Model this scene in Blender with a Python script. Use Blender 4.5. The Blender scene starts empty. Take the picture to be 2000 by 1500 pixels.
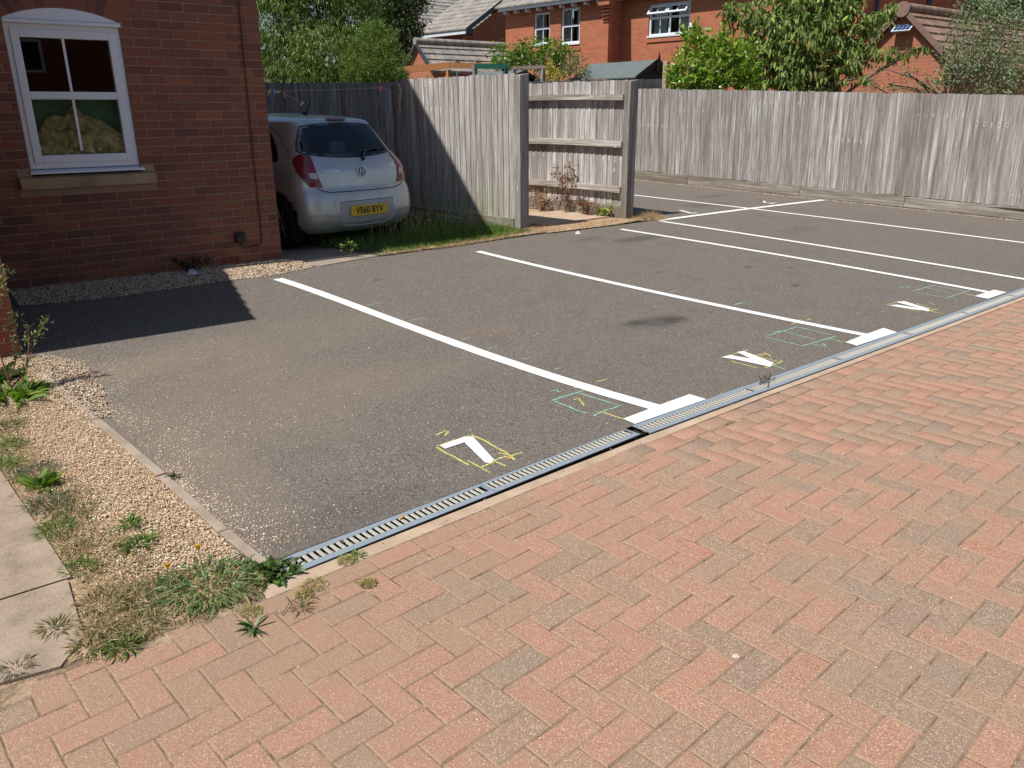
import bpy, math, random
import numpy as np
from mathutils import Matrix, Vector
from mathutils.bvhtree import BVHTree

random.seed(7)
rng = np.random.default_rng(11)
scene = bpy.context.scene
COL = scene.collection

# ------------------------------------------------------------------ camera
cam_data = bpy.data.cameras.new('camera')
cam_data.sensor_width = 36.0
cam_data.lens = 1550.0 / 2000.0 * 36.0
cam_data.clip_start = 0.05
cam_data.clip_end = 900.0
cam = bpy.data.objects.new('camera', cam_data)
COL.objects.link(cam)
RIGHT = Vector((0.74774196, -0.66394923, -0.00730566))
DOWN = Vector((-0.21999229, -0.23734487, -0.94618751))
FWD = Vector((0.62648651, 0.7091113, -0.32353643))
m = Matrix.Identity(4)
for i in range(3):
    m[i][0] = RIGHT[i]
    m[i][1] = -DOWN[i]
    m[i][2] = -FWD[i]
    m[i][3] = (0.0, 0.0, 1.61)[i]
cam.matrix_world = m
scene.camera = cam

# ------------------------------------------------------------------ light
SUN_EL = math.radians(60.0)
SHADOW_AZ = math.radians(-3.7)
world = bpy.data.worlds.new('World')
scene.world = world
world.use_nodes = True
nt = world.node_tree
bg = nt.nodes['Background']
sky = nt.nodes.new('ShaderNodeTexSky')
sky.sky_type = 'NISHITA'
sky.sun_disc = False
sky.sun_elevation = SUN_EL
to_sun = Vector((-math.cos(SHADOW_AZ), -math.sin(SHADOW_AZ), 0))
sky.sun_rotation = math.atan2(to_sun.x, to_sun.y)
sky.air_density = 1.0
sky.dust_density = 0.6
nt.links.new(sky.outputs[0], bg.inputs[0])
bg.inputs[1].default_value = 0.078
sun_data = bpy.data.lights.new('sun', 'SUN')
sun_data.energy = 4.8
sun_data.angle = math.radians(0.5)
sun_data.color = (1.0, 0.955, 0.89)
sun = bpy.data.objects.new('sun', sun_data)
COL.objects.link(sun)
sd = Vector((math.cos(SHADOW_AZ) * math.cos(SUN_EL), math.sin(SHADOW_AZ) * math.cos(SUN_EL), -math.sin(SUN_EL)))
sun.rotation_euler = sd.to_track_quat('-Z', 'Y').to_euler()
sun.location = (-5, 0, 12)
scene.view_settings.view_transform = 'Standard'
scene.view_settings.look = 'None'
scene.view_settings.gamma = 1.0
scene.view_settings.exposure = 0.19
scene.view_settings.use_curve_mapping = False
scene.cycles.max_bounces = 8
scene.cycles.transparent_max_bounces = 12

# ------------------------------------------------------------------ helpers
def tag(o, label=None, cat=None, group=None, kind=None):
    if label: o['label'] = label
    if cat: o['category'] = cat
    if group: o['group'] = group
    if kind: o['kind'] = kind
    return o

def empty(name, loc=(0, 0, 0), rz=0.0, label=None, cat=None, group=None, kind=None):
    o = bpy.data.objects.new(name, None)
    o.empty_display_size = 0.2
    COL.objects.link(o)
    o.location = loc
    o.rotation_euler = (0, 0, math.radians(rz))
    return tag(o, label, cat, group, kind)

def link(name, mesh, parent=None, loc=None, rot=None):
    o = bpy.data.objects.new(name, mesh)
    COL.objects.link(o)
    if parent is not None: o.parent = parent
    if loc is not None: o.location = loc
    if rot is not None: o.rotation_euler = rot
    return o

class MB:
    """collects faces; build() makes ONE mesh with metre-scaled box uv"""
    def __init__(self):
        self.v = []; self.f = []; self.m = []; self.sm = []
    def add(self, verts, faces, mi=0, smooth=False):
        b = len(self.v)
        self.v.extend([tuple(p) for p in verts])
        for f in faces:
            self.f.append(tuple(i + b for i in f)); self.m.append(mi); self.sm.append(smooth)
        return self
    def box(self, x0, x1, y0, y1, z0, z1, mi=0, bev=0.0):
        if x1 < x0: x0, x1 = x1, x0
        if y1 < y0: y0, y1 = y1, y0
        if z1 < z0: z0, z1 = z1, z0
        v = [(x0,y0,z0),(x1,y0,z0),(x1,y1,z0),(x0,y1,z0),(x0,y0,z1),(x1,y0,z1),(x1,y1,z1),(x0,y1,z1)]
        f = [(0,3,2,1),(4,5,6,7),(0,1,5,4),(1,2,6,5),(2,3,7,6),(3,0,4,7)]
        return self.add(v, f, mi)
    def prism(self, pts, a, b, axis='z', mi=0):
        n = len(pts)
        def P(p, h):
            if axis == 'z': return (p[0], p[1], h)
            if axis == 'y': return (p[0], h, p[1])
            return (h, p[0], p[1])
        v = [P(p, a) for p in pts] + [P(p, b) for p in pts]
        f = [tuple(range(n - 1, -1, -1)), tuple(range(n, 2 * n))]
        f += [(i, (i + 1) % n, n + (i + 1) % n, n + i) for i in range(n)]
        return self.add(v, f, mi)
    def tube(self, pts, r, seg=8, mi=0, r1=None, smooth=True, cap=True):
        pts = [Vector(p) for p in pts]
        n = len(pts)
        rr = r if isinstance(r, (list, tuple)) else [r + ((r1 if r1 is not None else r) - r) * i / max(1, n - 1) for i in range(n)]
        verts = []
        prev = None
        for i, p in enumerate(pts):
            d = (pts[min(i + 1, n - 1)] - pts[max(i - 1, 0)])
            if d.length < 1e-9: d = Vector((0, 0, 1))
            d.normalize()
            if prev is None:
                a = d.cross(Vector((0, 0, 1)))
                if a.length < 1e-3: a = d.cross(Vector((1, 0, 0)))
            else:
                a = prev - d * prev.dot(d)
            a.normalize(); prev = a
            b = d.cross(a)
            for k in range(seg):
                t = 2 * math.pi * k / seg
                verts.append(p + (a * math.cos(t) + b * math.sin(t)) * rr[i])
        f = []
        for i in range(n - 1):
            for k in range(seg):
                f.append((i*seg+k, i*seg+(k+1)%seg, (i+1)*seg+(k+1)%seg, (i+1)*seg+k))
        self.add(verts, f, mi, smooth)
        if cap:
            self.add(verts[:seg], [tuple(range(seg - 1, -1, -1))], mi)
            self.add(verts[-seg:], [tuple(range(seg))], mi)
        return self
    def mesh(self, name, mats=None):
        me = bpy.data.meshes.new(name)
        me.from_pydata(self.v, [], self.f)
        if mats is not None:
            for mm in (mats if isinstance(mats, (list, tuple)) else [mats]): me.materials.append(mm)
        me.polygons.foreach_set('material_index', self.m)
        me.polygons.foreach_set('use_smooth', self.sm)
        uv = me.uv_layers.new(name='UVMap')
        co = np.array(self.v, float).reshape(-1, 3)
        li = np.zeros(len(me.loops), int); me.loops.foreach_get('vertex_index', li)
        nn = np.zeros(len(me.polygons) * 3); me.polygons.foreach_get('normal', nn); nn = np.abs(nn.reshape(-1, 3))
        lt = np.zeros(len(me.polygons), int); me.polygons.foreach_get('loop_total', lt)
        nl = np.repeat(nn, lt, axis=0)
        c = co[li]
        u = np.where((nl[:, 0] > nl[:, 1]) & (nl[:, 0] > nl[:, 2]), c[:, 1], c[:, 0])
        w = np.where((nl[:, 2] > nl[:, 0]) & (nl[:, 2] > nl[:, 1]), c[:, 1], c[:, 2])
        uv.data.foreach_set('uv', np.c_[u, w].ravel())
        me.update()
        return me
    def build(self, name, mats, parent=None, loc=None, rot=None, bevel=0.0, segs=2):
        o = link(name, self.mesh(name, mats), parent, loc, rot)
        if bevel > 0:
            md = o.modifiers.new('bevel', 'BEVEL'); md.width = bevel; md.segments = segs; md.limit_method = 'ANGLE'; md.angle_limit = math.radians(40)
        return o

def fast_mesh(name, verts, quads=None, tris=None, mats=None, cols=None, smooth=False):
    """numpy mesh; cols = per-vertex rgb"""
    me = bpy.data.meshes.new(name)
    verts = np.asarray(verts, np.float32)
    loops = []; tot = []
    if quads is not None and len(quads): loops.append(np.asarray(quads).ravel()); tot.append(np.full(len(quads), 4))
    if tris is not None and len(tris): loops.append(np.asarray(tris).ravel()); tot.append(np.full(len(tris), 3))
    loops = np.concatenate(loops).astype(np.int32); tot = np.concatenate(tot).astype(np.int32)
    me.vertices.add(len(verts)); me.vertices.foreach_set('co', verts.ravel())
    me.loops.add(len(loops)); me.loops.foreach_set('vertex_index', loops)
    me.polygons.add(len(tot))
    start = np.concatenate([[0], np.cumsum(tot)[:-1]]).astype(np.int32)
    me.polygons.foreach_set('loop_start', start)
    try: me.polygons.foreach_set('loop_total', tot)
    except Exception: pass
    if smooth: me.polygons.foreach_set('use_smooth', np.ones(len(tot), bool))
    me.update(calc_edges=True)
    if cols is not None:
        a = me.color_attributes.new('Col', 'FLOAT_COLOR', 'POINT')
        c = np.ones((len(verts), 4), np.float32); c[:, :3] = cols
        a.data.foreach_set('color', c.ravel())
    if mats is not None:
        for mm in (mats if isinstance(mats, (list, tuple)) else [mats]): me.materials.append(mm)
    return me

def ribbons(o, d, L, W, droop=0.3, prof=(0.25, 1.0, 0.75), up=None, ts=(0.0, 0.35, 0.72, 1.0)):
    """curved tapering leaves / blades. o,d (n,3); L,W (n,). returns verts, quads, tris"""
    n = len(o)
    d = d / np.linalg.norm(d, axis=1, keepdims=True)
    if up is None: up = rng.normal(size=(n, 3))
    s = np.cross(d, up); s /= np.linalg.norm(s, axis=1, keepdims=True) + 1e-9
    dr = np.broadcast_to(np.asarray(droop, float), (n,))
    V = np.zeros((n, 7, 3))
    for k, t in enumerate(ts):
        p = o + d * (L * t)[:, None]
        p[:, 2] -= dr * L * t * t
        if k < 3:
            V[:, 2*k] = p - s * (W * prof[k] * 0.5)[:, None]
            V[:, 2*k+1] = p + s * (W * prof[k] * 0.5)[:, None]
        else: V[:, 6] = p
    b = (np.arange(n) * 7)[:, None]
    q = np.concatenate([b + [0, 1, 3, 2], b + [2, 3, 5, 4]])
    t3 = b + [4, 5, 6]
    return V.reshape(-1, 3), q, t3

def rep7(c): return np.repeat(c, 7, axis=0)

# ------------------------------------------------------------------ materials
class NT:
    def __init__(self, name):
        self.mat = bpy.data.materials.new(name); self.mat.use_nodes = True
        self.t = self.mat.node_tree; self.n = self.t.nodes; self.b = self.n['Principled BSDF']
    def node(self, ty, **kw):
        x = self.n.new(ty)
        for k, v in kw.items(): setattr(x, k, v)
        return x
    def l(self, a, b): self.t.links.new(a, b)
    def coord(self, out='Object', scale=(1, 1, 1), off=None):
        tc = self.node('ShaderNodeTexCoord'); mp = self.node('ShaderNodeMapping')
        self.l(tc.outputs[out], mp.inputs[0]); mp.inputs['Scale'].default_value = scale
        if off is not None: self.l(off, mp.inputs['Location'])
        return mp.outputs[0]
    def rnd_off(self, k=37.0):
        oi = self.node('ShaderNodeObjectInfo'); mu = self.node('ShaderNodeVectorMath', operation='SCALE')
        cb = self.node('ShaderNodeCombineXYZ')
        self.l(oi.outputs['Random'], cb.inputs[0]); self.l(oi.outputs['Random'], cb.inputs[1]); self.l(oi.outputs['Random'], cb.inputs[2])
        self.l(cb.outputs[0], mu.inputs[0]); mu.inputs['Scale'].default_value = k
        return mu.outputs[0]
    def noise(self, vec, scale, detail=4, rough=0.55, dist=0.0):
        x = self.node('ShaderNodeTexNoise'); x.inputs['Scale'].default_value = scale
        x.inputs['Detail'].default_value = detail; x.inputs['Roughness'].default_value = rough
        x.inputs['Distortion'].default_value = dist
        self.l(vec, x.inputs['Vector']); return x.outputs['Fac']
    def voro(self, vec, scale, out='Distance', feature='F1', rnd=1.0):
        x = self.node('ShaderNodeTexVoronoi', feature=feature); x.inputs['Scale'].default_value = scale
        x.inputs['Randomness'].default_value = rnd
        self.l(vec, x.inputs['Vector']); return x.outputs[out]
    def ramp(self, fac, stops, interp='LINEAR'):
        r = self.node('ShaderNodeValToRGB'); r.color_ramp.interpolation = interp
        e = r.color_ramp.elements
        while len(e) < len(stops): e.new(0.5)
        for x, (p, c) in zip(e, stops):
            x.position = p; x.color = (c[0], c[1], c[2], 1) if isinstance(c, (tuple, list)) else (c, c, c, 1)
        self.l(fac, r.inputs[0]); return r.outputs[0]
    def mix(self, fac, a, b, mode='MIX'):
        x = self.node('ShaderNodeMix', data_type='RGBA', blend_type=mode)
        for sock, v in ((x.inputs[0], fac), (x.inputs[6], a), (x.inputs[7], b)):
            if isinstance(v, (int, float)): sock.default_value = v
            elif isinstance(v, (tuple, list)): sock.default_value = (v[0], v[1], v[2], 1)
            else: self.l(v, sock)
        return x.outputs[2]
    def math(self, op, a, b=0.0, c=0.0, clamp=False):
        x = self.node('ShaderNodeMath', operation=op); x.use_clamp = clamp
        for sock, v in zip(x.inputs, (a, b, c)):
            if isinstance(v, (int, float)): sock.default_value = v
            else: self.l(v, sock)
        return x.outputs[0]
    def bump(self, h, strength=0.3, dist=0.01):
        x = self.node('ShaderNodeBump'); x.inputs['Strength'].default_value = strength; x.inputs['Distance'].default_value = dist
        self.l(h, x.inputs['Height']); self.l(x.outputs[0], self.b.inputs['Normal'])
    def set(self, color=None, rough=0.8, spec=0.5, metal=0.0):
        if color is not None:
            if isinstance(color, (tuple, list)): self.b.inputs['Base Color'].default_value = (color[0], color[1], color[2], 1)
            else: self.l(color, self.b.inputs['Base Color'])
        if isinstance(rough, (int, float)): self.b.inputs['Roughness'].default_value = rough
        else: self.l(rough, self.b.inputs['Roughness'])
        self.b.inputs['Specular IOR Level'].default_value = spec
        self.b.inputs['Metallic'].default_value = metal
        return self.mat
    def rand(self):
        return self.node('ShaderNodeObjectInfo').outputs['Random']
    def col(self):
        a = self.node('ShaderNodeVertexColor', layer_name='Col'); return a.outputs[0]
    def blob(self, vec, cx, cy, r, power=1.0):
        """soft round stain mask centred on world x,y"""
        sx = self.node('ShaderNodeSeparateXYZ'); self.l(vec, sx.inputs[0])
        dx = self.math('DIVIDE', self.math('SUBTRACT', sx.outputs[0], cx), r[0]); dy = self.math('DIVIDE', self.math('SUBTRACT', sx.outputs[1], cy), r[1])
        d = self.math('SQRT', self.math('ADD', self.math('MULTIPLY', dx, dx), self.math('MULTIPLY', dy, dy)))
        return self.math('SUBTRACT', 1.0, d, clamp=True)

def simple(name, c, rough=0.6, metal=0.0, spec=0.5, var=0.0, vscale=8.0, bump=0.0):
    t = NT(name)
    if var > 0:
        n = t.noise(t.coord('Object', off=t.rnd_off()), vscale, 5, 0.6)
        c = t.mix(n, tuple(x * (1 - var) for x in c), tuple(min(1, x * (1 + var)) for x in c))
        if bump > 0: t.bump(n, bump, 0.005)
    return t.set(c, rough, spec, metal)

def mat_brick_obj(name, source='obj', dark=1.0):
    t = NT(name)
    off = t.rnd_off()
    v = t.coord('Object', off=off)
    r = t.rand() if source == 'obj' else t.node('ShaderNodeSeparateColor')
    if source != 'obj':
        t.l(t.col(), r.inputs[0]); r = r.outputs[0]
    base = t.ramp(r, [(0.0, (0.165, 0.075, 0.062)), (0.25, (0.29, 0.108, 0.068)), (0.5, (0.215, 0.088, 0.068)), (0.72, (0.33, 0.125, 0.073)), (0.88, (0.15, 0.070, 0.062)), (1.0, (0.275, 0.105, 0.066))])
    n = t.noise(v, 14, 5, 0.65)
    c = t.mix(t.ramp(n, [(0.3, 0.0), (0.7, 1.0)]), t.mix(0.35, base, (0.12, 0.058, 0.05)), base)
    f = t.noise(v, 160, 2, 0.5)
    c = t.mix(t.ramp(f, [(0.62, 0.0), (0.75, 0.35)]), c, (0.42, 0.24, 0.16))
    t.bump(t.math('ADD', t.math('MULTIPLY', n, 1.0), t.math('MULTIPLY', f, 0.5)), 0.45, 0.004)
    return t.set(c, 0.88, 0.25)

def mat_brick_far(name, a=(0.52, 0.17, 0.085), b=(0.40, 0.125, 0.07), mortar=(0.42, 0.24, 0.17), patch=0.2):
    t = NT(name)
    uv = t.coord('UV')
    br = t.node('ShaderNodeTexBrick'); t.l(uv, br.inputs['Vector'])
    br.inputs['Color1'].default_value = (*a, 1); br.inputs['Color2'].default_value = (*b, 1); br.inputs['Mortar'].default_value = (*mortar, 1)
    br.inputs['Scale'].default_value = 1.0; br.inputs['Mortar Size'].default_value = 0.005; br.inputs['Mortar Smooth'].default_value = 0.2
    br.inputs['Brick Width'].default_value = 0.225; br.inputs['Row Height'].default_value = 0.075; br.inputs['Bias'].default_value = -0.1
    n = t.noise(uv, 1.3, 5, 0.6); n2 = t.noise(uv, 18, 3, 0.6)
    c = t.mix(t.math('MULTIPLY', t.ramp(n, [(0.35, 0.0), (0.75, 1.0)]), patch), br.outputs[0], (0.60, 0.30, 0.20))
    c = t.mix(t.math('MULTIPLY', n2, 0.22), c, (0.16, 0.06, 0.04))
    t.bump(t.math('SUBTRACT', 1.0, br.outputs['Fac']), 0.5, 0.008)
    return t.set(c, 0.9, 0.2)

def mat_wood(name, tone=1.0, green=0.0, lowgreen=False, along='z', warm=(0.985, 0.965)):
    """weathered grey softwood, streaks run along the local z (or x) axis"""
    t = NT(name)
    off = t.rnd_off(91.0)
    sc1 = (34, 34, 1.3) if along == 'z' else (1.3, 34, 34)
    sc2 = (130, 130, 5) if along == 'z' else (5, 130, 130)
    sc3 = (9, 9, 0.55) if along == 'z' else (0.55, 9, 9)
    a = t.noise(t.coord('Object', sc1, off), 1.0, 5, 0.6, 0.6)
    b = t.noise(t.coord('Object', sc2, off), 1.0, 3, 0.6)
    g = t.noise(t.coord('Object', sc3, off), 1.0, 4, 0.6)
    c = t.ramp(a, [(0.27, (0.15, 0.14, 0.135)), (0.42, (0.33, 0.315, 0.305)), (0.55, (0.48, 0.475, 0.47)), (0.68, (0.74, 0.745, 0.75))])
    r = t.rand()
    c = t.mix(t.math('MULTIPLY', t.ramp(r, [(0.0, 0.0), (0.25, 0.15), (0.45, 0.6), (0.6, 0.0), (0.78, 1.0), (0.9, 0.05), (1.0, 0.5)]), 0.66), c, (0.21, 0.165, 0.14))
    c = t.mix(t.ramp(g, [(0.44, 0.0), (0.66, 0.62)]), c, (0.17, 0.145, 0.128))
    c = t.mix(t.ramp(b, [(0.32, 0.5), (0.52, 0.0)]), c, (0.11, 0.095, 0.085))
    # knots
    oi = t.node('ShaderNodeObjectInfo'); k1 = t.node('ShaderNodeVectorMath', operation='SCALE'); t.l(oi.outputs['Color'], k1.inputs[0]); k1.inputs['Scale'].default_value = 53.0
    k2 = t.node('ShaderNodeVectorMath', operation='SCALE'); t.l(t.rnd_off(1.0), k2.inputs[0]); k2.inputs['Scale'].default_value = 0.12
    k3 = t.node('ShaderNodeVectorMath', operation='ADD'); t.l(k1.outputs[0], k3.inputs[0]); t.l(k2.outputs[0], k3.inputs[1])
    kv = t.coord('Object', (12, 12, 4.4) if along == 'z' else (4.4, 12, 12), k3.outputs[0])
    k = t.voro(kv, 1.0)
    kc = t.node('ShaderNodeSeparateColor'); t.l(t.voro(kv, 1.0, 'Color'), kc.inputs[0])
    k = t.math('ADD', k, t.ramp(kc.outputs[0], [(0.40, 0.0), (0.42, 1.0)]))
    c = t.mix(t.ramp(k, [(0.07, 0.0), (0.11, 0.8), (0.20, 0.0)]), c, (0.70, 0.69, 0.67))
    c = t.mix(t.ramp(k, [(0.06, 0.92), (0.10, 0.0)]), c, (0.06, 0.048, 0.04))
    if green > 0:
        sx = t.node('ShaderNodeSeparateXYZ'); t.l(t.coord('Object'), sx.inputs[0])
        low = t.math('SUBTRACT', 1.0, t.math('DIVIDE', sx.outputs[2], 0.55 if lowgreen else 3.0), clamp=True)
        gm = t.math('MULTIPLY', t.math('MULTIPLY', low, green), t.ramp(t.noise(t.coord('Object', (7, 7, 3), off), 1.0, 4, 0.6), [(0.35, 0.0), (0.65, 1.0)]))
        c = t.mix(gm, c, (0.21, 0.22, 0.085))
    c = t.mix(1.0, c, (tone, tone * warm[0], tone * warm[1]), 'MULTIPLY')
    t.bump(t.math('ADD', t.math('ADD', a, b), t.math('MULTIPLY', t.ramp(k, [(0.0, 0.0), (0.08, 1.0)]), 0.8)), 0.5, 0.004)
    return t.set(c, 0.85, 0.2)

def mat_leaf(name, gloss=0.45, trans=0.35, tcol=(1.0, 1.25, 0.45)):
    t = NT(name)
    c = t.col()
    n = t.noise(t.coord('Object'), 60, 2, 0.5)
    c2 = t.mix(t.math('MULTIPLY', n, 0.35), c, (0.02, 0.03, 0.01))
    t.set(c2, gloss, 0.4)
    tr = t.node('ShaderNodeBsdfTranslucent'); t.l(t.mix(1.0, c2, tcol, 'MULTIPLY'), tr.inputs[0])
    mx = t.node('ShaderNodeMixShader'); mx.inputs[0].default_value = trans
    t.l(t.b.outputs[0], mx.inputs[1]); t.l(tr.outputs[0], mx.inputs[2])
    t.l(mx.outputs[0], t.n['Material Output'].inputs[0])
    return t.mat

def mat_vcol(name, rough=0.85, spec=0.25, nscale=150.0, dark=0.25):
    t = NT(name); c = t.col(); n = t.noise(t.coord('Object'), nscale, 2)
    return t.set(t.mix(t.math('MULTIPLY', n, dark), c, tuple([0.05] * 3)), rough, spec)

def mat_glass(name, tint=(0.5, 0.6, 0.6), refl_rough=0.02, see=0.6):
    t = NT(name)
    tr = t.node('ShaderNodeBsdfTransparent'); tr.inputs[0].default_value = (*[x * see for x in tint], 1)
    gl = t.node('ShaderNodeBsdfGlossy'); gl.inputs['Roughness'].default_value = refl_rough; gl.inputs[0].default_value = (1, 1, 1, 1)
    fr = t.node('ShaderNodeFresnel'); fr.inputs[0].default_value = 1.52
    f2 = t.math('MULTIPLY', fr.outputs[0], 1.3, clamp=True)
    mx = t.node('ShaderNodeMixShader'); t.l(f2, mx.inputs[0]); t.l(tr.outputs[0], mx.inputs[1]); t.l(gl.outputs[0], mx.inputs[2])
    t.l(mx.outputs[0], t.n['Material Output'].inputs[0])
    return t.mat

def mat_asphalt():
    t = NT('asphalt')
    v = t.coord('Object')
    m40 = t.noise(v, 38, 4, 0.75); big = t.noise(v, 0.55, 5, 0.55); mid = t.noise(v, 3.2, 5, 0.6)
    fine = t.noise(v, 170, 3, 0.7)
    vo = t.voro(v, 130.0, 'Color')
    vs = t.node('ShaderNodeSeparateColor'); t.l(vo, vs.inputs[0])
    c = t.ramp(fine, [(0.30, (0.030, 0.027, 0.025)), (0.47, (0.140, 0.124, 0.110)), (0.68, (0.44, 0.39, 0.345))])
    c = t.mix(t.ramp(vs.outputs[0], [(0.55, 0.0), (1.0, 0.55)]), c, (0.22, 0.195, 0.17))
    c = t.mix(t.ramp(vs.outputs[1], [(0.90, 0.0), (0.95, 0.55)]), c, (0.42, 0.35, 0.28))
    c = t.mix(t.ramp(m40, [(0.36, 0.30), (0.52, 0.0)]), c, (0.055, 0.048, 0.042))
    c = t.mix(t.ramp(m40, [(0.55, 0.0), (0.72, 0.28)]), c, (0.25, 0.215, 0.175))
    c = t.mix(1.0, c, (0.89, 0.875, 0.855), 'MULTIPLY')
    c = t.mix(t.math('MULTIPLY', t.ramp(big, [(0.35, 0.0), (0.7, 1.0)]), 0.25), c, (0.165, 0.135, 0.108))
    c = t.mix(t.math('MULTIPLY', t.ramp(mid, [(0.5, 0.0), (0.8, 1.0)]), 0.22), c, (0.06, 0.055, 0.052))
    def st(cx, cy, rx, ry, col, amt, ns=4.0):
        nonlocal c
        m = t.blob(v, cx, cy, (rx, ry))
        m = t.math('MULTIPLY', t.ramp(t.math('ADD', m, t.math('MULTIPLY', t.math('SUBTRACT', t.noise(v, ns, 5, 0.65), 0.5), 0.9)), [(0.25, 0.0), (0.75, 1.0)]), amt)
        c = t.mix(m, c, col)
    dust = (0.30, 0.235, 0.17)
    st(1.7, 4.3, 1.5, 1.7, dust, 0.26, 2.0); st(2.6, 4.0, 1.3, 0.5, dust, 0.16, 3.0); st(2.6, 5.2, 1.8, 0.8, dust, 0.16, 2.0)
    st(1.15, 3.4, 0.4, 1.4, dust, 0.35, 6.0); st(1.35, 5.2, 0.7, 0.5, dust, 0.30, 5.0)
    dk = (0.038, 0.034, 0.032)
    st(4.88, 3.78, 0.48, 0.26, dk, 0.50, 6.0); st(5.02, 3.73, 0.24, 0.13, dk, 0.55, 14.0); st(4.68, 3.85, 0.20, 0.12, dk, 0.50, 14.0)
    st(7.6, 6.25, 0.75, 0.25, dk, 0.50, 6.0); st(7.1, 6.6, 0.5, 0.2, dk, 0.30, 8.0); st(1.4, 2.7, 0.8, 0.3, dk, 0.22, 5.0)
    for q_ in ((6.9, 3.75, .12), (7.25, 4.5, .10), (7.6, 4.2, .08), (3.9, 6.3, .09), (4.6, 5.9, .07), (6.3, 4.9, .08), (5.6, 6.0, .10)): st(q_[0], q_[1], q_[2], q_[2] * .6, dk, 0.6, 22.0)
    st(10.9, 7.6, 0.9, 0.4, dk, 0.3, 5.0); st(11.9, 8.2, 0.9, 0.2, dk, 0.35, 5.0); st(9.9, 5.4, 0.8, 0.3, dk, 0.2, 5.0)
    st(3.6, 4.4, 0.6, 0.25, (0.24, 0.17, 0.12), 0.3, 9.0)
    h = t.math('ADD', fine, t.math('MULTIPLY', t.voro(v, 130.0), 0.8))
    t.bump(h, 0.9, 0.006)
    return t.set(c, 0.92, 0.25)

def mat_paver(source='obj'):
    t = NT('block_paver' if source == 'obj' else 'block_paver_far')
    if source == 'obj':
        r = t.rand(); v = t.coord('Object', off=t.rnd_off())
    else:
        s = t.node('ShaderNodeSeparateColor'); t.l(t.col(), s.inputs[0]); r = s.outputs[0]; v = t.coord('Object')
    RED = (0.405, 0.180, 0.115); RED2 = (0.375, 0.185, 0.120); BR = (0.310, 0.198, 0.135); GR = (0.235, 0.182, 0.136); PINK = (0.43, 0.205, 0.135)
    base = t.ramp(r, [(0.0, RED), (0.14, PINK), (0.26, RED2), (0.38, BR), (0.50, (0.39, 0.195, 0.125)), (0.60, (0.31, 0.20, 0.135)), (0.70, GR), (0.77, (0.28, 0.185, 0.13)), (0.86, PINK), (0.94, RED2), (1.0, (0.20, 0.165, 0.13))])
    n = t.noise(v, 9, 6, 0.7); f = t.noise(v, 210, 3, 0.8); g = t.noise(v, 75, 3, 0.7)
    c = t.mix(t.math('MULTIPLY', t.ramp(n, [(0.36, 0.0), (0.68, 1.0)]), 0.55), base, (0.33, 0.225, 0.155))
    c = t.mix(t.ramp(g, [(0.34, 0.35), (0.5, 0.0)]), c, (0.22, 0.14, 0.10))
    c = t.mix(t.ramp(f, [(0.32, 0.75), (0.46, 0.0)]), c, (0.15, 0.095, 0.07))
    c = t.mix(t.ramp(f, [(0.53, 0.0), (0.66, 0.9)]), c, (0.72, 0.53, 0.39))
    vo = t.voro(v, 70.0); c = t.mix(t.ramp(vo, [(0.12, 0.75), (0.18, 0.0)]), c, (0.74, 0.60, 0.46))
    vo2 = t.voro(v, 33.0); c = t.mix(t.ramp(vo2, [(0.05, 0.85), (0.08, 0.0)]), c, (0.05, 0.04, 0.035))
    geo = t.node('ShaderNodeNewGeometry')
    dn = t.noise(geo.outputs['Position'], 1.6, 5, 0.6); dn2 = t.noise(geo.outputs['Position'], 26, 5, 0.7)
    c = t.mix(t.math('MULTIPLY', t.ramp(dn, [(0.40, 0.0), (0.68, 1.0)]), 0.30), c, (0.34, 0.225, 0.155))
    c = t.mix(t.math('MULTIPLY', t.ramp(dn2, [(0.52, 0.0), (0.72, 1.0)]), 0.35), c, (0.44, 0.33, 0.235))
    # sand washed over the arrises
    nz = t.node('ShaderNodeSeparateXYZ'); t.l(geo.outputs['True Normal'], nz.inputs[0])
    c = t.mix(t.ramp(nz.outputs[2], [(0.90, 0.6), (0.985, 0.0)]), c, (0.35, 0.25, 0.17))
    m = t.blob(geo.outputs['Position'], 0.9, 2.2, (1.5, 0.9))
    c = t.mix(t.math('MULTIPLY', t.math('MULTIPLY', m, 1.3, clamp=True), 0.42), c, (0.33, 0.215, 0.14))
    t.bump(t.math('ADD', f, t.math('MULTIPLY', g, 0.6)), 0.9, 0.0035)
    return t.set(c, 0.9, 0.25)

def mat_sheet(name, cols, s1, s2, bump=0.6, rough=0.95, speck=None):
    t = NT(name); v = t.coord('Object')
    a = t.noise(v, s1, 6, 0.62); b = t.noise(v, s2, 4, 0.7)
    k = t.math('ADD', t.math('MULTIPLY', a, 0.6), t.math('MULTIPLY', b, 0.4))
    c = t.ramp(k, [(0.3 + 0.4 * i / (len(cols) - 1), x) for i, x in enumerate(cols)])
    if speck: c = t.mix(t.ramp(t.voro(v, speck[0]), [(0.10, 0.8), (0.17, 0.0)]), c, speck[1])
    t.bump(b, bump, 0.004)
    return t.set(c, rough, 0.2)

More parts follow.
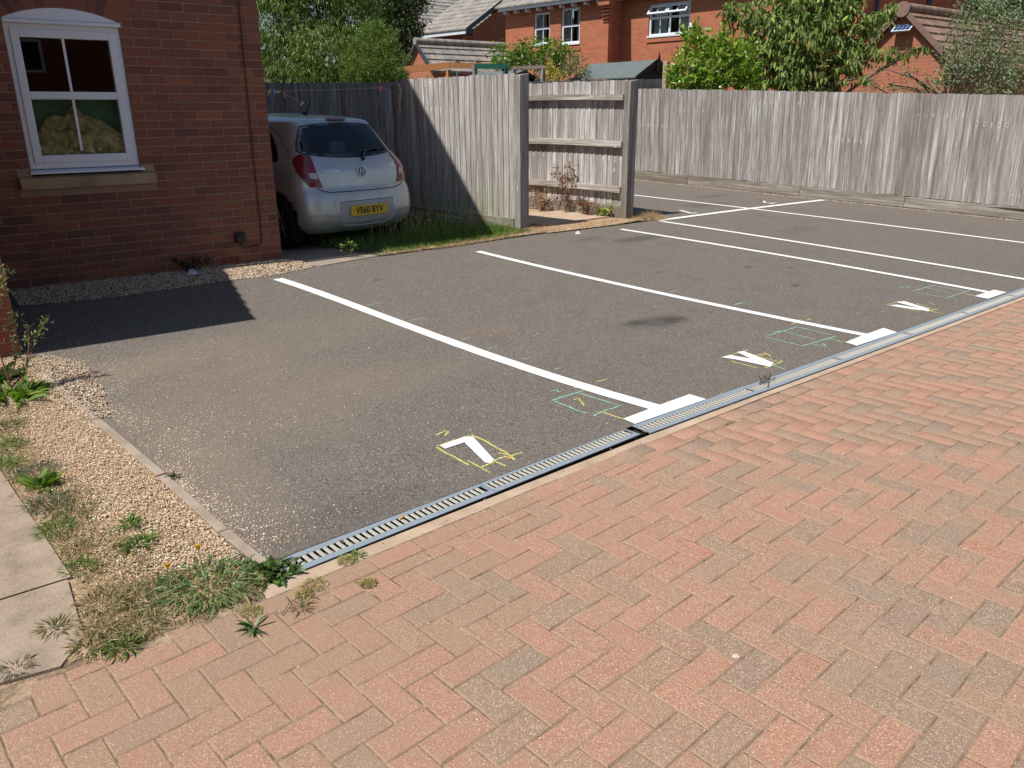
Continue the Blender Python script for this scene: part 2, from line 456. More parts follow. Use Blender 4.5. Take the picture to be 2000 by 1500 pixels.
M = {}
M['asphalt'] = mat_asphalt()
M['paver'] = mat_paver('obj'); M['paver_far'] = mat_paver('col')
M['bedding'] = mat_sheet('joint_sand', [(0.03, 0.025, 0.018), (0.22, 0.155, 0.10), (0.52, 0.39, 0.26)], 11, 70)
M['concrete'] = mat_sheet('path_concrete', [(0.15, 0.115, 0.085), (0.33, 0.255, 0.19), (0.44, 0.35, 0.265)], 5.0, 110)
M['haunch'] = mat_sheet('haunch_concrete', [(0.30, 0.21, 0.145), (0.44, 0.33, 0.235), (0.56, 0.44, 0.33)], 6.0, 160)
M['kerb'] = mat_sheet('edging_concrete', [(0.20, 0.155, 0.12), (0.33, 0.265, 0.205), (0.43, 0.35, 0.28)], 9, 120)
M['soil'] = mat_sheet('verge_soil', [(0.20, 0.14, 0.085), (0.40, 0.285, 0.18), (0.56, 0.42, 0.28)], 12, 120, 0.9)
M['slab_drive'] = mat_sheet('drive_concrete', [(0.20, 0.16, 0.13), (0.31, 0.25, 0.20), (0.40, 0.33, 0.27)], 2.0, 90)
M['slab_alley'] = mat_sheet('alley_concrete', [(0.30, 0.21, 0.15), (0.46, 0.34, 0.255), (0.54, 0.42, 0.32)], 6.0, 90)
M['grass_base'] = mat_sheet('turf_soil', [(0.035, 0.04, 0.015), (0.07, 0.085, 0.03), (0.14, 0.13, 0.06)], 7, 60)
M['ground'] = mat_sheet('far_ground', [(0.07, 0.08, 0.04), (0.12, 0.12, 0.07), (0.16, 0.14, 0.09)], 0.6, 30)
M['paint'] = None
t = NT('line_paint'); v = t.coord('Object'); n = t.noise(v, 130, 3, 0.7); n2 = t.noise(v, 2.5, 4)
c = t.mix(t.ramp(n, [(0.34, 0.75), (0.45, 0.0)]), (0.80, 0.80, 0.78), (0.45, 0.43, 0.40)); c = t.mix(t.math('MULTIPLY', n2, 0.15), c, (0.62, 0.58, 0.52)); t.bump(t.noise(v, 170, 3, 0.7), 0.7, 0.004)
M['paint'] = t.set(c, 0.7, 0.3)
def chalk(name, col):
    t = NT(name); v = t.coord('Object'); n = t.noise(v, 150, 3, 0.7)
    t.set(col, 0.95, 0.1)
    tr = t.node('ShaderNodeBsdfTransparent'); mx = t.node('ShaderNodeMixShader')
    t.l(t.ramp(n, [(0.41, 0.0), (0.56, 0.9)]), mx.inputs[0]); t.l(tr.outputs[0], mx.inputs[1]); t.l(t.b.outputs[0], mx.inputs[2])
    t.l(mx.outputs[0], t.n['Material Output'].inputs[0]); return t.mat
M['chalk_y'] = chalk('yellow_chalk', (0.80, 0.72, 0.20)); M['chalk_g'] = chalk('green_chalk', (0.33, 0.66, 0.47))
M['brick'] = mat_brick_obj('house_brick'); M['brick_j'] = mat_brick_obj('house_brick_joined', 'col')
M['mortar'] = mat_sheet('mortar', [(0.21, 0.145, 0.105), (0.33, 0.235, 0.17), (0.41, 0.30, 0.225)], 8, 120)
M['brick_wall'] = mat_brick_far('house_brick_wall', (0.34, 0.10, 0.05), (0.24, 0.07, 0.045), (0.27, 0.185, 0.13), 0.05)
M['brick_far'] = mat_brick_far('terrace_brick'); M['brick_red'] = mat_brick_far('red_brick', (0.46, 0.12, 0.06), (0.34, 0.085, 0.05), (0.36, 0.25, 0.19), 0.08)
M['brick_gar'] = mat_brick_far('garage_brick', (0.50, 0.175, 0.10), (0.38, 0.125, 0.075), (0.50, 0.31, 0.23), 0.3)
M['white'] = simple('white_upvc', (0.74, 0.79, 0.87), 0.32, var=0.05, vscale=3)
M['black'] = simple('black_plastic', (0.015, 0.015, 0.016), 0.4)
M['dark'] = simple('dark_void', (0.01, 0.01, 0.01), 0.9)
M['sill'] = mat_sheet('sill_stone', [(0.12, 0.085, 0.05), (0.36, 0.265, 0.165), (0.47, 0.36, 0.235)], 3.5, 60)
M['glass'] = mat_glass('window_glass', (0.90, 0.95, 0.93), 0.01, 1.0)
M['wood'] = mat_wood('fence_wood', 1.25); M['wood_g'] = mat_wood('fence_wood_mossy', 1.35, 0.75, True, warm=(1.0, 0.99)); M['wood_post'] = mat_wood('post_wood', 0.85, 0.25, False); M['wood_d'] = mat_wood('shade_toned_fence_wood', 0.62)  # wood_d: same wood toned down, the rear fence's shade put into its colour
M['wood_rail'] = mat_wood('rail_wood', 1.15, 0.0, False, 'x', (0.94, 0.86)); M['wood_c'] = mat_wood('far_fence_wood', 1.0, warm=(0.965, 0.93)); M['wood_gb'] = mat_wood('gravel_board_wood', 0.85, 0.2, False, 'x', (0.93, 0.84))
M['wood_gba'] = mat_wood('mossy_gravel_board', 0.95, 0.95, False, 'x')
M['wood_e'] = mat_wood('garden_fence_wood', 0.95)
t = NT('orange_timber'); n = t.noise(t.coord('Object', (2, 20, 20)), 1.0, 4); M['orange'] = t.set(t.mix(n, (0.34, 0.13, 0.04), (0.62, 0.28, 0.10)), 0.7)
M['steel'] = None
t = NT('galvanised_steel'); v = t.coord('Object'); n = t.noise(v, 40, 4, 0.6); n2 = t.noise(v, 260, 2)
c = t.mix(n, (0.25, 0.305, 0.355), (0.40, 0.455, 0.495)); c = t.mix(t.ramp(n2, [(0.60, 0.0), (0.7, 0.6)]), c, (0.6, 0.55, 0.45)); M['steel'] = t.set(c, 0.5, 0.5, 0.35)
t = NT('dusty_grate_bar'); v = t.coord('Object'); n = t.noise(v, 60, 4, 0.6); M['bar'] = t.set(t.mix(n, (0.30, 0.29, 0.25), (0.46, 0.44, 0.37)), 0.7, 0.4, 0.0)
M['leaf'] = mat_leaf('leaf'); M['leaf_gloss'] = mat_leaf('glossy_leaf', 0.28, 0.3); M['leaf_matt'] = mat_leaf('matt_leaf', 0.7, 0.25, (1.0, 1.1, 0.7))
M['straw'] = mat_leaf('dry_straw', 0.8, 0.25, (1.0, 0.9, 0.7)); M['bark'] = simple('bark', (0.12, 0.085, 0.06), 0.9, var=0.5, vscale=20, bump=0.5)
M['pebble'] = mat_vcol('pebble', 0.75, 0.3)
M['lead'] = simple('grey_fascia', (0.05, 0.06, 0.075), 0.5); M['felt'] = simple('roof_felt', (0.115, 0.14, 0.14), 0.95, var=0.25, vscale=5)

# ------------------------------------------------------------------ site data (metres; x along the drain, y away from it)
T1 = [(3.151,2.645),(3.391,2.645),(3.512,2.646),(3.747,2.642),(3.759,2.53),(3.146,2.557)]
T2 = [(5.51,2.561),(5.76,2.563),(5.883,2.561),(6.109,2.555),(6.075,2.436),(5.493,2.468)]
T3 = [(7.827,2.487),(8.1,2.502),(8.185,2.483),(8.215,2.398),(7.975,2.359),(7.82,2.405)]
SEVEN = [(2.166,3.005),(2.328,3.01),(2.365,2.987),(2.272,2.706),(2.238,2.692),(2.219,2.712),(2.287,2.958),(2.165,2.959)]
VEEA = [(4.499,2.931),(4.588,2.921),(4.637,2.765),(4.659,2.634),(4.584,2.612),(4.534,2.847)]
VEEB = [(4.678,2.93),(4.733,2.913),(4.675,2.638),(4.613,2.63),(4.603,2.708)]
VEE2A = [(6.846,2.852),(6.93,2.814),(6.982,2.563),(6.933,2.549),(6.877,2.657)]
VEE2B = [(7.008,2.856),(7.105,2.829),(7.004,2.572),(6.949,2.562),(6.975,2.699)]
FAR5A = [(10.012,7.489),(10.014,7.442),(9.941,7.284),(10.043,7.182),(9.956,7.119),(9.851,7.179),(9.879,7.265)]
FAR5B = [(12.02,7.334),(12.147,7.249),(11.971,7.141),(12.153,7.019),(11.848,7.03),(11.859,7.216)]
LINES = {'L1':[(3.197,6.879),(3.22,6.364),(3.255,5.568),(3.26,4.717),(3.278,4.024),(3.323,3.561),(3.348,3.089),(3.432,2.631)],'L2':[(5.535,6.793),(5.513,6.225),(5.51,5.463),(5.568,4.847),(5.687,3.9),(5.759,3.021),(5.794,2.557)],'L3':[(7.95,6.838),(8.001,6.155),(8.073,5.31),(8.129,4.182),(8.095,3.284),(8.103,2.534)],'L4':[(8.914,6.977),(8.962,6.069),(9.047,4.679),(8.988,3.247),(9.017,2.473),(8.98,1.939)],'L5':[(10.848,9.071),(11.028,7.504),(11.123,6.128),(11.119,5.486),(11.406,4.739),(11.408,3.211),(11.293,2.369)],'L6':[(8.896,6.99),(10.351,7.033),(11.178,6.854),(13.075,6.793)]}
CHALK = {'y':[[(2.232,3.126),(2.305,3.138),(2.305,3.117),(2.263,3.088)],[(2.151,3.01),(2.371,3.013),(2.377,2.884),(2.367,2.683),(2.35,2.642)],[(2.145,3.003),(2.141,2.739)],[(2.168,2.785),(2.17,2.62)],[(2.178,2.691),(2.315,2.704),(2.434,2.684)],[(2.263,2.707),(2.271,2.62)],[(2.34,2.756),(2.37,2.699)],[(3.292,3.151),(3.39,3.14)],[(3.474,3.141),(3.558,3.134)],[(3.149,3.024),(3.191,3.015),(3.132,2.921)],[(3.135,2.788),(3.159,2.611)],[(4.495,2.934),(4.783,2.909)],[(4.484,2.845),(4.499,2.648)],[(4.724,2.916),(4.716,2.639)],[(4.547,2.625),(4.758,2.622)],[(4.745,2.809),(4.803,2.777),(4.828,2.811),(4.788,2.731)],[(5.638,3.068),(5.734,3.061)],[(5.85,3.058),(5.913,3.049)],[(5.503,2.63),(5.519,2.553)],[(6.846,2.865),(7.076,2.858)],[(6.853,2.794),(6.847,2.585)],[(7.139,2.754),(7.037,2.565)],[(6.89,2.551),(7.076,2.535)],[(6.944,2.573),(6.946,2.427)],[(7.242,2.675),(7.206,2.614)],[(7.855,2.599),(7.84,2.492)]],'g':[[(3.131,3.204),(3.185,3.2),(3.167,3.162)],[(3.046,3.091),(3.319,3.086)],[(3.038,3.083),(3.053,2.817)],[(3.252,3.074),(3.284,2.828)],[(3.057,2.786),(3.306,2.789)],[(3.284,2.828),(3.29,2.781)],[(3.429,3.469),(3.484,3.475)],[(3.405,3.752),(3.459,3.742)],[(5.335,3.044),(5.412,3.01)],[(5.204,3.017),(5.6,2.998),(5.614,2.72)],[(5.167,2.995),(5.181,2.715),(5.602,2.688)],[(5.412,3.01),(5.4,2.737)],[(4.627,2.627),(4.621,2.518)],[(5.269,2.684),(5.318,2.607),(5.365,2.656)],[(5.498,2.684),(5.517,2.644)],[(5.793,3.692),(5.941,3.679)],[(7.618,3.104),(7.658,3.018),(7.734,3.08)],[(7.54,2.953),(7.994,2.922)],[(7.959,2.908),(7.955,2.636)],[(7.533,2.921),(7.54,2.678)],[(7.816,2.937),(7.765,2.682)],[(7.532,2.641),(8.02,2.625)],[(3.076,6.728),(3.138,6.719)],[(3.262,6.724),(3.337,6.721)],[(3.082,6.178),(3.18,6.171)],[(3.274,6.167),(3.316,6.149)],[(3.321,5.558),(3.492,5.582)],[(3.359,4.978),(3.494,4.973)],[(3.37,4.352),(3.451,4.355)],[(3.38,4.072),(3.46,4.075)],[(5.575,5.471),(5.675,5.483)],[(5.709,4.317),(5.828,4.323)],[(5.782,3.696),(5.899,3.692)],[(5.708,3.098),(5.833,3.094)],[(8.947,2.966),(9.088,2.952)]]}
EDGING = [(0.925,4.989),(0.946,4.481),(0.986,3.656),(1.001,2.979),(1.024,2.581)]
GRAVEL_LEFT = [(0.889,5.789),(1.009,5.666),(1.035,5.12),(0.998,4.578),(1.014,3.738),(1.026,3.039),(1.029,2.59),(1.035,2.476)]
SLAB = [(0.44,4.073),(0.447,3.521),(0.462,2.936)]
GRAVEL_HOUSE = [(1.192,7.165),(1.818,7.032),(2.423,7.067),(2.824,7.058),(3.203,7.007),(3.776,7.145),(3.695,7.449),(3.607,7.61)]
DRIVE_EDGE = [(3.776,7.145),(4.248,7.198),(4.553,7.237),(5.296,7.188),(5.816,7.192),(6.423,7.249),(7.221,7.169),(8.096,7.082),(8.953,7.171),(9.105,7.065)]
VEG_ = {'willow':[(10.11,20.3,3.85,0.9),(11.48,20.66,4.21,0.97),(11.87,19.52,4.02,0.77),(10.1,19.91,2.99,0.77),(10.51,18.83,2.95,0.84),(11.45,18.71,2.98,0.65),(10.36,20.57,4.95,0.9),(11.36,19.75,5.06,1.03),(9.6,20.13,2.51,0.52),(10.22,19.15,2.49,0.65),(11.02,18.82,2.37,0.52)],'back':[(18.43,27.71,5.31,1.16),(18.55,27.27,4.57,0.87),(18.35,28.2,6.23,1.35),(19.18,27.38,6.03,0.77),(18.35,27.2,4.02,0.77)],'conifer':[(9.39,14.68,2.51,0.37),(9.08,14.88,2.37,0.27),(9.61,14.39,2.31,0.25),(9.39,14.88,2.95,0.23),(9.61,14.62,2.8,0.23),(9.2,15.01,2.85,0.17),(9.55,14.85,3.19,0.14),(8.97,14.92,2.22,0.21),(9.68,14.27,2.16,0.17),(9.4,15.0,3.24,0.09),(9.75,14.62,3.09,0.1),(9.83,14.33,2.6,0.09),(8.98,15.08,2.61,0.1),(9.42,14.56,2.31,0.31)],'hedge':[(13.13,15.04,2.83,0.31),(13.32,14.81,2.68,0.26),(13.86,14.87,2.93,0.31),(14.17,14.58,2.89,0.33),(14.42,14.31,2.77,0.26),(13.48,14.8,2.96,0.19),(14.11,14.26,3.01,0.19)],'pinkshrub':[(13.57,13.15,2.61,0.25),(13.62,13.03,2.45,0.18),(13.37,13.26,2.46,0.2),(13.7,12.91,2.35,0.11),(13.0,13.61,2.51,0.18)],'yellowshrub':[(12.74,13.1,2.43,0.13),(12.8,13.0,2.33,0.15),(12.73,13.16,2.56,0.09)],'laurel':[(13.38,9.9,2.23,0.31),(13.56,9.95,2.7,0.24),(13.58,10.04,2.93,0.14),(13.22,10.0,2.14,0.22),(13.75,9.57,2.23,0.29),(13.91,9.6,2.6,0.25),(13.93,9.69,2.83,0.14),(14.25,9.46,2.33,0.29),(14.39,9.46,2.61,0.2),(14.35,9.28,2.14,0.24),(13.47,9.59,2.04,0.24)],'cherry':[(16.91,9.77,3.23,0.77),(16.44,10.24,3.33,0.53),(15.89,10.53,3.52,0.31),(17.64,9.76,3.67,0.66),(17.56,9.19,3.22,0.55),(16.71,9.95,2.62,0.66),(17.27,9.41,2.51,0.66),(16.45,10.28,2.52,0.39),(17.61,8.91,2.7,0.35),(18.08,8.78,3.32,0.29),(18.44,8.6,3.63,0.2),(17.1,9.98,4.06,0.77),(17.78,9.42,4.15,0.66),(17.97,8.66,2.85,0.24),(18.07,8.26,2.78,0.16),(18.36,8.02,2.81,0.14),(18.58,7.85,2.86,0.11),(15.72,10.75,3.68,0.2),(17.42,8.32,2.26,0.13),(16.86,9.62,2.19,0.44),(16.19,10.2,2.15,0.26)],'olive':[(19.4,6.92,3.35,0.53),(19.52,6.58,2.84,0.59),(19.02,6.98,2.75,0.45),(18.71,7.12,2.45,0.38),(19.22,6.57,2.24,0.53),(18.88,7.29,3.15,0.19),(19.18,7.23,3.61,0.32),(19.73,6.81,3.75,0.53),(18.51,7.21,2.25,0.21),(18.18,7.45,2.15,0.13),(17.91,7.78,2.34,0.12),(19.65,6.24,2.34,0.53),(18.57,7.4,2.8,0.15),(17.52,8.17,2.44,0.09),(17.28,8.23,2.11,0.11),(17.7,7.83,2.05,0.13),(18.3,7.3,2.05,0.15),(17.97,7.57,2.0,0.1),(17.56,7.98,2.11,0.09)]}
YD = 2.457
SL = 0.038
def zg(y): return max(0.0, SL * (y - YD))
def zd(y):
    if y < 7.2: return zg(y) + 0.004
    if y < 8.6: return 0.184 + (0.13 - 0.184) * (y - 7.2) / 1.4
    return 0.13
def drain_y(x, off=0.0):      # top (asphalt side) edge of the channel
    return (2.588 if x < 3.08 else 2.560 - 0.0405 * (x - 3.08)) + off

def inside(p, poly):
    x, y = p; c = False; n = len(poly)
    for i in range(n):
        x1, y1 = poly[i]; x2, y2 = poly[(i + 1) % n]
        if (y1 > y) != (y2 > y) and x < (x2 - x1) * (y - y1) / (y2 - y1) + x1: c = not c
    return c

def sheet(name, poly, zf, mat, dz=0.0, kind='structure', label=None, thick=None):
    """flat polygon draped on a height function; optional thickness below"""
    mb = MB()
    top = [(p[0], p[1], zf(p[1]) + dz) for p in poly]
    n = len(top)
    if thick:
        bot = [(p[0], p[1], p[2] - thick) for p in top]
        mb.add(top + bot, [tuple(range(n))] + [(i, n + i, n + (i + 1) % n, (i + 1) % n) for i in range(n)])
    else:
        mb.add(top, [tuple(range(n))])
    # face up
    me = mb.mesh(name, mat)
    if me.polygons[0].normal.z < 0:
        me.flip_normals()
    o = link(name, me)
    return tag(o, label, None, None, kind)

flat0 = lambda y: 0.0
# ground out to the horizon
mb = MB(); mb.add([(-300,-300,-0.16),(300,-300,-0.16),(300,300,-0.16),(-300,300,-0.16)], [(0,1,2,3)])
tag(mb.build('ground', M['ground']), 'dry earth and grass stretching away under the whole estate', kind='structure')
# asphalt lot (a fine strip mesh so that the slope can be followed)
dyt = [(x, drain_y(x, -0.004)) for x in (0.98, 3.08, 3.09, 5, 7, 9, 11, 13.9)]
lot = dyt + [(13.9, 6.0), (13.25, 12.4), (9.25, 12.4), (9.12, 7.06)] + [tuple(p) for p in DRIVE_EDGE[::-1][2:]] + [(3.72, 7.45), (3.62, 7.66), (0.9, 7.86), (0.86, 5.9), (0.905, 4.99), (0.93, 4.48), (0.97, 3.65), (0.985, 2.98)]
sheet('asphalt', lot, lambda y: SL * (y - YD), M['asphalt'], 0.0, label='sunlit grey asphalt of the parking bays')
# haunch strip beside the drain
h = [(x, drain_y(x, -0.139)) for x in (0.94, 3.08, 5, 7, 9, 11, 13.9)]
def hw_(x): return 0.215 - 0.028 * min(1, max(0, (x - 2.2) / 1.8))
h2 = [(x, drain_y(x, -hw_(x))) for x in (0.94, 2.2, 3.08, 4, 5, 7, 9, 11, 13.9)]
sheet('haunch_strip', h2 + h[::-1], flat0, M['haunch'], -0.0025, label='thin sandy concrete strip between drain and block paving', thick=0.05)
# bedding below pavers
sheet('paving_bedding', [(-9, -14), (30, -14), (30, 0.5), (13.9, 2.2)] + [(x, drain_y(x, -0.20)) for x in (9, 5, 3.08, 1.0)] + [(0.95, 2.45), (-9, 2.75)], flat0, M['bedding'], -0.0030, label='sandy joints showing between the block pavers')
sheet('street', [(-60, -60), (60, -60), (60, -5), (-60, -5)], flat0, M['bedding'], -0.02, label='pale road surface behind the viewer')
# left: concrete path, verge soil
sheet('verge_soil', [(-3, 2.44), (0.99, 2.38), (1.0, 2.56), (1.0, 3.0), (0.975, 3.66), (0.935, 4.48), (0.9, 5.0), (0.87, 5.93), (-3, 6.2)], zg, M['soil'], -0.006, label='sandy soil of the weedy verge')
sheet('concrete_path', [(-3, 3.12), (0.455, 2.94), (0.447, 3.52), (0.44, 4.07), (0.42, 5.4), (-3, 5.6)], zg, M['concrete'], 0.010, label='worn pinkish concrete path left of the verge', thick=0.12)
sheet('concrete_apron', [(-3, 2.66), (0.02, 2.515), (0.30, 2.45), (0.395, 2.56), (0.44, 2.933), (-3, 3.114)], zg, M['concrete'], 0.008, label='cracked concrete strip between path and block paving', thick=0.1)
# driveway, turf, alley
def strip_sheet(name, poly, ys, zf, mat, dz, label):
    """convex-ish polygon cut into bands in y so it follows zf"""
    mb = MB()
    def xs_at(y):
        xs = []
        n = len(poly)
        for i in range(n):
            x1, y1 = poly[i]; x2, y2 = poly[(i + 1) % n]
            if (y1 <= y < y2) or (y2 <= y < y1): xs.append(x1 + (x2 - x1) * (y - y1) / (y2 - y1))
        return (min(xs), max(xs)) if len(xs) >= 2 else None
    prev = None
    for y in ys:
        x = xs_at(y)
        if x is None: prev = None; continue
        if prev: 
            (a, b), yp = prev
            mb.add([(a, yp, zf(yp) + dz), (b, yp, zf(yp) + dz), (x[1], y, zf(y) + dz), (x[0], y, zf(y) + dz)], [(0, 1, 2, 3)])
        prev = (x, y)
    return tag(mb.build(name, mat), label, kind='structure')
sheet('drive_threshold', [(3.60, 7.44), (3.776, 7.125), (4.248, 7.19), (4.66, 7.225), (4.60, 7.62), (3.60, 7.68)], zd, M['slab_drive'], 0.004, label='worn concrete edge of the driveway beside the asphalt', thick=0.03)
strip_sheet('driveway', [(3.45, 7.62), (4.75, 7.52), (4.75, 12.6), (3.0, 12.6)], [7.625, 7.8, 8.2, 8.6, 10, 12.5], zd, M['slab_drive'], 0.006, 'shaded concrete driveway under the car')
strip_sheet('turf', [(4.5, 7.18), (6.95, 7.16), (7.0, 12.7), (4.5, 12.7)], [7.19, 7.4, 7.8, 8.2, 8.6, 10, 12.6], zd, M['grass_base'], 0.008, 'soil below the long grass by the driveway')
sheet('alley_floor', [(6.95, 7.15), (8.1, 7.09), (8.95, 7.17), (8.80, 9.6), (6.9, 9.6)], lambda y: 0.188, M['soil'], 0.004, label='dusty soil at the mouth of the fenced alley')
sheet('dry_verge', [(4.66, 7.232), (5.30, 7.195), (5.82, 7.2), (6.42, 7.257), (6.97, 7.21), (6.97, 7.62), (6.3, 7.42), (5.2, 7.32), (4.7, 7.30)], zd, M['soil'], 0.013, label='bare sandy strip between asphalt and long grass')
sheet('alley_slab', [(7.3, 7.62), (8.60, 7.62), (8.62, 8.62), (7.5, 8.9), (7.2, 8.7)], lambda y: 0.188, M['slab_alley'], 0.022, label='pinkish concrete slab between the fence posts', thick=0.06)
sheet('rear_gardens', [(-20, 12.2), (13.2, 12.2), (13.5, 2.0), (60, -10), (60, 60), (-20, 60)], lambda y: 0.22, M['ground'], 0.0, label='garden ground behind the fences')

# ------------------------------------------------------------------ edging kerb
kerb = empty('edging_kerb', (0, 0, 0), 0, 'narrow pale concrete edging between gravel verge and asphalt', 'edging')
ke = [(1.024, 2.58), (1.006, 2.90), (0.988, 3.55), (0.948, 4.42), (0.925, 4.99), (0.90, 5.4)]
segs = []
for a, b in zip(ke[:-1], ke[1:]):
    a = Vector(a); b = Vector(b); d = (b - a).normalized(); nrm = Vector((-d.y, d.x)) * 0.021
    mb = MB()
    A = a + d * 0.004; B = b - d * 0.004
    jt = random.uniform(-0.003, 0.004)
    mb.prism([(A.x - nrm.x, A.y - nrm.y), (A.x + nrm.x, A.y + nrm.y), (B.x + nrm.x, B.y + nrm.y), (B.x - nrm.x, B.y - nrm.y)], -0.1, 0.0)
    v2 = [(x, y, (zg(y) + 0.011 + jt) if z == 0.0 else -0.1) for x, y, z in mb.v]; mb.v = v2
    mb.build('edging_stone', M['kerb'], kerb, bevel=0.004)

# ------------------------------------------------------------------ block paving
paving = empty('block_paving', (0, 0, 0), 0, kind='structure'); paving['label'] = 'herringbone red and grey block paving in the foreground'
PU = 0.1022
ANG = math.radians(1.35)
OX, OY = 1.549, 1.575
def pave_map(u, v):
    """lattice -> world, v grows toward the viewer"""
    x = OX + (u * math.cos(ANG) + v * math.sin(ANG)) * PU
    y = OY + (u * math.sin(ANG) - v * math.cos(ANG)) * PU
    t = max(0.0, x - 2.3)
    y -= 0.5 * 0.022 * min(t, 2.9) ** 2 + (0.022 * 2.9 * (t - 2.9) if t > 2.9 else 0.0)
    return x, y
def pave_ang(x):
    t = max(0.0, x - 2.3)
    return ANG - math.atan(0.022 * min(t, 2.9))
def paver_mesh(L, W, seed):
    r = random.Random(seed)
    j = 0.0018; b = 0.0034
    hx, hy = L * PU / 2 - j, W * PU / 2 - j
    v = []
    for (z, s) in ((-0.05, 0), (-b, 0), (0, b)):
        for sx, sy in ((-1, -1), (1, -1), (1, 1), (-1, 1)):
            v.append((sx * (hx - s) + r.uniform(-.0012, .0012), sy * (hy - s) + r.uniform(-.0012, .0012), z))
    f = []
    for k in (0, 4):
        f += [(k + i, k + (i + 1) % 4, k + 4 + (i + 1) % 4, k + 4 + i) for i in range(4)]
    f.append((8, 9, 10, 11))
    mb = MB(); mb.add(v, f); return mb
full = [paver_mesh(2, 1, i).mesh('paver', M['paver']) for i in range(6)]
sq = [paver_mesh(1, 1, 20 + i).mesh('paver', M['paver']) for i in range(3)]
cells = []; cuts = []
def yline(x): return drain_y(x, -hw_(x) - 0.006)
SY = 0.1035
# stretcher course along the drain
s = 0.93
while s < 13.0:
    x = s + PU
    a = 0.0 if x < 3.0 else -0.0405
    cells.append((x, yline(x) - PU / 2 - 0.001, a, 2))
    s += 2 * PU + 0.0005
for d in range(-150, 150):
    for m4 in range(-30, 30):
        for kind in (0, 1):
            if kind == 0: cu, cv, rot = d + 0.5, d + 4 * m4 + 1.0, math.pi / 2
            else: cu, cv, rot = d + 0.0, d + 4 * m4 + 2.5, 0.0
            if not (-60 < cu < 125 and -9 < cv < 40): continue
            x, y = pave_map(cu, cv)
            if x < -2 or x > 13: continue
            if x > 0.95:
                ly = lambda q: yline(q) - PU - 0.0035
            else:
                ly = lambda q: min(2.365 + 0.09 * (0.95 - q), 2.455)
            an = pave_ang(x) + rot
            hx_, hy_ = PU - .0022, PU / 2 - .0022
            ca_, sa_ = math.cos(an), math.sin(an)
            cor = [(x + a_ * ca_ - b_ * sa_, y + a_ * sa_ + b_ * ca_) for a_, b_ in ((-hx_, -hy_), (hx_, -hy_), (hx_, hy_), (-hx_, hy_))]
            dd = [ly(q[0]) - q[1] for q in cor]
            if min(dd) > 0: cells.append((x, y, an, 2))
            elif max(dd) > 0.022:
                out = []
                for i_ in range(4):
                    p_, q_ = cor[i_], cor[(i_ + 1) % 4]; d0, d1 = dd[i_], dd[(i_ + 1) % 4]
                    if d0 > 0: out.append(p_)
                    if (d0 > 0) != (d1 > 0):
                        tt = d0 / (d0 - d1); out.append((p_[0] + (q_[0] - p_[0]) * tt, p_[1] + (q_[1] - p_[1]) * tt))
                if len(out) >= 3: cuts.append(((x, y), out))
def to_px(p):
    q = Vector(p) - Vector((0, 0, 1.61))
    z = q.dot(FWD)
    if z < 0.1: return None
    return 1000 + 1550 * q.dot(RIGHT) / z, 750 + 1550 * q.dot(DOWN) / z, z
vis = []; rest = []; REST = []
for c in cells:
    p = to_px((c[0], c[1], 0))
    if p and -60 < p[0] < 2060 and p[1] < 1600: vis.append((p[2], c))
    elif p is None or p[2] < 6: rest.append(c)
vis.sort(key=lambda q: q[0])
def cut_mb(poly):
    n = len(poly); cx_ = sum(p[0] for p in poly) / n; cy_ = sum(p[1] for p in poly) / n
    V_ = [(p[0] - cx_, p[1] - cy_, -.05) for p in poly] + [(p[0] - cx_, p[1] - cy_, -.004) for p in poly]
    for p in poly:
        d_ = Vector((cx_ - p[0], cy_ - p[1])); d_ = d_.normalized() * min(.005, d_.length * .3); V_.append((p[0] - cx_ + d_.x, p[1] - cy_ + d_.y, 0))
    F_ = [(k * n + i, k * n + (i + 1) % n, (k + 1) * n + (i + 1) % n, (k + 1) * n + i) for k in (0, 1) for i in range(n)] + [tuple(range(2 * n, 3 * n))]
    mb = MB(); mb.add(V_, F_); return mb, (cx_, cy_)
NC = 0
for ctr, poly in sorted(cuts, key=lambda q: (to_px((q[0][0], q[0][1], 0)) or (0, 0, 99))[2]):
    if poly and NC < 46 and to_px((ctr[0], ctr[1], 0)) and to_px((ctr[0], ctr[1], 0))[0] > -40:
        mbc, cc_ = cut_mb(poly); me_ = mbc.mesh('paver', M['paver'])
        link('paver', me_, paving, (cc_[0], cc_[1], random.uniform(-.001, .001))); NC += 1
    else:
        cells.append(None); REST.append((ctr, poly))
for i, (z, c) in enumerate(vis[:300 - NC]):
    me = random.choice(full if c[3] == 2 else sq)
    o = link('paver', me, paving, (c[0], c[1], random.uniform(-0.0012, 0.0012)), (random.uniform(-.004, .004), random.uniform(-.004, .004), c[2] + random.uniform(-.008, .008) + (math.pi if random.random() < .5 else 0)))
V = []; F = []; C = []
base_f = paver_mesh(2, 1, 3); base_s = paver_mesh(1, 1, 4)
def add_joined(c):
    b = base_f if c[3] == 2 else base_s
    a = c[2] + random.uniform(-.008, .008); ca, sa = math.cos(a), math.sin(a); z = random.uniform(-.0012, .0012); n = len(V); r = random.random()
    for (x, y, h) in b.v: V.append((c[0] + x * ca - y * sa, c[1] + x * sa + y * ca, h + z)); C.append((r, r, r))
    for f in b.f: F.append(tuple(i + n for i in f))
for z, c in vis[300 - NC:]: add_joined(c)
QV = []
for ctr, poly in REST:
    mbc, cc_ = cut_mb(poly)
    if len(poly) != 4: pass
    n = len(V); r = random.random()
    for (x, y, h) in mbc.v: V.append((x + cc_[0], y + cc_[1], h)); C.append((r, r, r))
    for f in mbc.f:
        if len(f) == 4: F.append(tuple(i + n for i in f))
        else:
            for k_ in range(1, len(f) - 1): QV.append((f[0] + n, f[k_] + n, f[k_ + 1] + n))
for c in rest: add_joined(c)
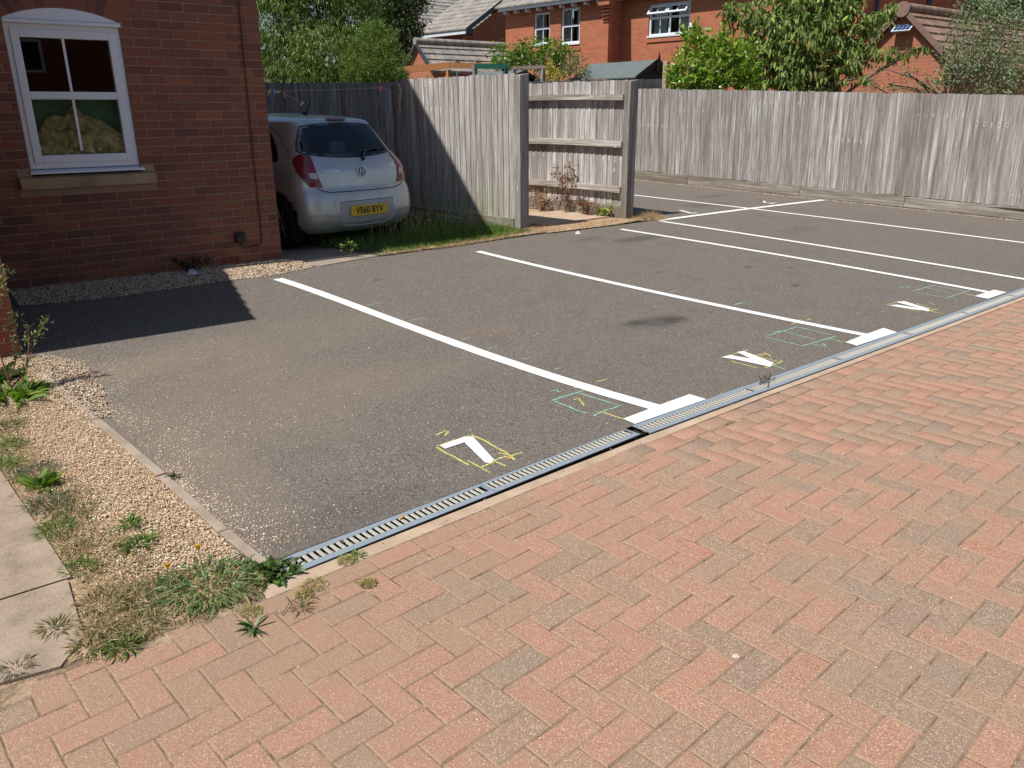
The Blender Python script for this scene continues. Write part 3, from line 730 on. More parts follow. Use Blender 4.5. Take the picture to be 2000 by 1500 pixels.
me = fast_mesh('far_pavers', V, quads=np.array([f for f in F if len(f) == 4]), tris=QV, mats=M['paver_far'], cols=np.array(C))
o = link('far_pavers', me, paving); o['kind'] = 'stuff'

# ------------------------------------------------------------------ drain
drain = empty('drainage_channel', (0, 0, 0), 0, 'long galvanised slot drain between asphalt and block paving', 'drain')
def grate(length):
    mb = MB(); W = 0.131
    # frame rails: cross section with lip, local x along, y across (0 = paving side)
    for (a, b, zt) in ((0.000, 0.0345, 0.0), (W - 0.0365, W, 0.0)):
        mb.box(0.002, length - 0.002, a, b, -0.006, zt)
    mb.box(0.002, 0.012, 0.0345, W - 0.0365, -0.006, -0.001); mb.box(length - 0.012, length - 0.002, 0.0345, W - 0.0365, -0.006, -0.001)
    pitch = 0.0295; n = int((length - 0.03) / pitch)
    y0, y1 = 0.0346, W - 0.0366
    for i in range(n + 1):
        x = 0.014 + i * pitch
        # rounded pressed bar
        a = 0.0090
        v = [(x - a, y0, -0.0045), (x - a * .6, y0, -0.0006), (x + a * .6, y0, -0.0006), (x + a, y0, -0.0045),
             (x - a, y1, -0.0045), (x - a * .6, y1, -0.0006), (x + a * .6, y1, -0.0006), (x + a, y1, -0.0045)]
        mb.add(v, [(0, 4, 5, 1)[::-1], (1, 5, 6, 2)[::-1], (2, 6, 7, 3)[::-1]], 1)
    return mb.mesh('grate', [M['steel'], M['bar']])
g1 = grate(1.0)
x = 1.05; k = 0
trough = MB(); silt = MB()
specs = [(1.07, 0.0), (2.07, 0.0)] + [(3.115 + i * 1.0, -2.32) for i in range(10)]
for i, (gx, ga) in enumerate(specs):
    ca = math.cos(math.radians(ga))
    xx = gx if ga == 0 else 3.115 + (gx - 3.115) * ca
    yy = drain_y(xx, -0.1355)
    o = link('grate', g1, drain, (xx, yy, 0.003 + (0.0035 if i == 2 else (random.uniform(-.001, .001)))), (0, 0, math.radians(ga)))
    L = 1.0
    d = Vector((ca, math.sin(math.radians(ga)), 0)); nrm = Vector((-d.y, d.x, 0)); p = Vector((xx, yy, 0))
    q = lambda u, w, z: tuple(p + d * u + nrm * w + Vector((0, 0, z)))
    a0, a1 = (0.0, 1.0) if i != 1 else (0.0, 1.06)
    # black plastic body: two lips and a trough
    for (w0, w1, zt) in ((-0.0050, -0.0012, 0.0012), (0.1322, 0.1362, 0.0022)):
        trough.add([q(a0, w0, -0.1), q(a1, w0, -0.1), q(a1, w1, -0.1), q(a0, w1, -0.1), q(a0, w0, zt), q(a1, w0, zt), q(a1, w1, zt), q(a0, w1, zt)], [(4, 5, 6, 7), (0, 1, 5, 4), (3, 7, 6, 2), (0, 4, 7, 3), (1, 2, 6, 5)])
    silt.add([q(a0, -0.001, -0.024), q(a1, -0.001, -0.024), q(a1, 0.132, -0.024), q(a0, 0.132, -0.024)], [(0, 1, 2, 3)])
trough.build('channel_body', M['black'], drain)
silt.build('channel_silt', simple('dark_silt', (0.10, 0.085, 0.065), .95, var=.5, vscale=30), drain)['kind'] = 'stuff'

# ------------------------------------------------------------------ painted markings
LIFT = 0.004
def zz(y): return SL * (y - YD) + LIFT
def densify(pts, step=0.12):
    out = [Vector(pts[0])]
    for a, b in zip(pts[:-1], pts[1:]):
        a = Vector(a); b = Vector(b); n = max(1, int((b - a).length / step))
        for i in range(1, n + 1): out.append(a + (b - a) * i / n)
    return out
def stroke_into(mb, pts, w, lift=0.0, jag=0.0):
    pts = densify(pts, 0.10 if w > 0.03 else 0.03)
    n = len(pts); L = []; R = []
    for i, p in enumerate(pts):
        d = (pts[min(i + 1, n - 1)] - pts[max(i - 1, 0)]).normalized(); nr = Vector((-d.y, d.x)) * w / 2
        l = p + nr * (1 + random.uniform(-jag, jag)); r = p - nr * (1 + random.uniform(-jag, jag))
        L.append((l.x, l.y, zz(l.y) + lift)); R.append((r.x, r.y, zz(r.y) + lift))
    mb.add(L + R, [(i, n + i, n + i + 1, i + 1) for i in range(n - 1)])
def poly_into(mb, pts, lift=0.0):
    a = sum(pts[i][0] * pts[(i + 1) % len(pts)][1] - pts[(i + 1) % len(pts)][0] * pts[i][1] for i in range(len(pts)))
    if a < 0: pts = pts[::-1]
    mb.add([(p[0], p[1], zz(p[1]) + lift) for p in pts], [tuple(range(len(pts)))])
def smooth_line(pts, k=3):
    p = np.array(pts, float)
    # least squares quadratic in the dominant direction keeps the gentle hand-painted wobble out of measurement noise
    a = 0 if np.ptp(p[:, 0]) > np.ptp(p[:, 1]) else 1
    cf = np.polyfit(p[:, a], p[:, 1 - a], min(k, len(p) - 1))
    t = np.linspace(p[0, a], p[-1, a], 14); u = np.polyval(cf, t)
    return [(tt, uu) if a == 0 else (uu, tt) for tt, uu in zip(t, u)]
line_labels = {'L1': 'white bay line nearest the viewer, from gravel corner to the first white end bar',
  'L2': 'second white bay line, between the two painted V marks',
  'L3': 'third white bay line, ending at the small end bar at the right edge',
  'L4': 'white bay line starting at the corner of the long cross line by the fence post',
  'L5': 'farthest white bay line, crossed by the diagonal line near the long fence',
  'L6': 'white line running from the fence post tuft across to the long fence'}
ends = {'L1': 'T1', 'L2': 'T2', 'L3': 'T3'}
widths = {'L1': 0.098, 'L2': 0.082, 'L3': 0.078, 'L4': 0.078, 'L5': 0.078, 'L6': 0.095}
T3 = [(7.815, 2.505), (8.235, 2.485), (8.225, 2.372), (7.805, 2.39)]
LINES['L3'][-1] = (8.10, 2.44)
data = dict(T1=T1, T2=T2, T3=T3)
for k, pts in LINES.items():
    mb = MB(); lift = 0.0015 if k == 'L6' else 0.0
    stroke_into(mb, smooth_line(pts, 2 if k != 'L1' else 3), widths[k], lift, 0.03)
    if k in ends:
        root = empty('parking_line', (0, 0, 0), 0, line_labels[k], 'road marking', 'white parking bay lines')
        mb.build('painted_line', M['paint'], root)
        m2 = MB(); poly_into(m2, data[ends[k]], 0.0012); m2.build('end_bar', M['paint'], root)
    else:
        o = mb.build('parking_line', M['paint']); tag(o, line_labels[k], 'road marking', 'white parking bay lines')
mb = MB(); poly_into(mb, SEVEN); tag(mb.build('painted_number', M['paint']), 'white painted number 7 on the nearest bay', 'bay number', 'painted bay numbers')
mb = MB(); poly_into(mb, VEEA); poly_into(mb, VEEB, 0.001); tag(mb.build('painted_number', M['paint']), 'white V shaped bay mark in the middle bay, partly painted', 'bay number', 'painted bay numbers')
mb = MB(); poly_into(mb, VEE2A); poly_into(mb, VEE2B, 0.001); tag(mb.build('painted_number', M['paint']), 'narrow white V shaped bay mark in the third bay near the drain', 'bay number', 'painted bay numbers')
mb = MB(); stroke_into(mb, [(10.01, 7.46), (9.95, 7.29), (9.90, 7.17), (10.0, 7.14)], 0.055); tag(mb.build('painted_number', M['paint']), 'small white bay number left of the crossing lines', 'bay number', 'painted bay numbers')
mb = MB(); stroke_into(mb, [(12.08, 7.30), (11.92, 7.19), (12.05, 7.06), (11.87, 7.07)], 0.05); tag(mb.build('painted_number', M['paint']), 'small white bay number beside the long fence beyond the crossing lines', 'bay number', 'painted bay numbers')
groups = {}
for colr, arr in CHALK.items():
    for pl in arr:
        cx = sum(p[0] for p in pl) / len(pl); cy = sum(p[1] for p in pl) / len(pl)
        tick = len(pl) == 2 and cy > 3.4
        if tick: key = ('t', 1 if cx < 4 else 2)
        elif cx < 2.6: key = ('y', 7)
        elif cx < 3.6: key = ('b', 1)
        elif cx < 4.95: key = ('y', 2)
        elif cx < 6.2: key = ('b', 2)
        elif cx < 7.35: key = ('y', 3)
        else: key = ('b', 3)
        groups.setdefault(key, {}).setdefault(colr, []).append(pl)
clab = {('t', 1): 'green chalk ticks crossing the nearest white bay line', ('t', 2): 'faint green chalk ticks crossing the second white bay line', ('y', 7): 'yellow chalk guide box around the painted 7',
        ('b', 1): 'green chalk box with yellow ticks left of the nearest white end bar', ('y', 2): 'yellow chalk guide around the middle V mark', ('b', 2): 'green chalk box left of the second white end bar',
        ('y', 3): 'yellow chalk guide around the narrow far V mark', ('b', 3): 'faint green chalk box before the farthest white end bar'}
for key, dct in groups.items():
    root = empty('chalk_marks', (0, 0, 0), 0, clab[key], 'chalk marks', 'chalk guide marks on the asphalt')
    for colr, arr in dct.items():
        for pl in arr:
            mb = MB()
            jit = [(p[0] + random.uniform(-.004, .004), p[1] + random.uniform(-.004, .004)) for p in densify(pl, 0.06)]
            stroke_into(mb, jit, 0.010 if key[0] == 't' else 0.012, -0.0015, 0.45)
            mb.build('yellow_chalk_line' if colr == 'y' else 'green_chalk_line', M['chalk_y'] if colr == 'y' else M['chalk_g'], root)

# ------------------------------------------------------------------ brick house on the left
house = empty('brick_house', (3.618, 7.633, 0), -4.1, 'dark shaded red brick house with white arched window at the left', 'house')
WX0, WX1, WZ0, WZ1, WZC = -2.083, -1.222, 1.135, 2.345, 2.445     # window opening, arch crown
cx_w = (WX0 + WX1) / 2; half = (WX1 - WX0) / 2; rise = WZC - WZ1 - 0.01
RAD = (half * half + rise * rise) / (2 * rise); CZ = WZC - RAD
def arch_z(x): return CZ + math.sqrt(max(0, RAD * RAD - (x - cx_w) ** 2))
YM = 0.0055; BACK = 9.5; XL = -7.5
core = MB()
core.box(-3.4, WX0, YM, 0.25, -0.1, 2.90); core.box(WX1, -0.003, YM, 0.25, -0.1, 2.90); core.box(WX0 + .0005, WX1 - .0005, YM, 0.25, -0.1, WZ0 - 0.002)
n = 14
xs = [WX0 + (WX1 - WX0) * i / n for i in range(n + 1)]
for a, b in zip(xs[:-1], xs[1:]):
    za, zb = arch_z(a), arch_z(b)
    core.add([(a, YM, za), (b, YM, zb), (b, YM, 2.90), (a, YM, 2.90), (a, .25, za), (b, .25, zb)], [(0, 1, 2, 3), (0, 4, 5, 1)])
core.build('mortar_wall', M['mortar'], house)
shell = MB()
shell.box(XL, -0.0035, 0.0, 0.25, 2.902, 4.72); shell.box(XL, -3.401, 0.0, 0.25, -0.1, 2.90)
shell.box(-0.25, -0.0035, 0.252, BACK, -0.1, 4.72)
shell.box(XL, -0.252, BACK - 0.25, BACK, -0.1, 4.72); shell.box(XL, XL + .25, 0.252, BACK - .252, -0.1, 4.72)
shell.add([(-0.0035, 0.0, 4.722), (-0.0035, BACK, 4.722), (-0.0035, BACK / 2, 9.40), (-0.25, 0.0, 4.722), (-0.25, BACK, 4.722), (-0.25, BACK / 2, 9.40)], [(0, 1, 2), (3, 5, 4), (0, 2, 5, 3), (1, 4, 5, 2)])
shell.build('wall', M['brick_wall'], house)
# roof: two slabs, 45 degrees, verge and eaves overhang
roof = MB()
ye, ze, yr, zr = -0.09, 4.59, BACK / 2, 9.43
for (y0, z0, y1, z1) in ((ye, ze, yr, zr), (yr, zr, BACK + .3, ze)):
    roof.add([(XL - .1, y0, z0), (0.07, y0, z0), (0.07, y1, z1), (XL - .1, y1, z1), (XL - .1, y0, z0 + .09), (0.07, y0, z0 + .09), (0.07, y1, z1 + .09), (XL - .1, y1, z1 + .09)],
             [(0, 3, 2, 1), (4, 5, 6, 7), (0, 1, 5, 4), (1, 2, 6, 5), (2, 3, 7, 6), (3, 0, 4, 7)])
M['slate'] = mat_sheet('roof_tile', [(0.10, 0.085, 0.075), (0.17, 0.15, 0.135), (0.24, 0.21, 0.19)], 1.3, 30)
roof.build('roof', M['slate'], house)
g = MB(); g.box(XL, -0.15, -0.19, -0.10, 4.50, 4.59); g.build('gutter', M['black'], house)
# lean-to wing that throws the shadow on the asphalt; only its near corner is in view
PX1, PY0 = -2.586, -1.943
pw = MB()
pw.box(-5.5, PX1, PY0, PY0 + 0.22, -0.1, 2.70); 
pw.add([(PX1, PY0 + .222, -0.1), (PX1, -0.002, -0.1), (PX1, -0.002, 3.50), (PX1, PY0 + .222, 2.78), (PX1 - .22, PY0 + .222, -0.1), (PX1 - .22, -0.002, -0.1), (PX1 - .22, -0.002, 3.50), (PX1 - .22, PY0 + .222, 2.78)],
       [(0, 1, 2, 3), (4, 7, 6, 5), (3, 2, 6, 7), (0, 3, 7, 4)])
pw.build('lean_to_wall', M['brick_wall'], house)
pr = MB()
nst = 8
for i in range(nst):   # stepped tile courses along the verge
    ya = -1.985 + (1.985) * i / nst; yb = -1.985 + 1.985 * (i + 1) / nst
    za = 2.70 + 0.82 * i / nst; zb = 2.70 + 0.82 * (i + 1) / nst
    pr.add([(-5.6, ya, za + .03), (PX1 + .035, ya, za + .03), (PX1 + .035, yb, zb - .01), (-5.6, yb, zb - .01), (-5.6, ya, za + .075), (PX1 + .035, ya, za + .075), (PX1 + .035, yb, zb + .035), (-5.6, yb, zb + .035)],
           [(0, 3, 2, 1), (4, 5, 6, 7), (0, 1, 5, 4), (1, 2, 6, 5), (2, 3, 7, 6), (3, 0, 4, 7)])
pr.build('lean_to_roof', M['slate'], house)
# bricks
def brick_box(w, seed, d=0.1):
    r = random.Random(seed); b = 0.003
    hx, hz = w / 2, 0.0325
    v = []
    for (y, s) in ((d, 0), (b, 0), (0, b)):
        for sx, sz in ((-1, -1), (1, -1), (1, 1), (-1, 1)):
            v.append((sx * (hx - s) + r.uniform(-.001, .001), y + (r.uniform(-.0008, .0008)), sz * (hz - s) + r.uniform(-.001, .001)))
    f = []
    for k in (0, 4): f += [(k + i, k + 4 + i, k + 4 + (i + 1) % 4, k + (i + 1) % 4)[::-1] for i in range(4)]
    f.append((8, 9, 10, 11)); mb = MB(); mb.add(v, f); return mb
bricks = []
courses = 34
for kz in range(courses):
    zc = 0.145 + 0.075 * kz + 0.0375
    off = 0.105 if kz % 2 == 0 else 0.2175
    xr = 0.0
    first = True
    while xr > -3.3:
        w = off if first else 0.215
        a, b = xr - w, xr
        first = False
        xr = a - 0.010
        # clip against openings
        segs = [(a, b)]
        def clip(segs, x0, x1):
            out = []
            for (p, q) in segs:
                if q <= x0 or p >= x1: out.append((p, q)); continue
                if p < x0 - 0.01: out.append((p, x0))
                if q > x1 + 0.01: out.append((x1, q))
            return out
        if 0.22 < zc < 0.30: segs = clip(segs, -0.632, -0.426)
        if 1.03 < zc + 0.03 and zc - 0.03 < 1.137: segs = clip(segs, -2.19, -1.108)
        if zc + .03 > 1.137 and zc - .03 < 2.36: segs = clip(segs, WX0 - .004, WX1 + .004)
        if zc + .03 > 2.36:   # voussoir zone widens upward
            wz = half + 0.03 + max(0, zc - 2.36) * 0.26
            if zc < 2.36 + 0.30: segs = clip(segs, cx_w - wz, cx_w + wz)
        for (p, q) in segs:
            if q - p > 0.028: bricks.append(((p + q) / 2, zc, q - p))
rotm = Matrix.Rotation(math.radians(-4.1), 4, 'Z')
def brick_dist(b):
    w = Vector((3.618, 7.633, 0)) + (rotm @ Vector((b[0], 0, b[1])))
    p = to_px(w)
    if p is None or p[0] < 0 or p[0] > 560 or p[1] < -4 or p[1] > 600: return 99
    return p[2] - (0 if b[2] > 0.1 else -2)
bricks.sort(key=brick_dist)
wid_cache = {}
for i, (bx, bz, bw) in enumerate(bricks[:300]):
    key = (round(bw, 3), random.randrange(3))
    if key not in wid_cache: wid_cache[key] = brick_box(bw, hash(key) % 1000).mesh('brick', M['brick'])
    link('brick', wid_cache[key], house, (bx, random.uniform(-.0012, .0012), bz), (random.uniform(-.006, .006), random.uniform(-.004, .004), random.uniform(-.005, .005)))
V = []; F = []; C = []
for (bx, bz, bw) in bricks[300:]:
    mbb = brick_box(bw, 5); n = len(V); r = random.random()
    for p in mbb.v: V.append((p[0] + bx, p[1], p[2] + bz)); C.append((r, r, r))
    for f in mbb.f: F.append(tuple(i + n for i in f))
me = fast_mesh('outer_bricks', V, quads=np.array(F), mats=M['brick_j'], cols=np.array(C)); o = link('outer_bricks', me, house); o['kind'] = 'stuff'
# arch voussoirs
nv = 13
for i in range(nv):
    t = (i + 0.5) / nv
    half_a = math.asin((half + 0.012) / RAD) ; a = -half_a + 2 * half_a * t
    a0, a1 = -half_a + 2 * half_a * i / nv + 0.0035, -half_a + 2 * half_a * (i + 1) / nv - 0.0035
    fan = 1.55
    mb = MB(); r0, r1 = RAD + 0.006, RAD + 0.222
    def P(aa, rr, tilt): 
        x0 = cx_w + math.sin(aa) * RAD; z0 = CZ + math.cos(aa) * RAD; h = rr - RAD
        return (x0 + math.sin(aa * fan) * h, z0 + math.cos(aa * fan) * h)
    pts = [P(a0, r0, 0), P(a1, r0, 0), P(a1, r1, 0), P(a0, r1, 0)]
    c0 = (sum(p[0] for p in pts) / 4, sum(p[1] for p in pts) / 4)
    mb.prism([(p[0] - c0[0], p[1] - c0[1]) for p in pts], 0.1, 0.0, 'y')
    o = mb.build('arch_brick', M['brick'], house, (c0[0], random.uniform(-.001, .001), c0[1]))
# sill
sb = MB(); sb.prism([(-0.055, 1.031), (-0.055, 1.118), (0.03, 1.136), (0.12, 1.136), (0.12, 1.031)], -2.185, -1.112, 'x')
sb.build('window_sill', M['sill'], house, bevel=0.004)
for (a, b) in ((-2.185, -2.10), (-1.205, -1.112)):
    e = MB(); e.box(a, b, 0.004, 0.09, 1.1365, 1.168); e.build('sill_end', M['sill'], house)
# window
win = MB()
FY = 0.022
def ring(mb, x0, x1, z0, z1, t, y0, y1, tb=None, tt=None, mi=0):
    tb = tb or t; tt = tt or t
    mb.box(x0, x0 + t, y0, y1, z0, z1, mi); mb.box(x1 - t, x1, y0, y1, z0, z1, mi)
    mb.box(x0 + t, x1 - t, y0 + .0006, y1, z0, z0 + tb, mi); mb.box(x0 + t, x1 - t, y0 + .0006, y1, z1 - tt, z1, mi)
fx0, fx1, fz0, fz1 = WX0 + .003, WX1 - .003, 1.19, 2.318
ring(win, fx0, fx1, fz0, fz1, 0.040, FY + .004, 0.09, 0.05, 0.046)
fr = win.build('window', M['white'], house, bevel=0.004)
sash = MB(); ring(sash, fx0 + .036, fx1 - .036, fz0 + .046, fz1 - .042, 0.062, FY - 0.012, 0.075)
sash.box(fx0 + .098, fx1 - .098, FY - 0.0105, 0.07, 1.742, 1.803)
sash.build('sash_frame', M['white'], fr, bevel=0.006)
bars = MB(); xm = -1.669
bars.box(xm - .010, xm + .010, 0.028, 0.040, 1.804, 2.214); bars.box(xm - .010, xm + .010, 0.028, 0.040, 1.33, 1.741); bars.build('glazing_bar', M['white'], fr)
for (a, b, c, d) in ((fx0 + .098, fx1 - .098, 1.803, 2.216), (fx0 + .098, fx1 - .098, 1.334, 1.742)):
    pn = MB(); pn.add([(a, 0.034, c), (b, 0.034, c), (b, 0.034, d), (a, 0.034, d)], [(0, 1, 2, 3)]); pn.build('pane', M['glass'], fr)
cill = MB(); cill.prism([(-0.028, 1.150), (-0.028, 1.166), (0.05, 1.186), (0.09, 1.186), (0.09, 1.150)], fx0 - .012, fx1 + .028, 'x'); cill.build('window_cill', M['white'], fr)
gap = MB(); gap.box(WX0, WX1, 0.02, 0.1, 1.138, 1.149); gap.build('packer', M['dark'], fr)
head = MB(); head.box(fx0 - .004, fx1 + .006, -0.022, 0.09, 2.3185, 2.343); head.box(fx0 - .002, fx1 + .004, -0.010, 0.09, 2.346, 2.352); head.build('head_trim', M['white'], fr)
tym = MB(); pts = [(WX0 + .003, 2.354), (WX1 - .003, 2.354)] + [(x, arch_z(x) - 0.003) for x in [WX1 - .003 - (WX1 - WX0 - .006) * i / 16 for i in range(17)]]
tym.prism(pts, 0.09, 0.004, 'y'); tym.build('arch_panel', M['white'], fr)
# room behind the window
room = MB(); 
room.box(-2.6, -0.6, 2.2, 2.22, 0.3, 2.6); room.box(-2.6, -0.6, 0.26, 2.2, 0.3, 0.32); room.box(-2.6, -0.6, 0.26, 2.2, 2.58, 2.6); room.box(-2.62, -2.6, 0.26, 2.2, 0.3, 2.6); room.box(-0.62, -0.6, 0.26, 2.2, 0.3, 2.6)
room.build('room_interior', simple('dim_room', (0.10, 0.085, 0.07), 0.9), house)
ci = MB(); ci.box(WX0 - .05, WX1 + .05, 0.12, 0.24, 1.17, 1.20); ci.build('inner_ledge', M['white'], fr)
# green cloth and crumpled yellow bag behind the lower panes
def crumple(name, x0, x1, z0, zf, y0, dy, mat, parent, seed, amp, nx=60, nz=40):
    r = np.random.default_rng(seed)
    ph = r.uniform(0, 6.28, (14, 3)); fr_ = r.uniform(8, 60, (14, 2)) * r.choice([-1, 1], (14, 2))
    V = []
    for i in range(nx + 1):
        x = x0 + (x1 - x0) * i / nx; top = zf(x)
        for j in range(nz + 1):
            z = z0 + (top - z0) * j / nz
            w = sum(abs(math.sin(a * (x * 1.0) + b * z + p)) / (3 + k * .6) for k, ((a, b), (p, _, _)) in enumerate(zip(fr_, ph)))
            y = y0 - dy * math.sin(math.pi * min(1, (j / nz)) * 0.9 + 0.1) * (0.4 + 0.6 * math.sin(math.pi * i / nx)) - amp * w
            V.append((x, y, z))
    q = [(i * (nz + 1) + j, (i + 1) * (nz + 1) + j, (i + 1) * (nz + 1) + j + 1, i * (nz + 1) + j + 1) for i in range(nx) for j in range(nz)]
    me = fast_mesh(name, V, quads=q, mats=mat, smooth=True)
    return link(name, me, parent)
t = NT('crinkled_yellow_plastic'); n = t.noise(t.coord('Object'), 9, 5, 0.7, 1.2)
t.bump(t.noise(t.coord('Object'), 38, 5, 0.7, 1.5), 1.0, 0.02)
M['bag'] = t.set(t.mix(t.ramp(n, [(0.35, 0.0), (0.65, 1.0)]), (0.22, 0.18, 0.03), (0.92, 0.86, 0.48)), 0.10, 1.0)
t = NT('green_cloth'); n = t.noise(t.coord('Object', (2, 2, 9)), 3, 4, 0.6, 1.0); M['greencloth'] = t.set(t.mix(n, (0.005, 0.07, 0.035), (0.03, 0.30, 0.14)), 0.5)
import bisect
hx = [-2.02, -1.96, -1.90, -1.82, -1.74, -1.69, -1.66, -1.60, -1.52, -1.44, -1.38, -1.30]; hz = [1.36, 1.48, 1.58, 1.62, 1.60, 1.68, 1.70, 1.62, 1.60, 1.56, 1.50, 1.44]
def bagtop(x): return float(np.interp(x, hx, hz))
bag = crumple('plastic_bag', -2.02, -1.28, 1.205, bagtop, 0.19, 0.05, M['bag'], None, 3, 0.05, 90, 60)
bag.matrix_world = house.matrix_basis.copy() if False else Matrix.Translation((3.618, 7.633, 0)) @ rotm
tag(bag, 'crumpled yellow plastic bag pressed behind the lower window panes', 'bag')
cl = crumple('green_cloth', -2.05, -1.25, 1.25, lambda x: 1.80, 0.225, 0.01, M['greencloth'], None, 8, 0.012)
cl.matrix_world = Matrix.Translation((3.618, 7.633, 0)) @ rotm
tag(cl, 'dark green cloth hanging behind the yellow bag in the window', 'cloth')
# airbrick, cable, junction box, drainpipe
ab = MB(); ab.box(-0.628, -0.430, -0.004, 0.05, 0.2225, 0.2935); abo = ab.build('air_brick', simple('terracotta', (0.34, 0.10, 0.05), 0.85, var=0.2), house)
sl = MB()
for i in range(5):
    z = 0.236 + i * 0.0115
    for j in range(3): sl.box(-0.617 + j * .062, -0.563 + j * .062, -0.0052, 0.01, z, z + .0055)
sl.build('air_slot', M['dark'], abo)
cb = MB(); cb.tube([(-0.165, -0.008, 3.0), (-0.173, -0.009, 2.6), (-0.188, -0.009, 1.47), (-0.192, -0.012, 0.9), (-0.194, -0.010, 0.5), (-0.207, -0.010, 0.40), (-0.232, -0.012, 0.376), (-0.30, -0.014, 0.372), (-0.381, -0.016, 0.362), (-0.405, -0.018, 0.38), (-0.412, -0.022, 0.425)], 0.0052, 8)
cb.build('black_cable', M['black'], house)
jb = MB(); jb.box(-0.462, -0.368, -0.045, 0.0, 0.418, 0.522); jbo = jb.build('junction_box', M['black'], house, bevel=0.008)
lid = MB(); lid.box(-0.45, -0.395, -0.058, -0.0455, 0.43, 0.50); lid.build('box_lid', M['black'], jbo, bevel=0.004)
dp = MB(); dp.tube([(-2.465, -0.06, 0.0), (-2.465, -0.06, 3.6)], 0.034, 14); dp.build('drainpipe', M['black'], house)
# ------------------------------------------------------------------ fences
def board_mesh(w, h, t0, t1, seed, top=0.0, lean=0.0, mat=None):
    """feather edge board, x along fence, thick edge at x=w, front at -y"""
    r = random.Random(seed); mb = MB()
    tz = r.uniform(-.006, .006)
    zs = [0, h * .33, h * .66, h + tz]
    V = []
    wob = [r.uniform(-.002, .002) for _ in zs]
    for z, wo in zip(zs, wob):
        V += [(0 + wo, -t1, z), (w + wo, -t0, z), (w + wo, 0, z), (0 + wo, 0, z)]
    V[-4] = (V[-4][0], V[-4][1], V[-4][2] + top)
    F = [(0, 3, 2, 1), (12, 13, 14, 15)]
    for k in range(3):
        a = 4 * k
        F += [(a + i, a + (i + 1) % 4, a + 4 + (i + 1) % 4, a + 4 + i) for i in range(4)]
    mb.add(V, F); return mb.mesh('board', mat)

def fence(name, loc, ang, length, n, zb, zt, label, mat, gb=None, gmat=None, posts=(), rails=None, slope=0.0, lean=0.0, seed=0, group=None, front=-1, gblens=None, pmat=None):
    """boards run along local +x; the visible face looks toward local -y (front=-1)"""
    root = empty('wooden_fence', loc, ang, label, 'fence', group)
    step = length / n
    meshes = [board_mesh(step * 1.10, zt - zb, 0.017, 0.011, seed * 50 + i, mat=mat) for i in range(7)]
    gcol = random.random(); gleft = random.randint(3, 8)
    for i in range(n):
        x = i * step
        gleft -= 1
        if gleft < 0: gcol = random.random(); gleft = random.randint(3, 9)
        o = link('board', meshes[(i * 3 + random.randrange(2)) % 7], root, (x, -0.010 * 0 - (0.0 if front < 0 else 0), zb + slope * x + random.uniform(-.006, .006)), (0.0, lean + random.uniform(-.003, .003), math.radians(-1.9)))
        o.color = (gcol, gcol, gcol, 1)
    if gb:
        lens = gblens or [length]
        x = 0
        for L in lens:
            mbb = MB(); mbb.box(0.002, L - 0.003, -0.035, -0.010, gb[0], gb[1])
            o = mbb.build('gravel_board', gmat, root, (x, 0.0, slope * x), (0, -math.atan(slope) , 0), bevel=0.003)
            x += L
    for (px, w, d, h0, h1, yo) in posts:
        mbb = MB(); mbb.box(-w / 2, w / 2, -d / 2, d / 2, h0, h1)
        # weathered sloping cap
        mbb.v = [(x, y, z - (0.02 if (z > h1 - .01 and y < 0) else 0)) for x, y, z in mbb.v]
        mbb.build('post', pmat or M['wood_post'], root, (px, yo, 0), (0, 0, 0), bevel=0.004)
    if rails:
        for (z0, z1, th, yo, x0, x1, dz) in rails:
            mbb = MB(); nseg = 8
            for i in range(nseg):
                a = x0 + (x1 - x0) * i / nseg; b = x0 + (x1 - x0) * (i + 1) / nseg
                sa = dz * i / nseg + 0.01 * math.sin(3.1 * i / nseg); sb2 = dz * (i + 1) / nseg + 0.01 * math.sin(3.1 * (i + 1) / nseg)
                mbb.add([(a, yo - th, z0 + sa), (b, yo - th, z0 + sb2), (b, yo, z0 + sb2), (a, yo, z0 + sa), (a, yo - th, z1 + sa), (b, yo - th, z1 + sb2), (b, yo, z1 + sb2), (a, yo, z1 + sa)], [(0, 3, 2, 1), (4, 5, 6, 7), (0, 1, 5, 4), (2, 3, 7, 6)] + ([(3, 0, 4, 7)] if i == 0 else []) + ([(1, 2, 6, 5)] if i == nseg - 1 else []))
            mbb.build('rail', M['wood_rail'], root)
    return root
# A: panel beside the car. local x runs from far end to the near post; visible face looks at -x world => heading -86.2 (pointing toward the viewer)
fence('A', (6.735, 10.04, 0), -86.2, 2.34, 23, 0.322, 2.058, 'weathered grey fence panel beside the car, half in diagonal shadow', M['wood_g'], gb=(0.165, 0.325), gmat=M['wood_gba'],
      posts=[(2.395, 0.105, 0.16, 0.05, 2.06, 0.058), (-0.055, 0.09, 0.10, 0.05, 2.02, 0.03)], seed=1)
# B: rail side visible, behind the alley
rB = fence('B', (8.575, 9.42, 0), -86.2, 1.96, 19, 0.375, 2.015, 'fence panel showing its three horizontal rails between two posts', M['wood'], gb=(0.20, 0.37), gmat=M['wood_gb'],
      posts=[(2.01, 0.10, 0.175, 0.02, 2.015, 0.02)],
      rails=[(1.775, 1.850, 0.055, -0.028, 0, 1.95, -0.02), (1.165, 1.250, 0.055, -0.028, 0, 1.95, -0.02), (0.560, 0.640, 0.055, -0.028, 0, 1.95, -0.02)], seed=2)
# a return panel closing the far end of the alley, mostly hidden
fence('Bback', (6.9, 9.6, 0), -4.1, 1.7, 17, 0.25, 1.90, 'short fence panel hidden at the back of the alley', M['wood'], seed=6)
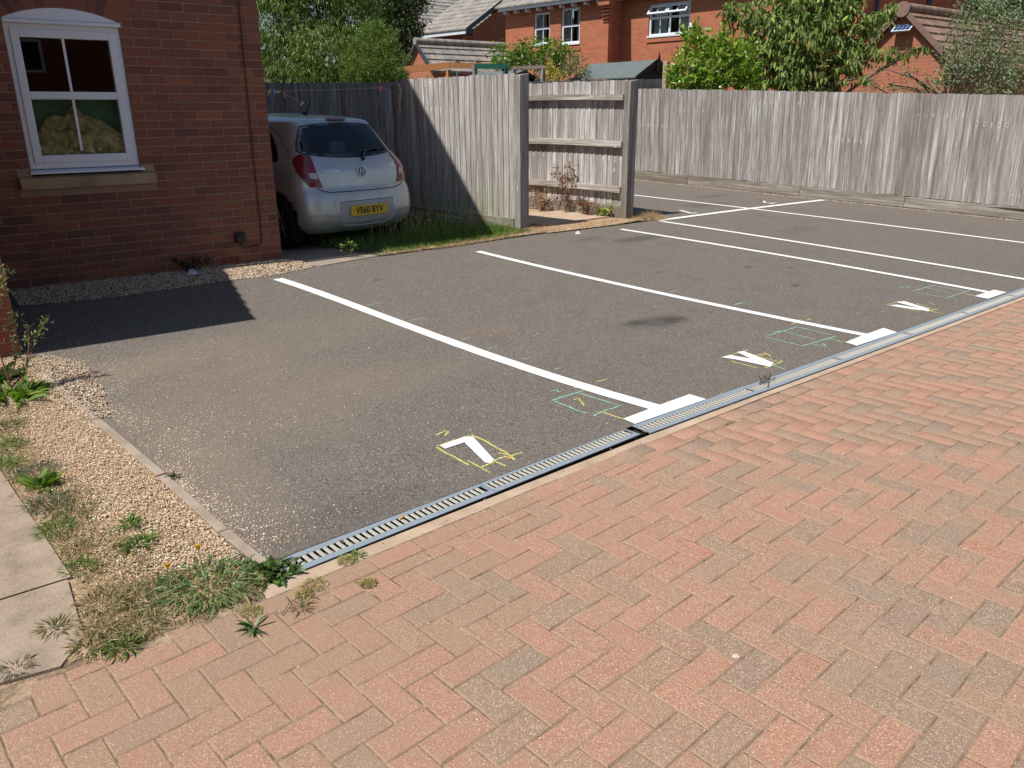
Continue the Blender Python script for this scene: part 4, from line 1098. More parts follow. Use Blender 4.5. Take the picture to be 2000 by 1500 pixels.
# C: long fence on the right
LC = 10.6; slC = -0.0373
fence('C', (12.86, 11.16, 0), -84.9, LC, 104, 0.505, 2.052, 'long grey closeboard fence running along the right side of the car park', M['wood_c'], gb=(0.335, 0.500), gmat=M['wood_gb'], slope=slC, lean=-0.018, seed=3, gblens=[1.62, 2.25, 1.75, 2.4, 2.58])
# D: dark rear fence behind the car and E beyond
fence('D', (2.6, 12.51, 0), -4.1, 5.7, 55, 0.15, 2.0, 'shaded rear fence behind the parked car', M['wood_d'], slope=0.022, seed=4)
fence('E', (9.9, 11.99, 0), -4.1, 4.80, 46, 0.35, 2.145, 'garden fence top seen above the railed panel, in sun', M['wood_e'], slope=0.028, seed=5)
cp = MB(); cp.box(-0.055, 0.055, -0.05, 0.05, 0.0, 2.56); o = cp.build('concrete_post', M['haunch'], None, (13.76, 10.80, 0), (0, 0, 0.1), bevel=0.01)
tag(o, 'slim pale concrete post beside the laurel bush', 'post')

# ------------------------------------------------------------------ far buildings
def window(parent, x0, x1, z0, z1, y=0.0, mull=1, trans=0.5, glass=None, open_top=(), sill=True, curtain=True, frame=0.055):
    """facade local frame: x along wall, outward = -y"""
    w = empty_child('window', parent)
    mb = MB(); ring(mb, x0, x1, z0, z1, frame, y - 0.012, y + 0.06)
    n = mull
    for i in range(1, n): 
        xm = x0 + (x1 - x0) * i / n; mb.box(xm - .03, xm + .03, y - 0.011, y + 0.055, z0 + frame, z1 - frame)
    zt = z0 + (z1 - z0) * trans
    for i in range(n):
        a = x0 + (x1 - x0) * i / n + (frame if i == 0 else .03); b = x0 + (x1 - x0) * (i + 1) / n - (frame if i == n - 1 else .03)
        mb.box(a, b, y - 0.010, y + 0.05, zt - .03, zt + .03)
    mb.build('frame', M['white'], w)
    if sill:
        s = MB(); s.box(x0 - .04, x1 + .04, y - 0.09, y + 0.05, z0 - 0.05, z0 - 0.002); s.build('sill', M['white'], w)
    for i in range(n):
        a = x0 + (x1 - x0) * i / n + (frame if i == 0 else .03); b = x0 + (x1 - x0) * (i + 1) / n - (frame if i == n - 1 else .03)
        xm = (a + b) / 2
        for (c, d, top) in ((z0 + frame, zt - .03, False), (zt + .03, z1 - frame, True)):
            if top and i in open_top:
                # top-hung casement pushed open
                f = MB(); h = d - c; t_ = .05
                ring(f, a - .02, b + .02, -h - .01, .02, t_, -0.02, 0.02)
                f.box(xm - .012, xm + .012, -0.008, 0.008, -h + t_, -.03)
                o = f.build('casement', M['white'], w, (0, y - .02, d), (math.radians(-42), 0, 0))
                p = MB(); p.add([(a + .03, 0.0, -h + .04), (b - .03, 0.0, -h + .04), (b - .03, 0.0, -.03), (a + .03, 0.0, -.03)], [(0, 1, 2, 3)])
                p.build('casement_pane', M['glass'], w, (0, y - .02, d), (math.radians(-42), 0, 0))
                continue
            p = MB(); p.add([(a, y + .02, c), (b, y + .02, c), (b, y + .02, d), (a, y + .02, d)], [(0, 1, 2, 3)]); p.build('pane', M['glass'], w)
            g_ = MB(); g_.box(xm - .012, xm + .012, y + .008, y + .022, c, d); g_.build('glazing_bar', M['white'], w)
    if curtain:
        for (a, b) in ((x0 + .06, x0 + (x1 - x0) * .36), (x0 + (x1 - x0) * .64, x1 - .06)):
            pts = []
            nn = 22
            for i in range(nn + 1):
                x = a + (b - a) * i / nn; pts.append((x, y + 0.16 + 0.025 * math.sin(i * 2.4)))
            V = [(p[0], p[1], z0 + .03) for p in pts] + [(p[0], p[1], z1 - .03) for p in pts]
            c_ = MB(); c_.add(V, [(i, i + 1, nn + 2 + i, nn + 1 + i) for i in range(nn)], smooth=True); c_.build('curtain', M['curtain'], w)
    r_ = MB(); r_.box(x0, x1, y + 0.55, y + .57, z0, z1); r_.build('room_back', M['dark'], w)
    return w
def empty_child(name, parent):
    o = bpy.data.objects.new(name, None); COL.objects.link(o); o.parent = parent; return o
M['curtain'] = simple('net_curtain', (0.62, 0.64, 0.62), 0.9)
def wall_holes(x0, x1, z0, z1, holes, y0=0.0, y1=0.2, mb=None):
    """wall slab with rectangular openings, built as butted boxes"""
    mb = mb or MB()
    xs = sorted(set([x0, x1] + [h[0] for h in holes] + [h[1] for h in holes]))
    for a, b in zip(xs[:-1], xs[1:]):
        hs = sorted([h for h in holes if h[0] <= a + 1e-6 and h[1] >= b - 1e-6], key=lambda h: h[2])
        z = z0
        for h in hs:
            if h[2] > z: mb.box(a, b, y0, y1, z, h[2])
            z = h[3]
        if z < z1: mb.box(a, b, y0, y1, z, z1)
    return mb
def slope_roof(parent, x0, x1, ylo, zlo, yhi, zhi, rows, mat, name='tile_course', thick=0.03, overlap=0.05, taper=(0, 0)):
    """one roof slope made of overlapping tile courses"""
    for i in range(rows):
        t0, t1 = i / rows, (i + 1) / rows
        ya, yb = ylo + (yhi - ylo) * t0, ylo + (yhi - ylo) * t1
        za, zb = zlo + (zhi - zlo) * t0, zlo + (zhi - zlo) * t1
        xa0, xa1 = x0 + taper[0] * t0, x1 - taper[1] * t0
        xb0, xb1 = x0 + taper[0] * t1, x1 - taper[1] * t1
        nseg = 1
        mb = MB()
        mb.add([(xa0, ya, za), (xa1, ya, za), (xb1, yb, zb - .0), (xb0, yb, zb - .0), (xa0, ya, za + thick + .012), (xa1, ya, za + thick + .012), (xb1, yb, zb + .012), (xb0, yb, zb + .012)],
               [(0, 3, 2, 1), (4, 5, 6, 7), (0, 1, 5, 4), (1, 2, 6, 5), (3, 0, 4, 7)])
        mb.build(name, mat, parent)
def mat_tile(name, cols, wid=0.33):
    t = NT(name); v = t.coord('Object')
    n = t.noise(v, 2.2, 5, 0.6); n2 = t.noise(v, 28, 3)
    c = t.ramp(t.math('ADD', t.math('MULTIPLY', n, .7), t.math('MULTIPLY', n2, .3)), [(0.35, cols[0]), (0.5, cols[1]), (0.65, cols[2])])
    w = t.node('ShaderNodeTexWave', wave_type='BANDS', bands_direction='X'); w.inputs['Scale'].default_value = 0.314 / wid; t.l(v, w.inputs['Vector'])
    c = t.mix(t.ramp(w.outputs['Fac'], [(0.0, 0.5), (0.06, 0.0)]), c, tuple(x * .45 for x in cols[0]))
    return t.set(c, 0.9, 0.2)
M['tile_grey'] = mat_tile('grey_tile', [(0.17, 0.155, 0.14), (0.27, 0.25, 0.225), (0.36, 0.335, 0.30)])
M['tile_brown'] = mat_tile('brown_tile', [(0.17, 0.10, 0.075), (0.26, 0.165, 0.125), (0.34, 0.23, 0.18)])

# centre terrace house; facade faces -x. heading -86.2: local +x toward the viewer side, corner at local x=0
def L(s): return -s
ch_ = empty('terrace_house', (19.82, 17.85, 0), -86.2, 'orange brick terrace house with two white sash windows under a grey eave', 'house')
hw = [(-3.13, -2.41, 3.69, 4.70), (-1.93, -1.15, 3.64, 4.74)]
wall_holes(-4.45, 0.0, 0.0, 4.88, hw).build('wall', M['brick_far'], ch_)
e_ = MB(); e_.box(-0.22, -0.001, 0.202, 6.0, 0, 4.88); e_.build('end_wall', M['brick_red'], ch_)
for h in hw: window(ch_, h[0] + .01, h[1] - .01, h[2] + .06, h[3] - .01, 0.06, 1, 0.5, sill=True)
ls = MB()
for h in hw: ls.box(h[0] - .05, h[1] + .05, -0.03, 0.0, h[2] - .16, h[2] - .075)
ls.build('brick_sill', M['brick_far'], ch_)
cb_ = MB()
for i in range(5): cb_.box(-0.20, 0.0 + .04 * i, -0.03 - .045 * i, -0.001, 4.22 + .09 * i, 4.28 + .09 * i)
cb_.box(-0.22, 0.20, -0.26, -0.001, 4.66, 4.88)
cb_.build('corbel', M['brick_far'], ch_)
fa = MB(); fa.box(-4.5, -0.23, -0.30, -0.27, 4.83, 4.96); fa.build('fascia', M['white'], ch_)
for i in range(9):
    d_ = MB(); d_.box(-4.3 + i * .5, -4.24 + i * .5, -0.24, -0.02, 4.74, 4.82); d_.build('bracket', M['white'], ch_)
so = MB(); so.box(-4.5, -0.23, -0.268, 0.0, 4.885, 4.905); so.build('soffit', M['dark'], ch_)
slope_roof(ch_, -4.6, 0.25, -0.36, 4.93, 3.4, 7.4, 12, M['tile_grey'])
# right terrace house, set back
rh_ = empty('terrace_house', (20.52, 17.85, 0), -86.2, 'orange brick house with wide white window whose top lights stand open', 'house')
hw = [(0.94, 2.40, 3.72, 4.66)]
wall_holes(-0.6, 7.45, 0.0, 4.88, hw).build('wall', M['brick_far'], rh_)
window(rh_, 0.95, 2.39, 3.78, 4.65, 0.05, 2, 0.56, open_top=(0, 1), curtain=True)
bs = MB(); bs.box(0.9, 2.45, -0.03, 0.0, 3.60, 3.70); bs.build('brick_sill', M['brick_far'], rh_)
ew = MB(); ew.box(7.2, 7.449, 0.202, 7.5, 0, 4.88); ew.build('end_wall', M['brick_red'], rh_)
fa = MB(); fa.box(-0.55, 7.55, -0.30, -0.27, 4.83, 4.96); fa.build('fascia', M['white'], rh_)
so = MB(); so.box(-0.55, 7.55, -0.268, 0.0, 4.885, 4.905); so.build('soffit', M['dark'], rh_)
slope_roof(rh_, -0.55, 7.6, -0.36, 4.93, 3.4, 7.4, 12, M['tile_grey'])
# white-framed window glimpsed through the cherry leaves
w3 = empty_child('window', rh_)
mb = MB(); ring(mb, 5.0, 5.9, 3.75, 4.6, .06, -.02, -.003); mb.build('frame', M['white'], w3)
mb = MB(); mb.box(5.06, 5.84, -.012, -.004, 3.81, 4.54); mb.build('pane', M['black'], w3)
gt = MB(); gt.prism([(0.0, 4.882), (3.6, 7.2), (7.4, 4.882)], 7.2, 7.449, 'x'); gt.build('gable_top', M['brick_red'], rh_)
for yy in (.62, 4.2, 4.36):
    mb = MB(); mb.tube([(7.52, yy, 0), (7.52, yy, 6.0)], .045, 8); mb.build('downpipe', M['lead'], rh_)
# right garage: gable faces -x, ridge runs +x
gr = empty('garage', (20.25, 9.03, 0), -4.1, 'brick garage with brown tiled roof and small solar panel on its gable', 'garage')
pitch = 0.92; hwid = 1.27; ztop = 3.74
gw = MB(); gw.prism([(-hwid, 0), (hwid, 0), (hwid, ztop - hwid * pitch), (0, ztop), (-hwid, ztop - hwid * pitch)], 0.0, 0.2, 'x'); gw.build('gable_wall', M['brick_gar'], gr)
gs = MB(); gs.box(0.202, 6, -hwid, -hwid + .2, 0, ztop - hwid * pitch); gs.box(0.202, 6, hwid - .2, hwid, 0, ztop - hwid * pitch); gs.build('side_wall', M['brick_gar'], gr)
def gable_roof(parent, x0, x1, hwid, over, ztop, pitch, rows, mat, vmat, ridge=True, vt=0.09):
    for sgn in (-1, 1):
        slr = MB()
        for i in range(rows):
            a, b = i / rows, (i + 1) / rows
            ya, yb = sgn * (hwid + over) * (1 - a), sgn * (hwid + over) * (1 - b)
            za, zb = ztop + .03 - abs(ya) * pitch, ztop + .03 - abs(yb) * pitch
            mb = MB(); mb.add([(x0, ya, za), (x1, ya, za), (x1, yb, zb), (x0, yb, zb), (x0, ya, za + .075), (x1, ya, za + .075), (x1, yb, zb + .03), (x0, yb, zb + .03)],
                [(0, 3, 2, 1), (4, 5, 6, 7), (0, 1, 5, 4), (1, 2, 6, 5), (2, 3, 7, 6), (3, 0, 4, 7)] if sgn < 0 else [(0, 1, 2, 3), (4, 7, 6, 5), (0, 4, 5, 1), (1, 5, 6, 2), (2, 6, 7, 3), (3, 7, 4, 0)])
            mb.build('tile_course', mat, parent)
        v = MB()
        zE = ztop + .03 - (hwid + over) * pitch
        pts = [(sgn * (hwid + over), zE - .05), (0 + sgn * .002, ztop - .02), (0 + sgn * .002, ztop + .13), (sgn * (hwid + over), zE + .12)]
        v.prism(pts, x0 - .03, x0 - .001, 'x'); v.build('verge', vmat, parent)
    if ridge:
        r = MB(); r.tube([(x0 - .04, 0, ztop + .10), (x1, 0, ztop + .10)], 0.11, 12); r.build('ridge_tile', mat, parent)
gable_roof(gr, -.12, 6.2, hwid, .15, ztop, pitch, 7, M['tile_brown'], simple('verge_brown', (0.22, 0.135, 0.11), .85, var=.2))
rd = MB(); rd.tube([(-.175, 0, ztop + .06), (-.155, 0, ztop + .06)], 0.17, 16); rd.build('ridge_end', simple('ridge_end', (0.24, 0.15, 0.125), .85, var=.2), gr)
so_ = empty('solar_light', (20.25, 9.03, 0), -4.1, 'small tilted solar panel with white frame fixed high on the garage gable', 'solar panel')
mb = MB(); mb.box(-.22, .22, -.015, .015, -.12, .12); fr_ = mb.build('panel_frame', M['white'], so_, (-.14, -.05, 3.40), (math.radians(0), 0, 0))
fr_.rotation_euler = (0, math.radians(0), math.radians(90)); fr_.rotation_euler.rotate_axis('X', math.radians(52))
mb = MB(); 
for i in range(4): 
    for j in range(2): mb.box(-.195 + i * .0985, -.195 + i * .0985 + .092, .0155, .0175, -.098 + j * .1, -.098 + j * .1 + .094)
pn_ = mb.build('solar_cell', simple('solar_cell', (0.02, 0.045, 0.12), .2), so_, (-.14, -.05, 3.40)); pn_.rotation_euler = fr_.rotation_euler
mb = MB(); mb.box(-.1, -.001, -.08, -.02, 3.33, 3.37); mb.build('bracket', M['lead'], so_)
# small left garage
lg = empty('garage', (16.14, 22.69, 0), -4.1, 'small brick garage with dark verge and grey tiled roof behind the pergola', 'garage')
gw = MB(); hw2, p2_, zt2 = 0.9, 0.90, 3.70
gw.prism([(-hw2, 0), (hw2, 0), (hw2, zt2 - hw2 * p2_), (0, zt2), (-hw2, zt2 - hw2 * p2_)], 0.0, 0.2, 'x'); gw.build('gable_wall', M['brick_gar'], lg)
gs = MB(); gs.box(.202, 6, -hw2, -hw2 + .2, 0, zt2 - hw2 * p2_); gs.build('side_wall', M['brick_gar'], lg)
gable_roof(lg, -.1, 6.5, hw2, .12, zt2, p2_, 5, M['tile_grey'], M['lead'], True)
# left house with grey roof
hl = empty('house', (20.3, 30.01, 0), -4.1, 'red brick house with big grey tiled roof left of the terrace', 'house')
mb = MB(); mb.box(-0.2, 2.38, .4, 5, 0, 4.60); mb.build('wall', M['brick_red'], hl)
fa = MB(); fa.box(-.25, 2.36, -.02, .02, 4.58, 4.74); fa.build('fascia', M['white'], hl)
slope_roof(hl, -0.25, 6.2, -.06, 4.74, 4.8, 7.9, 17, M['tile_grey'], taper=(0.9, 0))
window(hl, 0.95, 1.85, 3.85, 4.56, 0.36, 1, 0.5, curtain=False)
# projecting wing: eave along the view, dark gable toward the viewer
wg = empty('house', (21.43, 28.27, 0), -86.2, 'red brick wing with grey roof and dark gable end beside the terrace', 'house')
mb = MB(); mb.box(-1.5, 1.30, 0.35, 4.6, 0, 4.62); mb.build('wall', M['brick_red'], wg)
fa = MB(); fa.box(-1.7, 1.30, -.02, .02, 4.60, 4.76); fa.build('fascia', M['white'], wg)
slope_roof(wg, -1.9, 1.42, -.06, 4.76, 4.2, 7.25, 13, M['tile_grey'], taper=(0, 0))
gb_ = MB(); gb_.prism([(0.35, 0), (8.0, 0), (8.0, 4.7), (4.2, 7.0), (0.35, 4.75)], 1.302, 1.34, 'x'); gb_.build('gable_wall', M['brick_red'], wg)
vg = MB(); vg.prism([(-.1, 4.62), (4.2, 7.12), (4.2, 7.32), (-.1, 4.80)], 1.425, 1.46, 'x'); vg.build('verge', M['lead'], wg)
co_ = MB()
for i in range(5): co_.box(1.0, 1.30, .35 - .05 * i - .02, .348, 4.05 + .1 * i, 4.12 + .1 * i)
co_.build('corbel', M['brick_far'], wg)
for (a, b) in ((0.25, .55), (.75, 1.05)): window(wg, a, b, 3.7, 4.45, 0.31, 1, 0.5, curtain=False, frame=.04)

# shed beyond the rear fence
sh = empty('shed', (14.62, 12.32, 0), 0, 'garden shed with grey felt roof and black pointed finial', 'shed')
mb = MB(); mb.box(.08, 1.42, .06, 2.0, 0.2, 2.3); mb.build('wall', simple('shed_wall', (0.05, 0.04, 0.035), .8), sh)
mb = MB(); mb.prism([(.08, 2.3), (.75, 2.62), (1.42, 2.3)], .06, .10, 'y'); mb.build('gable', simple('shed_gable', (0.03, 0.03, 0.04), .8), sh)
for (a, b, za, zb_) in ((0, .75, 2.32, 2.70), (.75, 1.5, 2.70, 2.32)):
    mb = MB(); mb.add([(a, 0, za), (b, 0, zb_), (b, 2.05, zb_), (a, 2.05, za), (a, 0, za + .025), (b, 0, zb_ + .025), (b, 2.05, zb_ + .025), (a, 2.05, za + .025)], [(0, 3, 2, 1), (4, 5, 6, 7), (0, 1, 5, 4), (1, 2, 6, 5), (2, 3, 7, 6), (3, 0, 4, 7)]); mb.build('felt_roof', M['felt'], sh)
for sg in (0, 1):
    mb = MB(); x_a, x_b = (0, .749) if sg == 0 else (1.5, .751)
    mb.prism([(x_a, 2.25), (x_b, 2.63), (x_b, 2.75), (x_a, 2.36)], -.03, -.002, 'y'); mb.build('bargeboard', M['black'], sh)
mb = MB(); mb.prism([(.70, 2.5), (.75, 2.42), (.80, 2.5), (.79, 2.72), (.75, 2.88), (.71, 2.72)], -.055, -.032, 'y'); mb.build('finial', M['black'], sh)
# small second shed roof and round topped thing
s2 = empty('shed', (12.1, 14.0, 0), 10, 'low grey shed roof just above the fence panel by the pergola', 'shed')
mb = MB(); mb.box(0, 1.6, 0, 1.3, .2, 2.25); mb.build('wall', simple('shed_wall_grey', (0.10, 0.10, 0.10), .8), s2)
mb = MB(); mb.prism([(-.1, 2.24), (.8, 2.48), (1.7, 2.24), (1.7, 2.27), (.8, 2.51), (-.1, 2.27)], -.05, 1.35, 'y'); mb.build('felt_roof', M['felt'], s2)
# timber pergola, orange
pg = empty('pergola', (12.3, 17.3, 0), 0, 'orange timber pergola beams above the fence', 'pergola')
def bar(pa, pb, w, h, name, mat, parent):
    pa = Vector(pa); pb = Vector(pb); d = (pb - pa).normalized(); s_ = Vector((-d.y, d.x, 0)).normalized() * w / 2; u_ = Vector((0, 0, h / 2))
    if abs(d.z) > .9: s_ = Vector((w / 2, 0, 0)); u_ = Vector((0, h / 2, 0))
    V = [pa - s_ - u_, pa + s_ - u_, pa + s_ + u_, pa - s_ + u_, pb - s_ - u_, pb + s_ - u_, pb + s_ + u_, pb - s_ + u_]
    mb = MB(); mb.add(V, [(0, 1, 2, 3), (4, 7, 6, 5), (0, 4, 5, 1), (1, 5, 6, 2), (2, 6, 7, 3), (3, 7, 4, 0)]); return mb.build(name, mat, parent)
bar((-.6, .45, 2.60), (.47, -.62, 2.72), .07, .15, 'beam', M['orange'], pg)
bar((.47, -.62, 2.72), (1.9, -1.75, 2.68), .06, .13, 'beam', M['orange'], pg)
for i in range(4):
    k_ = .55 + .4 * i; bar((k_, -.72 - .3 * i, 2.80), (k_ + .9, .1 - .3 * i, 2.78), .05, .09, 'rafter', M['wood_rail'], pg)
for (a, b) in ((-.5, .3), (.45, -.6)):
    bar((a, b, .2), (a, b, 2.62), .1, .1, 'post', M['orange'], pg)
# grey and green frames (swing frame tops) above the fence
fm = empty('garden_frame', (11.4, 12.95, 0), 0, 'grey timber frame poking above the fences near the first post', 'frame')
bar((.02, -.12, 2.46), (.5, -.55, 2.475), .06, .06, 'crossbar', M['wood_rail'], fm); bar((.03, -.14, .2), (.03, -.14, 2.44), .07, .07, 'upright', M['wood_post'], fm); bar((.47, -.53, .2), (.47, -.53, 2.44), .07, .07, 'upright', M['wood_post'], fm)
fg = empty('garden_frame', (10.9, 13.4, 0), 0, 'dark green frame rail above the fence panel', 'frame')
gm_ = simple('green_paint', (0.015, 0.12, 0.09), .5)
bar((-.02, 0, 2.50), (.5, -.46, 2.50), .06, .09, 'crossbar', gm_, fg); bar((.46, -.42, .2), (.46, -.42, 2.48), .07, .07, 'upright', gm_, fg); bar((0, 0, .2), (0, 0, 2.52), .07, .07, 'upright', M['wood_post'], fg)
# opposite houses behind the viewer, seen only as reflections
oh = empty('brick_house', (-3, -11, 0), 0, 'brick house across the street, behind the viewer', 'house')
mb = MB(); mb.box(0, 12, -6, 0, 0, 5); mb.build('wall', M['brick_wall'], oh)
for (a, c, w0, h0) in ((5.35, 2.75, 1.0, .85), (9.2, 3.0, 1.0, 1.1), (1.2, 3.0, 1.0, 1.1), (9.2, .9, 1.2, 1.2)):
    w_ = empty_child('window', oh); mb = MB(); ring(mb, a, a + w0, c, c + h0, .07, 0.001, .03); mb.build('frame', M['white'], w_); mb = MB(); mb.box(a + .07, a + w0 - .07, .002, .01, c + .07, c + h0 - .07); mb.build('pane', M['black'], w_)
mb = MB(); mb.prism([(-6.4, 4.9), (-3, 7.6), (.4, 4.9)], -.2, 12.2, 'x'); mb.build('roof', M['slate'], oh)

# ------------------------------------------------------------------ car
car = empty('parked_car', (4.985, 8.13, 0.13), 5.8, 'silver hatchback parked nose-in between house and fence', 'car')
def crv(pts):
    xs = [p[0] for p in pts]; ys = [p[1] for p in pts]
    # monotone-ish cubic via numpy interpolation on dense smoothed samples
    g_ = np.linspace(xs[0], xs[-1], 400); v_ = np.interp(g_, xs, ys)
    k_ = np.ones(15) / 15; vp = np.pad(v_, 7, mode='edge'); v2 = np.convolve(vp, k_, 'valid')
    return lambda z: float(np.interp(z, g_, v2))
yR = crv([(.19, .13), (.24, .05), (.32, .015), (.42, .0), (.50, .005), (.58, .02), (.655, .045), (.67, .075), (.75, .085), (.88, .105), (.96, .15), (1.02, .20), (1.12, .275), (1.24, .365), (1.34, .445), (1.395, .49), (1.415, .50), (1.44, .62), (1.465, .85), (1.485, 1.25), (1.495, 1.6)])
yF = crv([(.19, 3.70), (.3, 3.88), (.5, 3.93), (.62, 3.88), (.72, 3.75), (.80, 3.5), (.88, 3.15), (.95, 2.92), (1.05, 2.75), (1.2, 2.52), (1.35, 2.28), (1.43, 2.12), (1.465, 1.98), (1.485, 1.85), (1.495, 1.75)])
hW = crv([(.19, .74), (.25, .80), (.33, .835), (.45, .847), (.62, .848), (.76, .842), (.86, .828), (.93, .805), (1.0, .765), (1.1, .715), (1.22, .665), (1.33, .615), (1.39, .585), (1.425, .54), (1.455, .46), (1.48, .34), (1.495, .15)])
NZ, NA = 66, 168
zl = np.concatenate([np.linspace(.19, 1.36, 52), np.linspace(1.375, 1.495, 14)])
def body_ring(z):
    """plan outline at height z: rounded rectangle with bowed ends and tucked-in tail, NA points"""
    w, y0, y1 = hW(z), yR(z), yF(z)
    R_ = min(w * .9, (.20 if z < .7 else .20 - .05 * min(1, (z - .7) / .6)) + (0 if z < 1.42 else (z - 1.42) * 2.5)); Rf = min(w * .9, .45)
    pts = []
    # start mid rear, go to the right
    def arc(cx, cy, r, a0, a1, n): return [(cx + r * math.cos(a0 + (a1 - a0) * i / n), cy + r * math.sin(a0 + (a1 - a0) * i / n)) for i in range(n)]
    nr, nc, ns, nf = 40, 14, 44, 12
    p_ = []
    for i in range(nr // 2): p_.append(((w - R_) * i / (nr // 2), y0))
    p_ += arc(w - R_, y0 + R_, R_, -math.pi / 2, 0, nc)
    for i in range(ns): p_.append((w, y0 + R_ + (y1 - Rf - y0 - R_) * i / ns))
    p_ += arc(w - Rf, y1 - Rf, Rf, 0, math.pi / 2, nc)
    for i in range(nf): p_.append(((w - Rf) * (1 - i / nf), y1))
    half_ = p_
    full_ = half_ + [(0.0, y1)] + [(-x, y) for x, y in half_[:0:-1]]
    out = []
    for x, y in full_:
        tl_ = max(0.0, 1 - (y - y0) / 1.1); x2 = x * (1 - .075 * tl_ * tl_)
        y2 = y + (.085 * (x / w) ** 2 * max(0, 1 - (y - y0) / .5) if y < y0 + .5 else 0)
        hd_ = max(0.0, (y - y1 + .7) / .7); y2 -= .16 * (x / w) ** 2 * hd_
        out.append((x2, y2))
    return out
NA = len(body_ring(.5))
Vb = np.zeros((NZ, NA, 3))
for i, z in enumerate(zl):
    for k, (x, y) in enumerate(body_ring(z)):
        # gentle waist crease and wheel arches
        for wy in (0.62, 3.16):
            r_ = math.hypot(y - wy, z - 0.30)
            if r_ < 0.345 and abs(x) > .45: x = math.copysign(max(.52, abs(x) - .2 * min(1, (0.345 - r_) / .03)), x)
            elif r_ < 0.40 and abs(x) > .5: x = math.copysign(abs(x) + .012 * (0.40 - r_) / .055, x)
        Vb[i, k] = (x, y, z)
def pinp(x, y, poly): return inside((x, y), poly)
rear_glass = [(-.49, 1.35), (-.30, 1.372), (0, 1.382), (.30, 1.372), (.49, 1.35), (.55, 1.27), (.61, 1.17), (.645, 1.095), (.61, 1.062), (.45, 1.035), (.2, 1.015), (0, 1.01), (-.2, 1.015), (-.45, 1.035), (-.61, 1.062), (-.645, 1.095), (-.61, 1.17), (-.55, 1.27)]
side_glass = [(.62, .985), (.70, 1.10), (.86, 1.24), (1.05, 1.345), (1.9, 1.38), (2.15, 1.31), (2.55, 1.08), (2.68, .93), (1.6, .92), (.8, .935)]
wind = [(-.55, 1.37), (.55, 1.37), (.70, .97), (-.70, .97)]
quads = []
for i in range(NZ - 1):
    for k in range(NA):
        k2 = (k + 1) % NA
        c_ = (Vb[i, k] + Vb[i, k2] + Vb[i + 1, k] + Vb[i + 1, k2]) / 4
        x, y, z = c_
        sc_ = .955
        if y < 1.0 and abs(x) < .7 and pinp(x / sc_, (z - 1.17) / sc_ + 1.17, rear_glass): continue
        if .7 < y < 2.7 and abs(x) > .5 and pinp((y - 1.6) / .96 + 1.6, (z - 1.15) / .93 + 1.15, side_glass): continue
        if y > 2.1 and z > .97 and z < 1.37 and abs(x) < .62 - (z - .97) * .25: continue
        quads.append((i * NA + k, i * NA + k2, (i + 1) * NA + k2, (i + 1) * NA + k))
Vall = Vb.reshape(-1, 3)
Vall = np.vstack([Vall, [(0, 1.67, 1.498)], [(0, 1.9, .19)]])
tris = [((NZ - 1) * NA + k, (NZ - 1) * NA + (k + 1) % NA, NZ * NA) for k in range(NA)] + [((k + 1) % NA, k, NZ * NA + 1) for k in range(NA)]
t = NT('silver_paint'); v = t.coord('Object'); n = t.noise(v, 3.5, 5, 0.65); fl = t.noise(v, 900, 1)
sx = t.node('ShaderNodeSeparateXYZ'); t.l(v, sx.inputs[0])
dirt = t.math('MULTIPLY', t.ramp(n, [(0.35, 0.0), (0.7, 1.0)]), t.math('SUBTRACT', 1.25, sx.outputs[2], clamp=True))
c = t.mix(t.math('MULTIPLY', dirt, .55), (0.55, 0.58, 0.58), (0.40, 0.36, 0.29))
t.b.inputs['Coat Weight'].default_value = 0.7; t.b.inputs['Coat Roughness'].default_value = 0.08
M['silver'] = t.set(c, t.math('ADD', .32, t.math('MULTIPLY', dirt, .4)), 0.5, 0.55)
body_me = fast_mesh('body', Vall, quads=quads, tris=tris, mats=M['silver'], smooth=True)
body = link('body', body_me, car)
full_q = [(i * NA + k, i * NA + (k + 1) % NA, (i + 1) * NA + (k + 1) % NA, (i + 1) * NA + k) for i in range(NZ - 1) for k in range(NA)]
bvh = BVHTree.FromPolygons([tuple(p) for p in Vall], full_q + [tuple(t_) for t_ in tris])
